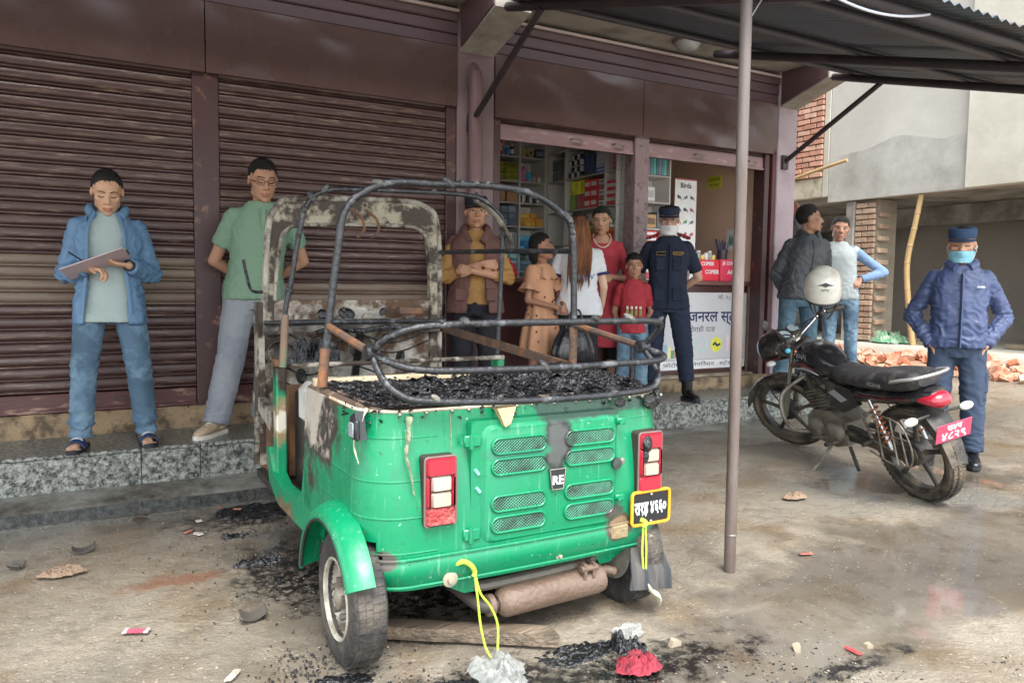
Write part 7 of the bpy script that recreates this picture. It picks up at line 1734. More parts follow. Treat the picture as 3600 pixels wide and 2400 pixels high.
for q in (-1, 1):
    lp('vest_pocket', MB().box(q * .118 - .042, q * .118 + .042, -.186, -.155, .885, .985, .010).xf(Matrix.Scale(p.s, 4)), VB, p.e, 30)
    lp('vest_collar', MB().tube(crv([p.P((q * .05, -.135, 1.33)), p.P((q * .095, -.085, 1.41)), p.P((q * .09, .0, 1.455)), p.P((q * .03, .075, 1.47)), p.P((0, .08, 1.47))], 4), .022, 8, True, 1.6), VB, p.e)
p.trousers(fabric('black_track_pants', '#26252c', var=.2), wr=.012, r=(.10, .085, .075))
lp('yellow_stripe', MB().tube(crv([p.P((.182, -.01, .92)), p.P((.19, -.01, .7)), p.P((.186, -.02, .5)), p.P((.18, .0, .3)), p.P((.18, .02, .15))], 4), .010, 6, True, .5), fabric('yellow_stripe', '#c4c04a'), p.e)
for S in 'LR': p.shoe(S, mat('dark_shoe', '#2a2422', rough=.5), drk)
cp = p.cap(fabric('dark_cap', '#23262f', var=.15)); 
tm = text_mesh('PHC', .03, 0, 0, .0008); tm.transform(Matrix.Translation((0, -.0985, .082)) @ Matrix.Rotation(R(84), 4, 'X')); tm.transform(p.Mh); tm.transform(Matrix.Scale(p.s, 4))
o = link_obj('lettering', tm, mat('cap_letters', '#9a9ca2', rough=.6), p.e, False)

# ------------------------------------------------------------ 4 girl in the peach dress
p = Person('laughing girl in a peach ruffled dress', (3.33, 5.42, ST), R(14), 1.415, tone='#a87355', sex='f', head=(-8, 0, 32), girth=.86, vox=.0055, headk=1.16, headoff=(0, 0, -.005),
           pose=dict(Lel=(.20, -.06, 1.055), Lwr=(.07, -.24, 1.0), Rel=(-.215, -.02, 1.045), Rwr=(-.03, -.24, .98), Lsh=(.142, 0, 1.34), Rsh=(-.142, 0, 1.34)))
p.body(curl=(30, 30), hdir=((-.6, -.75, -.25), (.6, -.7, -.3)), hpn=((-.7, .3, -.5), (.7, .3, -.5))); p.face('open', lips='#8d3f3c', smile=True); p.hair(line=.055, puff=1.5)
lp('hair_bun', p.HM(MB().ell((0, .075, -.06), (.062, .05, .085)).ell((.03, .06, -.10), (.03, .03, .06))), M_HAIR, p.e)
PD = fabric('peach_print_cotton', '#cf9468', var=.08, dirt='#6d3d30', da=.0)
nt = PD.node_tree; 
mb = MB(); rings = []
for i in range(27):
    t = i / 26; z = 1.40 - t * (1.40 - .50)
    hw = .146 + .095 * sm(.28, 1, t) - .055 * sm(.10, 0, t) - .010 * math.exp(-((z - 1.1) / .1) ** 2); hd = .116 + .085 * sm(.28, 1, t) - .04 * sm(.10, 0, t)
    fold = .016 * sm(.3, .8, t)
    rings.append([p.P(((hw + fold * math.sin(9 * a + 1.3 * t)) * math.cos(a), (hd + fold * math.sin(9 * a + 1.3 * t)) * math.sin(a), z + .008 * math.sin(5 * a) * t)) for a in [2 * math.pi * k / 72 for k in range(72)]])
mb.loft(rings, True, False); o = lp('dress', mb, PD, p.e); md = o.modifiers.new('t', 'SOLIDIFY'); md.thickness = .004
for S, q in (('L', 1), ('R', -1)):
    sh, el = p.J[S + 'sh'], p.J[S + 'el']; mb = MB(); d_ = (el - sh).normalized(); u = d_.cross(V((0, 1, 0))).normalized(); w = d_.cross(u); rr_ = []
    for t, r_ in ((-.14, .045), (.0, .064), (.30, .066), (.45, .070), (.50, .082), (.64, .100), (.70, .108)):
        c = sh + (el - sh) * t; fo = .012 * sm(.45, .7, t)
        rr_.append([p.P(c + (u * math.cos(a) + w * math.sin(a)) * (r_ + fo * math.sin(8 * a)) ) for a in [2 * math.pi * k / 40 for k in range(40)]])
    mb.loft(rr_, True, False); o = lp('sleeve', mb, PD, p.e); md = o.modifiers.new('t', 'SOLIDIFY'); md.thickness = .003
rf = MB(); rr_ = []
for t, r_, dz in ((0, .07, 1.40), (.5, .126, 1.355), (1, .168, 1.255)):
    rr_.append([p.P(((r_ + .012 * t * math.sin(11 * a)) * math.cos(a), (r_ * .86 + .012 * t * math.sin(11 * a)) * math.sin(a), dz + .012 * t * math.sin(11 * a + 1) )) for a in [2 * math.pi * k / 88 for k in range(88)]])
rf.loft(rr_, False, False); o = lp('ruffle', rf, PD, p.e); md = o.modifiers.new('t', 'SOLIDIFY'); md.thickness = .003
dots = MB(); dr = random.Random(4)
for i in range(60):
    a = dr.uniform(0, 6.28); t = dr.uniform(.25, .97); z = 1.40 - t * .90; hw = .146 + .095 * sm(.28, 1, t) + .014; hd = .116 + .085 * sm(.28, 1, t) + .014
    dots.ell(p.P((hw * math.cos(a), hd * math.sin(a), z)), (.007, .007, .011), None, 6, 4)
o = lp('flower_print', dots, fabric('brown_print', '#6b3a33'), p.e); o['kind'] = 'stuff'
for S in 'LR': p.shoe(S, mat('brown_sandal', '#4a3026', rough=.6), drk)

# ------------------------------------------------------------ 5 woman with long hair and white shirt, back to us
p = Person('woman with long brown hair in white and black shirt, back turned', (3.62, 5.30, ST), R(150), 1.60, tone='#d3a887', sex='f', head=(6, 0, 20), girth=.98, vox=.006,
           pose=dict(Lel=(.255, -.02, 1.045), Lwr=(.30, -.10, .86), Rel=(-.22, .02, 1.045), Rwr=(-.22, -.10, .88), Lan=(.09, .0, .075), Ran=(-.09, .03, .075)))
p.body(curl=(20, 20), hpn=((-.6, -.3, 0), (1, 0, 0))); p.face('open'); p.hair(line=.055, puff=1.4)
BH = mat('brown_long_hair', '#5a3523', rough=.45, var=.5, scale=26, stretch=(5, 5, .5), bump=.8, bscale=70, dirt='#a5683f', dirt_amt=.45, dscale=5, spec=.5)
mb = MB(); rr_ = []
for z, hw, hd, y in ((1.66, .05, .06, .03), (1.62, .078, .085, .045), (1.52, .086, .072, .075), (1.40, .092, .05, .115), (1.28, .080, .034, .138), (1.18, .06, .024, .145), (1.12, .035, .016, .145), (1.08, .01, .008, .14)):
    rr_.append([p.P((.01 + (hw + .006 * math.sin(13 * a)) * math.cos(a), y + (hd + .006 * math.sin(13 * a + z * 9)) * math.sin(a), z)) for a in [2 * math.pi * k / 52 for k in range(52)]])
mb.loft(rr_)
hs = random.Random(2)
for i in range(46):
    a = hs.uniform(-.085, .095); b_ = hs.uniform(-.05, .05); e_ = hs.uniform(1.0, 1.16)
    mb.tube(crv([p.P((a * .8, .10 + .02 * hs.random(), 1.55)), p.P((a * 1.1, .128 + .02 * hs.random(), 1.38)), p.P((a * 1.05 + b_ * .3, .155 + .015 * hs.random(), 1.24)), p.P((a * .8 + b_, .15 + .02 * hs.random(), e_))], 4), [.010] * 6 + [.008] * 4 + [.006, .004, .002], 5)
lp('long_hair', mb, BH, p.e)
WS = fabric('white_jersey', '#d3d5d9', var=.05)
p.top('polo_shirt', WS, hem=.80, off=.024, sleeve='short', sl_end=.62, loose=1.2, wr=.013, flare=.1)
lp('shirt_collar', MB().tube(crv([p.P((-.07, -.02, 1.43)), p.P((-.05, .055, 1.445)), p.P((0, .075, 1.45)), p.P((.05, .055, 1.445)), p.P((.07, -.02, 1.43))], 4), .016, 8, True, 1.3), fabric('navy_rib', '#2c3366'), p.e)
for S in 'LR':
    c = p.J[S + 'sh'] + (p.J[S + 'el'] - p.J[S + 'sh']) * .60
    lp('sleeve_band', MB().lathe([(.064, -.010), (.071, -.008), (.071, .010), (.064, .012)], p.P(c), p.J[S + 'el'] - p.J[S + 'sh'], 22, True).xf(Matrix.Identity(4)), fabric('navy_rib', '#2c3366'), p.e)
tm = text_mesh('NTV', .07, 0, 0, .001); tm.transform(Matrix.Translation((-.05, .168, 1.13)) @ Matrix.Rotation(R(180), 4, 'Z') @ Matrix.Rotation(R(90), 4, 'X')); tm.transform(Matrix.Scale(p.s, 4)); link_obj('shirt_lettering', tm, fabric('blue_print', '#5a7bb0'), p.e, False)
p.trousers(fabric('charcoal_trousers', '#2b2b30', var=.15), r=(.092, .075, .07))
for S in 'LR': p.shoe(S, mat('dark_shoe', '#2a2422', rough=.5), drk)
wt = empty('wrist_watch', (0, 0, 0)); wt.parent = p.e
obj('watch_band', MB().lathe([(.028, -.014), (.034, -.012), (.034, .012), (.028, .014)], p.P(p.J['Lwr'] + (p.J['Lel'] - p.J['Lwr']) * .1), p.J['Lwr'] - p.J['Lel'], 18, True), mat('black_strap', '#15171a', rough=.4), wt, 40, False)
obj('watch_face', MB().lathe([(.02, -.006), (.022, 0), (.02, .006)], p.P(p.J['Lwr'] + (p.J['Lel'] - p.J['Lwr']) * .1 + V((.036, 0, .004))), (1, 0, 0), 16), mat('watch_glass', '#4c5458', rough=.2), wt, 40, False)
hb_ = empty('handbag', (3.36, 5.02, .60), 'black leather handbag hanging beside the woman with long hair', 'handbag')
bag = MB(); rr_ = []
for z, a, b in ((.58, .16, .045), (.62, .20, .075), (.70, .205, .085), (.78, .18, .075), (.86, .13, .05), (.885, .11, .03)):
    rr_.append([(3.45 + (a + .010 * math.sin(7 * t)) * math.cos(t), 5.10 + (b + .008 * math.sin(9 * t)) * math.sin(t), z + .01 * math.sin(3 * t)) for t in [2 * math.pi * k / 40 for k in range(40)]])
bag.loft(rr_); obj('bag_body', bag, mat('black_leather', '#1b1c21', rough=.3, var=.2, scale=8, bump=.35, bscale=20, spec=.6), hb_, 60)
obj('strap', MB().tube(crv([(3.36, 5.10, .87), (3.42, 5.12, 1.0), (3.52, 5.14, 1.02), (3.55, 5.11, .87)], 5), .009, 8), mat('black_leather', '#1b1c21'), hb_)

# ------------------------------------------------------------ 6 woman in red kurta
p = Person('woman in long red kurta with a bead necklace', (4.06, 5.60, ST + .04), R(-30), 1.66, tone='#c08d6c', sex='f', head=(6, 0, -10), girth=1.06, vox=.006,
           pose=dict(Lel=(.255, .02, 1.045), Lwr=(.06, -.18, 1.06), Rel=(-.235, .0, 1.045), Rwr=(-.06, -.19, 1.04)))
p.body(curl=(25, 25), hdir=((-.9, -.3, 0), (.9, -.3, .1)), hpn=((0, .8, -.3), (0, .8, -.3))); p.face('open', lips='#9a4a44'); p.hair(line=.058, puff=1.3)
lp('hair_bun', p.HM(MB().ell((0, .10, .02), (.045, .035, .05))), M_HAIR, p.e)
RK = fabric('red_kurta', '#b32a3a', var=.10, dirt='#d14a55', da=.12, dscale=14)
p.top('kurta', RK, hem=.42, off=.014, sleeve='long', sl_end=.30, wr=.009, prof=[(.42, .175, .135)] + [(z, a, b) for z, a, b in TORSO_F if z >= .88], vox=.011, wsc=(8, 8, 3), opening=lambda c: c.z > 1.36 and c.y < -.02 and abs(c.x) < .075)
lp('necklace', MB().tube(crv([p.P((-.07, .02, 1.45)), p.P((-.078, -.055, 1.40)), p.P((-.05, -.105, 1.345)), p.P((0, -.125, 1.32)), p.P((.05, -.105, 1.345)), p.P((.078, -.055, 1.40)), p.P((.07, .02, 1.45))], 6), .0075, 8), mat('cream_beads', '#c9b49a', rough=.4, var=.3, scale=90), p.e)
p.trousers(fabric('black_leggings', '#1c1b1f'), r=(.08, .062, .045), ankle=.30)
for S in 'LR': p.shoe(S, mat('brown_sandal', '#4a3026', rough=.6), drk)

# ------------------------------------------------------------ 7 boy in the red tee
p = Person('boy in red printed tee shirt and blue jeans', (4.17, 5.27, ST), R(-34), 1.255, tone='#b37e60', head=(2, 0, 3), girth=.84, vox=.005, headk=1.22,
           pose=dict(Lsh=(.15, 0, 1.33), Rsh=(-.15, 0, 1.33), Lel=(.215, .06, 1.045), Lwr=(.14, .12, .90), Rel=(-.215, .06, 1.045), Rwr=(-.16, .12, .90)))
p.body(); p.face('open', lips='#a0614f'); p.hair('spiky', line=.056, puff=1.5)
p.top('tee_shirt', fabric('red_jersey', '#b02433', var=.08), hem=.80, off=.026, sleeve='short', sl_end=.72, loose=1.12, wr=.013, vox=.011, flare=.1)
gp = random.Random(9)
for i in range(4):
    x = -.075 + .05 * i
    lp('shirt_print', MB().box(x - .016, x + .016, -.1385, -.130, 1.0, 1.075, .006).xf(Matrix.Scale(p.s, 4)), fabric('print_olive', '#8a8a45'), p.e); lp('shirt_print', MB().box(x - .013, x + .013, -.1390, -.130, 1.08, 1.115, .006).xf(Matrix.Scale(p.s, 4)), fabric('print_pale', '#d8cfc5'), p.e)
lp('shirt_print', MB().box(-.08, .07, -.1385, -.130, .955, .972, .003).xf(Matrix.Scale(p.s, 4)), fabric('print_pale', '#d8cfc5'), p.e)
p.trousers(JEANS, r=(.095, .082, .078), wr=.013, vox=.011)
for S in 'LR': p.shoe(S, mat('dark_shoe', '#2a2422', rough=.5), drk)

# ------------------------------------------------------------ 8 officer in navy uniform on the step
p = Person('officer in navy uniform and white face mask standing on the step', (4.48, 5.19, ST), R(-36), 1.70, tone='#c8987a', head=(6, 0, -4), vox=.006,
           pose=dict(Lel=(.275, .09, 1.075), Lwr=(.10, .20, .95), Rel=(-.275, .09, 1.075), Rwr=(-.08, .20, .95), Lan=(.20, .0, .075), Lkn=(.15, -.01, .49), Ran=(-.14, .03, .075)))
p.footL = V((.35, -1, 0)).normalized()
p.body(); p.face('open'); p.hair(line=.05); p.glasses(); p.mask(mat('white_mask', '#d9dadb', rough=.7, var=.04, bump=.2, bscale=40))
NV = fabric('navy_uniform_cloth', '#232c40', var=.12, bump=.3)
p.top('uniform_shirt', NV, hem=.80, off=.020, sleeve='short', sl_end=.78, loose=1.15, wr=.012, flare=.06)
p.lcol(NV, 1.395, .062); sc_ = Matrix.Scale(p.s, 4)
lp('front_placket', MB().tube(crv([p.P((0, -.128, 1.36)), p.P((0, -.142, 1.25)), p.P((0, -.134, 1.08)), p.P((0, -.136, .95)), p.P((0, -.14, .82))], 4), .016, 6, True, .35), NV, p.e)
for q in (-1, 1):
    pk = lp('chest_pocket', MB().box(q * .072 - .040, q * .072 + .040, -.144, -.125, 1.13, 1.235, .006).xf(sc_), NV, p.e, 30); lp('pocket_flap', MB().box(q * .072 - .042, q * .072 + .042, -.149, -.130, 1.205, 1.24, .004).xf(sc_), NV, pk, 30)
    lp('hip_pocket', MB().box(q * .078 - .046, q * .078 + .046, -.146, -.125, .87, .98, .006).xf(sc_), NV, p.e, 30)
    sb = lp('shoulder_board', MB().box(q * .13 - .055, q * .13 + .055, -.035, .04, 1.432 - .012, 1.432 + .012, .005, Matrix.Translation((q * .13, 0, 1.42)) @ Matrix.Rotation(q * R(20), 4, 'Y') @ Matrix.Translation((-q * .13, 0, -1.42))).xf(sc_), fabric('red_epaulette', '#a02a32', var=.2), p.e, 30)
    for i in range(3): lp('rank_bar', MB().box(q * (.10 + .03 * i) - .006, q * (.10 + .03 * i) + .006, -.037, .042, 1.440 - .013 - .011 * i, 1.440 + .009 - .011 * i, .002).xf(sc_), fabric('dark_rank_bar', '#5a1f26'), sb, 30)
    np2 = lp('name_patch', MB().box(q * .072 - .040, q * .072 + .040, -.1475, -.135, 1.262, 1.29, .002).xf(sc_), fabric('patch_black', '#17181c'), p.e, 30)
    rp_ = [p.P((q * .072 + a * .039, -.1485, 1.276 + b * .013)) for a, b in ((-1, -1), (1, -1), (1, 1), (-1, 1), (-1, -1))]
    lp('patch_border', MB().tube(rp_, .0018, 4), fabric('patch_gold', '#b98f3f'), np2)
tm = text_mesh('नेपाल प्रहरी', .022); tm.transform(Matrix.Translation((.072, -.1485, 1.276)) @ Matrix.Rotation(R(90), 4, 'X')); tm.transform(sc_); link_obj('patch_lettering', tm, fabric('patch_gold', '#b98f3f'), p.e, False)
p.trousers(fabric('navy_trousers', '#262f44', var=.14, bump=.3), r=(.10, .082, .066), wr=.014, ankle=.17)
for q in (-1, 1): lp('cargo_pocket', MB().box(q * .188 - .018, q * .188 + .018, -.055, .065, .54, .68, .012).xf(sc_), fabric('navy_trousers', '#262f44'), p.e, 30)
for S in 'LR': p.shoe(S, mat('black_boot', '#141518', rough=.32, spec=.6, var=.2), drk, 'boot')
p.cap(fabric('navy_cap', '#262f45', var=.1), True, .062)

# ------------------------------------------------------------ 9 man in dark jacket by the end pillar
p = Person('young man in dark grey jacket and jeans by the end pillar, looking right', (6.08, 5.12, ST), R(-22), 1.80, tone='#ab7a5c', head=(-4, 0, 68), vox=.007, lean=(.06, 0),
           pose=dict(Lel=(.30, .08, 1.075), Lwr=(.12, .16, .93), Rel=(-.20, .07, 1.055), Rwr=(-.06, .16, .92), Lan=(.05, .03, .075), Ran=(-.17, .0, .075), Rkn=(-.13, -.01, .49)))
p.body(); p.face('open'); p.hair(line=.056, puff=1.6)
DJ = fabric('dark_grey_windcheater', '#42474c', crumple=.7, rough=.5, var=.15, spec=.4)
p.top('jacket', DJ, hem=.84, off=.036, loose=1.2, wr=.022, wsc=(12, 12, 6)); lp('jacket_collar', MB().tube(crv([p.P((-.03 + .05, -.095, 1.40)), p.P((-.075 + .06, -.04, 1.44)), p.P((-.06 + .06, .06, 1.46)), p.P((.06, .08, 1.465)), p.P((.12, .06, 1.46)), p.P((.14, -.04, 1.44)), p.P((.095, -.095, 1.40))], 4), .022, 8, True, 1.3), DJ, p.e)
lp('jacket_zip', MB().tube(crv([p.P((.05, -.118, 1.37)), p.P((.048, -.142, 1.25)), p.P((.03, -.142, 1.08)), p.P((.01, -.142, .95)), p.P((.0, -.145, .85))], 4), .011, 6, True, .5), fabric('zip_grey', '#5c6166'), p.e)
p.trousers(fabric('teal_denim', '#456577', var=.2, dirt='#6f8b99', da=.25), r=(.095, .07, .06), wr=.012)
for S in 'LR': p.shoe(S, mat('dark_shoe', '#2a2422', rough=.5), drk)

# ------------------------------------------------------------ 10 man in grey tee with blue sleeves
p = Person('man in grey and blue raglan shirt leaning an arm on the pillar', (7.22, 5.52, .24), R(-48), 1.77, tone='#b07c5f', head=(4, 6, 4), vox=.008, lean=(-.05, 0),
           pose=dict(Rel=(-.36, -.17, 1.5), Rwr=(-.47, -.36, 1.68), Rsh=(-.20, -.03, 1.36), Lel=(.40, .05, 1.115), Lwr=(.17, -.06, 1.04), Lan=(.12, .0, .075), Ran=(-.12, .05, .075)))
p.body(curl=(40, 10), hdir=((-.7, -.4, -.5), (-.2, -.25, .95)), hpn=((-.3, .5, -.8), (-.6, -.7, -.2))); p.face('open'); p.hair(line=.056, puff=1.4)
p.top('raglan_sleeves', fabric('blue_raglan', '#6f8fb8', var=.1), hem=.95, off=.006, wr=.010, vox=.012)
p.top('tee_front', fabric('grey_marl', '#9fa9aa', var=.07), hem=.83, off=.018, sleeve='none', wr=.011, vox=.012)
p.trousers(JEANS, r=(.09, .068, .06), wr=.014, vox=.012)
for S in 'LR': p.shoe(S, mat('white_shoe', '#c9cac8', rough=.5), mat('pale_sole', '#d8d3c8'))

# ------------------------------------------------------------ 11 officer in blue rain jacket behind the motorcycle
p = Person('officer in blue jacket, cargo trousers and light blue mask, hands in pockets', (5.36, 3.14, 0), R(-54), 1.665, tone='#c08b69', head=(4, 0, -6), vox=.006, girth=1.0,
           pose=dict(Lel=(.295, .08, 1.06), Lwr=(.165, -.06, .855), Rel=(-.29, .08, 1.06), Rwr=(-.165, -.06, .86), Lan=(.13, .0, .075), Ran=(-.16, .02, .075), Lkn=(.115, -.01, .49)))
p.body(curl=(10, 10), hdir=((-.35, .25, -.9), (.35, .25, -.9))); p.face('down'); p.hair(line=.05); p.mask(mat('cyan_mask', '#7fb8c9', rough=.7, var=.05, bump=.2, bscale=40))
BR = fabric('blue_rain_jacket', '#40507a', crumple=.75, rough=.42, var=.12, spec=.45, bump=.15)
p.top('rain_jacket', BR, hem=.84, off=.032, loose=1.18, wr=.022, belly=.03, wsc=(11, 11, 8), vox=.009); sc_ = Matrix.Scale(p.s, 4)
lp('jacket_placket', MB().tube(crv([p.P((-.0, -.140, 1.36)), p.P((0, -.156, 1.25)), p.P((0, -.170, 1.08)), p.P((0, -.170, .95)), p.P((0, -.158, .85))], 4), .026, 8, True, .4), BR, p.e)
lp('jacket_collar', MB().tube(crv([p.P((-.04, -.10, 1.40)), p.P((-.085, -.04, 1.43)), p.P((-.07, .06, 1.45)), p.P((0, .085, 1.455)), p.P((.07, .06, 1.45)), p.P((.085, -.04, 1.43)), p.P((.04, -.10, 1.40))], 4), .026, 8, True, 1.3), BR, p.e)
lp('chest_logo', MB().box(.085, .135, -.160, -.150, 1.262, 1.278, .003).xf(sc_), fabric('pale_logo', '#b8c0d6'), p.e)
p.trousers(fabric('blue_cargo', '#38485f', var=.14, bump=.3), r=(.098, .082, .07), wr=.015, ankle=.10)
for q in (-1, 1): lp('cargo_pocket', MB().box(q * .180 - .022, q * .180 + .022, -.055, .075, .52, .68, .014).xf(sc_), fabric('blue_cargo', '#38485f'), p.e, 30)
for S in 'LR': p.shoe(S, mat('black_boot', '#141518'), drk, 'boot')
p.cap(fabric('blue_cap', '#2c4565', var=.12), True, .068)
# ================================================================ litter and burnt remains on the ground
def gz(x, y): return ground_z(x, y)
def flat_char(cx, cy, rx, ry, seed, name, label, cat_, m=None, h=.03):
    mb = MB(); n = 40; vs = []; fs = []
    for j in range(n + 1):
        for i in range(n + 1):
            u, w = i / n * 2 - 1, j / n * 2 - 1
            q = (u * math.sqrt(max(0, 1 - w * w / 2)), w * math.sqrt(max(0, 1 - u * u / 2)))
            an = math.atan2(q[1], q[0]); rr = 1 + .5 * fbm(math.cos(an) * 1.6 + seed, math.sin(an) * 1.6, seed) + .18 * N3(math.cos(an) * 6 + seed, math.sin(an) * 6)
            x, y = cx + rx * q[0] * rr, cy + ry * q[1] * rr; e = 1 - (q[0] ** 2 + q[1] ** 2)
            vs.append((x, y, gz(x, y) - .004 + sm(0, .25, e) * (.006 + h * (abs(fbm(x * 14 + seed, y * 14, 1, 3)) + .25 * abs(N3(x * 50, y * 50, seed))))))
    for j in range(n):
        for i in range(n): fs.append((j * (n + 1) + i, j * (n + 1) + i + 1, (j + 1) * (n + 1) + i + 1, (j + 1) * (n + 1) + i))
    mb.add(vs, fs); return tag(obj(name, mb, m or M_CHAR, smooth=30), label, cat_)
flat_char(.82, 4.22, .27, .15, 3.1, 'charred_sheet', 'flat sheet of glossy black char beside the front of the three-wheeler', 'char')
flat_char(.66, 3.40, .10, .045, 8.4, 'charred_scrap', 'black charred scrap on the ground left of the rear wheel', 'char', h=.05)
flat_char(.62, 3.82, .06, .03, 5.5, 'charred_scrap', 'small grey burnt flake between the wheel and the char sheet', 'char', h=.04)
flat_char(1.42, 2.06, .16, .07, 12.4, 'charred_scrap', 'black char patch below the silencer', 'char', h=.03)
flat_char(.90, 2.02, .20, .08, 15.7, 'charred_scrap', 'wide black char patch right of the rear wheel', 'char', h=.025)
flat_char(.66, 2.22, .10, .07, 21.7, 'charred_scrap', 'black char at the foot of the near rear tyre', 'char', h=.02)
flat_char(1.60, 2.0, .05, .06, 25.7, 'charred_cloth', 'black burnt cloth beside the red cloth', 'char', h=.11)
dr = random.Random(21)
# crumbs of soot: uncountable
def crumbs(spots, n, smin, smax, m, label, name):
    mb = MB()
    for i in range(n):
        cx, cy, rx, ry = dr.choice(spots); x, y = dr.gauss(cx, rx), dr.gauss(cy, ry); s = dr.uniform(smin, smax) * dr.random() ** .5 + smin
        A = Matrix.Translation((x, y, gz(x, y) + s * .25)) @ Euler((dr.uniform(-.5, .5), dr.uniform(-.5, .5), dr.uniform(0, 6))).to_matrix().to_4x4()
        h = s * dr.uniform(.25, .6)
        mb.add([A @ V(q) for q in ((-s, -s * .5, 0), (s * .3, -s * .8, 0), (s, .1 * s, 0), (.1 * s, s * .7, 0), (-.1 * s, 0, h))], [(0, 1, 4), (1, 2, 4), (2, 3, 4), (3, 0, 4), (3, 2, 1, 0)])
    return tag(obj(name, mb, m, smooth=0), label, kind='stuff')
crumbs([(.80, 3.2, .22, .35), (.95, 2.0, .26, .12), (1.45, 1.92, .28, .10), (1.2, 1.9, .3, .12), (.75, 3.9, .25, .2), (1.9, 1.7, .4, .15), (.62, 2.3, .1, .1), (2.6, 1.5, .4, .12), (1.3, 2.6, .35, .3)], 3600, .002, .007, M_CHAR, 'black soot crumbs scattered round the three-wheeler', 'soot_crumbs')
M_PEB = mat('pale_pebble', '#9d907c', rough=.8, var=.25, scale=30, dirt='#7d7160', dirt_amt=.3)
crumbs([(2.3, 1.6, .6, .22), (3.2, 1.7, .6, .3), (1.7, 1.6, .5, .2), (3.0, 1.3, .7, .2), (.4, 2.6, .8, .5), (4.5, 2.2, .8, .3), (0, 3.6, 1.0, .5)], 2200, .0015, .006, M_PEB, 'pale gravel strewn over the wet yard', 'gravel')
# single stones
for i, (x, y, s) in enumerate(((2.62, 1.72, .032), (2.95, 1.62, .025), (2.35, 1.62, .028), (3.15, 1.9, .022), (2.1, 1.72, .03), (1.75, 1.95, .035), (3.9, 1.95, .03), (4.4, 2.25, .025), (3.5, 1.55, .03), (2.8, 1.45, .022))):
    me = shard(s * 1.3, 300 + i); me.materials.append(M_PEB); me.transform(Matrix.Translation((x, y, gz(x, y) + s * .35)))
    tag(link_obj('stone', me, None), 'pale loose stone lying on the wet ground right of the three-wheeler', 'stone', 'loose stones')
# plank under the tail
pk = empty('wooden_plank', (1.15, 2.34, 0), 'old wet wooden plank lying under the silencer', 'plank')
pm_ = MB(); rr_ = []
for i in range(13):
    t = i / 12; x, y = .84 + .54 * t, 2.50 - .36 * t; w = .042 + .008 * N3(t * 5, 2)
    rr_.append([(x, y - w, .002), (x, y - w, .045 + .006 * N3(t * 6, 7)), (x, y, .05 + .006 * N3(t * 6, 9)), (x, y + w, .045), (x, y + w, .002)])
pm_.loft(rr_); obj('board', pm_, mat('wet_plank', '#7d6e5c', rough=.6, var=.25, scale=6, stretch=(.3, 3, 3), bump=.6, bscale=30, dirt='#433a30', dirt_amt=.4), pk, 30)
# plastic bag, red cloth, clump of mud, rubber pads, wrapper, scraps
M_PLA = mat('clear_plastic', '#a9aca8', rough=.15, var=.2, scale=8, alpha=.55, spec=.7)
tag(obj('plastic_bag', rag(1.12, 2.05, 0, .09, .125, .030, 3.3, 44, 1.1), M_PLA, smooth=80), 'crumpled clear plastic bag tied to the yellow rope', 'plastic bag')
tag(obj('plastic_scrap', rag(1.66, 2.08, 0, .06, .05, .02, 9.3, 30, 1.2), M_PLA, smooth=80), 'small torn clear plastic scrap below the number plate', 'plastic')
tag(obj('red_cloth', rag(1.53, 1.87, 0, .08, .06, .034, 6.6, 54, 1.9), mat('red_rag', '#98303f', rough=.8, var=.2, scale=9, dirt='#2a1b1d', dirt_amt=.42, dscale=9), smooth=80), 'crumpled red cloth among the soot below the plate', 'cloth')
tag(obj('mud_clump', rag(-.10, 3.62, 0, .09, .045, .025, 4.9, 36, 2.0), mat('drying_mud', '#8b7562', rough=.9, var=.2, bump=.6), smooth=60), 'brown clump of mud and straw on the ground at far left', 'clump')
tag(obj('mud_clump', rag(3.62, 3.02, 0, .09, .045, .022, 11.9, 36, 2.0), mat('drying_mud', '#8b7562'), smooth=60), 'clump of mud and straw between the pole and the motorcycle', 'clump')
M_PAD = mat('grey_rubber_pad', '#4f4a44', rough=.8, var=.2)
for x, y, a, sx, sy, lab in ((-.02, 3.90, .3, .07, .045, 'flat grey scrap lying below the man with the clipboard'), (-.27, 3.80, 1.2, .05, .04, 'small square grey scrap near the left edge'), (.25, 4.40, .8, .045, .06, 'curled grey scrap near the gutter strip'), (-.53, 4.50, .5, .04, .07, 'grey scrap cut by the left edge at the gutter'), (.52, 2.83, .2, .07, .05, 'dark flat wet scrap left of the rear wheel')):
    A = Matrix.Translation((x, y, gz(x, y) + .006)) @ Matrix.Rotation(a, 4, 'Z'); mb = MB(); n = 8; sx *= .72; sy *= .72
    vs = [A @ V((sx * u + .01 * w, sy * w, .02 * u * u * (1 if sx < .06 else .4))) for w in (-1, -.4, .3, 1) for u in [i / n * 2 - 1 for i in range(n + 1)]]
    mb.add(vs, [(j * (n + 1) + i, j * (n + 1) + i + 1, (j + 1) * (n + 1) + i + 1, (j + 1) * (n + 1) + i) for j in range(3) for i in range(n)])
    o = tag(obj('rubber_scrap', mb, M_PAD, smooth=60), lab, 'scrap'); md = o.modifiers.new('t', 'SOLIDIFY'); md.thickness = .006
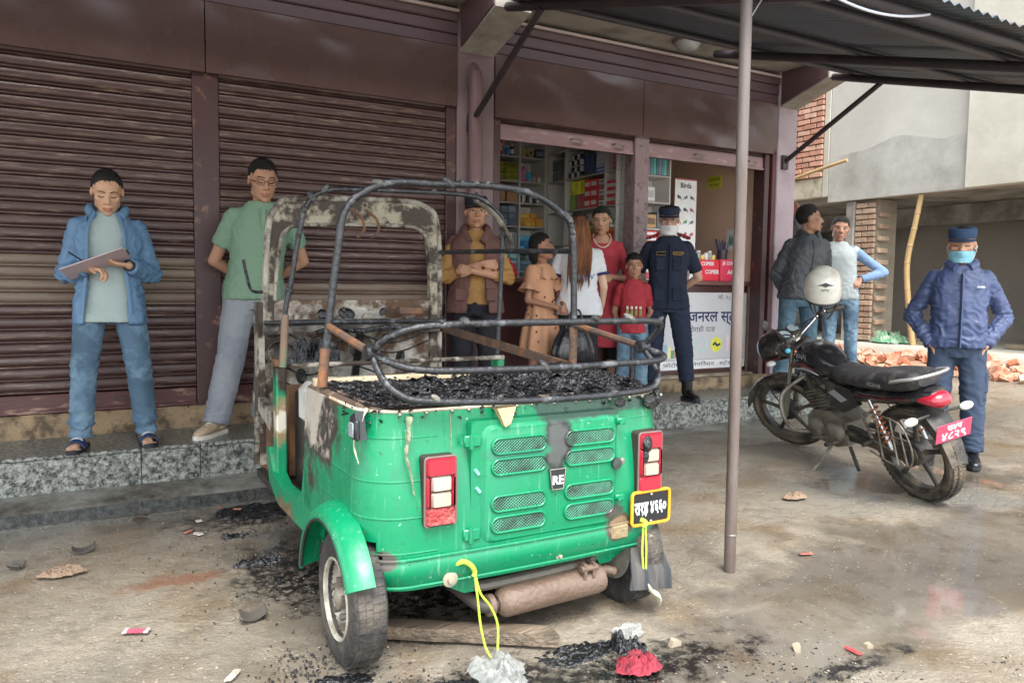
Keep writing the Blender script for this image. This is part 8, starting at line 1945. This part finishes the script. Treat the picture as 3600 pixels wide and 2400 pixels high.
wr_ = empty('sweet_wrapper', (.14, 2.90, 0), 'small pink and white sweet wrapper on the muddy ground', 'wrapper')
A = Matrix.Translation((.14, 2.90, gz(.14, 2.9) + .006)) @ Matrix.Rotation(R(-25), 4, 'Z')
obj('foil', MB().loft([[A @ V((x, -.018 - .002 * math.sin(x * 400), 0)), A @ V((x, 0, .008)), A @ V((x, .018, 0)), A @ V((x, 0, -.003))] for x in [-.028 + .007 * i for i in range(9)]]), mat('pink_foil', '#b04a60', rough=.4, var=.2, dirt='#6b5f50', dirt_amt=.25, dscale=30), wr_)
for q in (-1, 1): obj('foil_end', MB().box(q * .036 - .008, q * .036 + .008, -.019, .019, -.001, .004, .001, A), mat('white_foil', '#b5acac', rough=.4), wr_)
for i, (x, y, c, lab) in enumerate(((.50, 4.15, '#c9c3b6', 'white paper scrap at the left end of the char sheet'), (.62, 4.28, '#b0603f', 'orange chip on the char sheet, left one'), (.70, 4.20, '#a5674a', 'tan chip on the edge of the char sheet'), (.43, 3.98, '#b86a5a', 'pink chip left of the burnt flake'), (.47, 3.92, '#cfcabd', 'white sliver beside the pink chip'), (.98, 4.36, '#cfcdc8', 'white scrap on the right of the char sheet'), (2.26, 1.62, '#b23b40', 'red and white scrap on the gravel below the pole'), (2.9, 2.35, '#b5584e', 'small red scrap right of the pole'), (.38, 2.42, '#cfc6b5', 'white chip near the bottom left'))):
    A = Matrix.Translation((x, y, gz(x, y) + (.03 if 'char sheet' in lab and i in (1, 2, 5) else .008))) @ Matrix.Rotation(i * 1.3, 4, 'Z') @ Matrix.Rotation(.12, 4, 'X')
    tag(obj('scrap', MB().loft([[A @ V((q, -.012 + .004 * N3(q * 60, i), 0)), A @ V((q, .012 + .004 * N3(q * 80, i + 4), 0)), A @ V((q, .010, .004)), A @ V((q, -.010, .004))] for q in [u * (.55 + .09 * i) for u in (-.028, -.013, .004, .018, .026)]]), mat('litter_' + c.strip('#'), c, rough=.7, var=.25, scale=30, dirt='#6b5f50', dirt_amt=.4, dscale=25), smooth=20), lab, 'scrap')
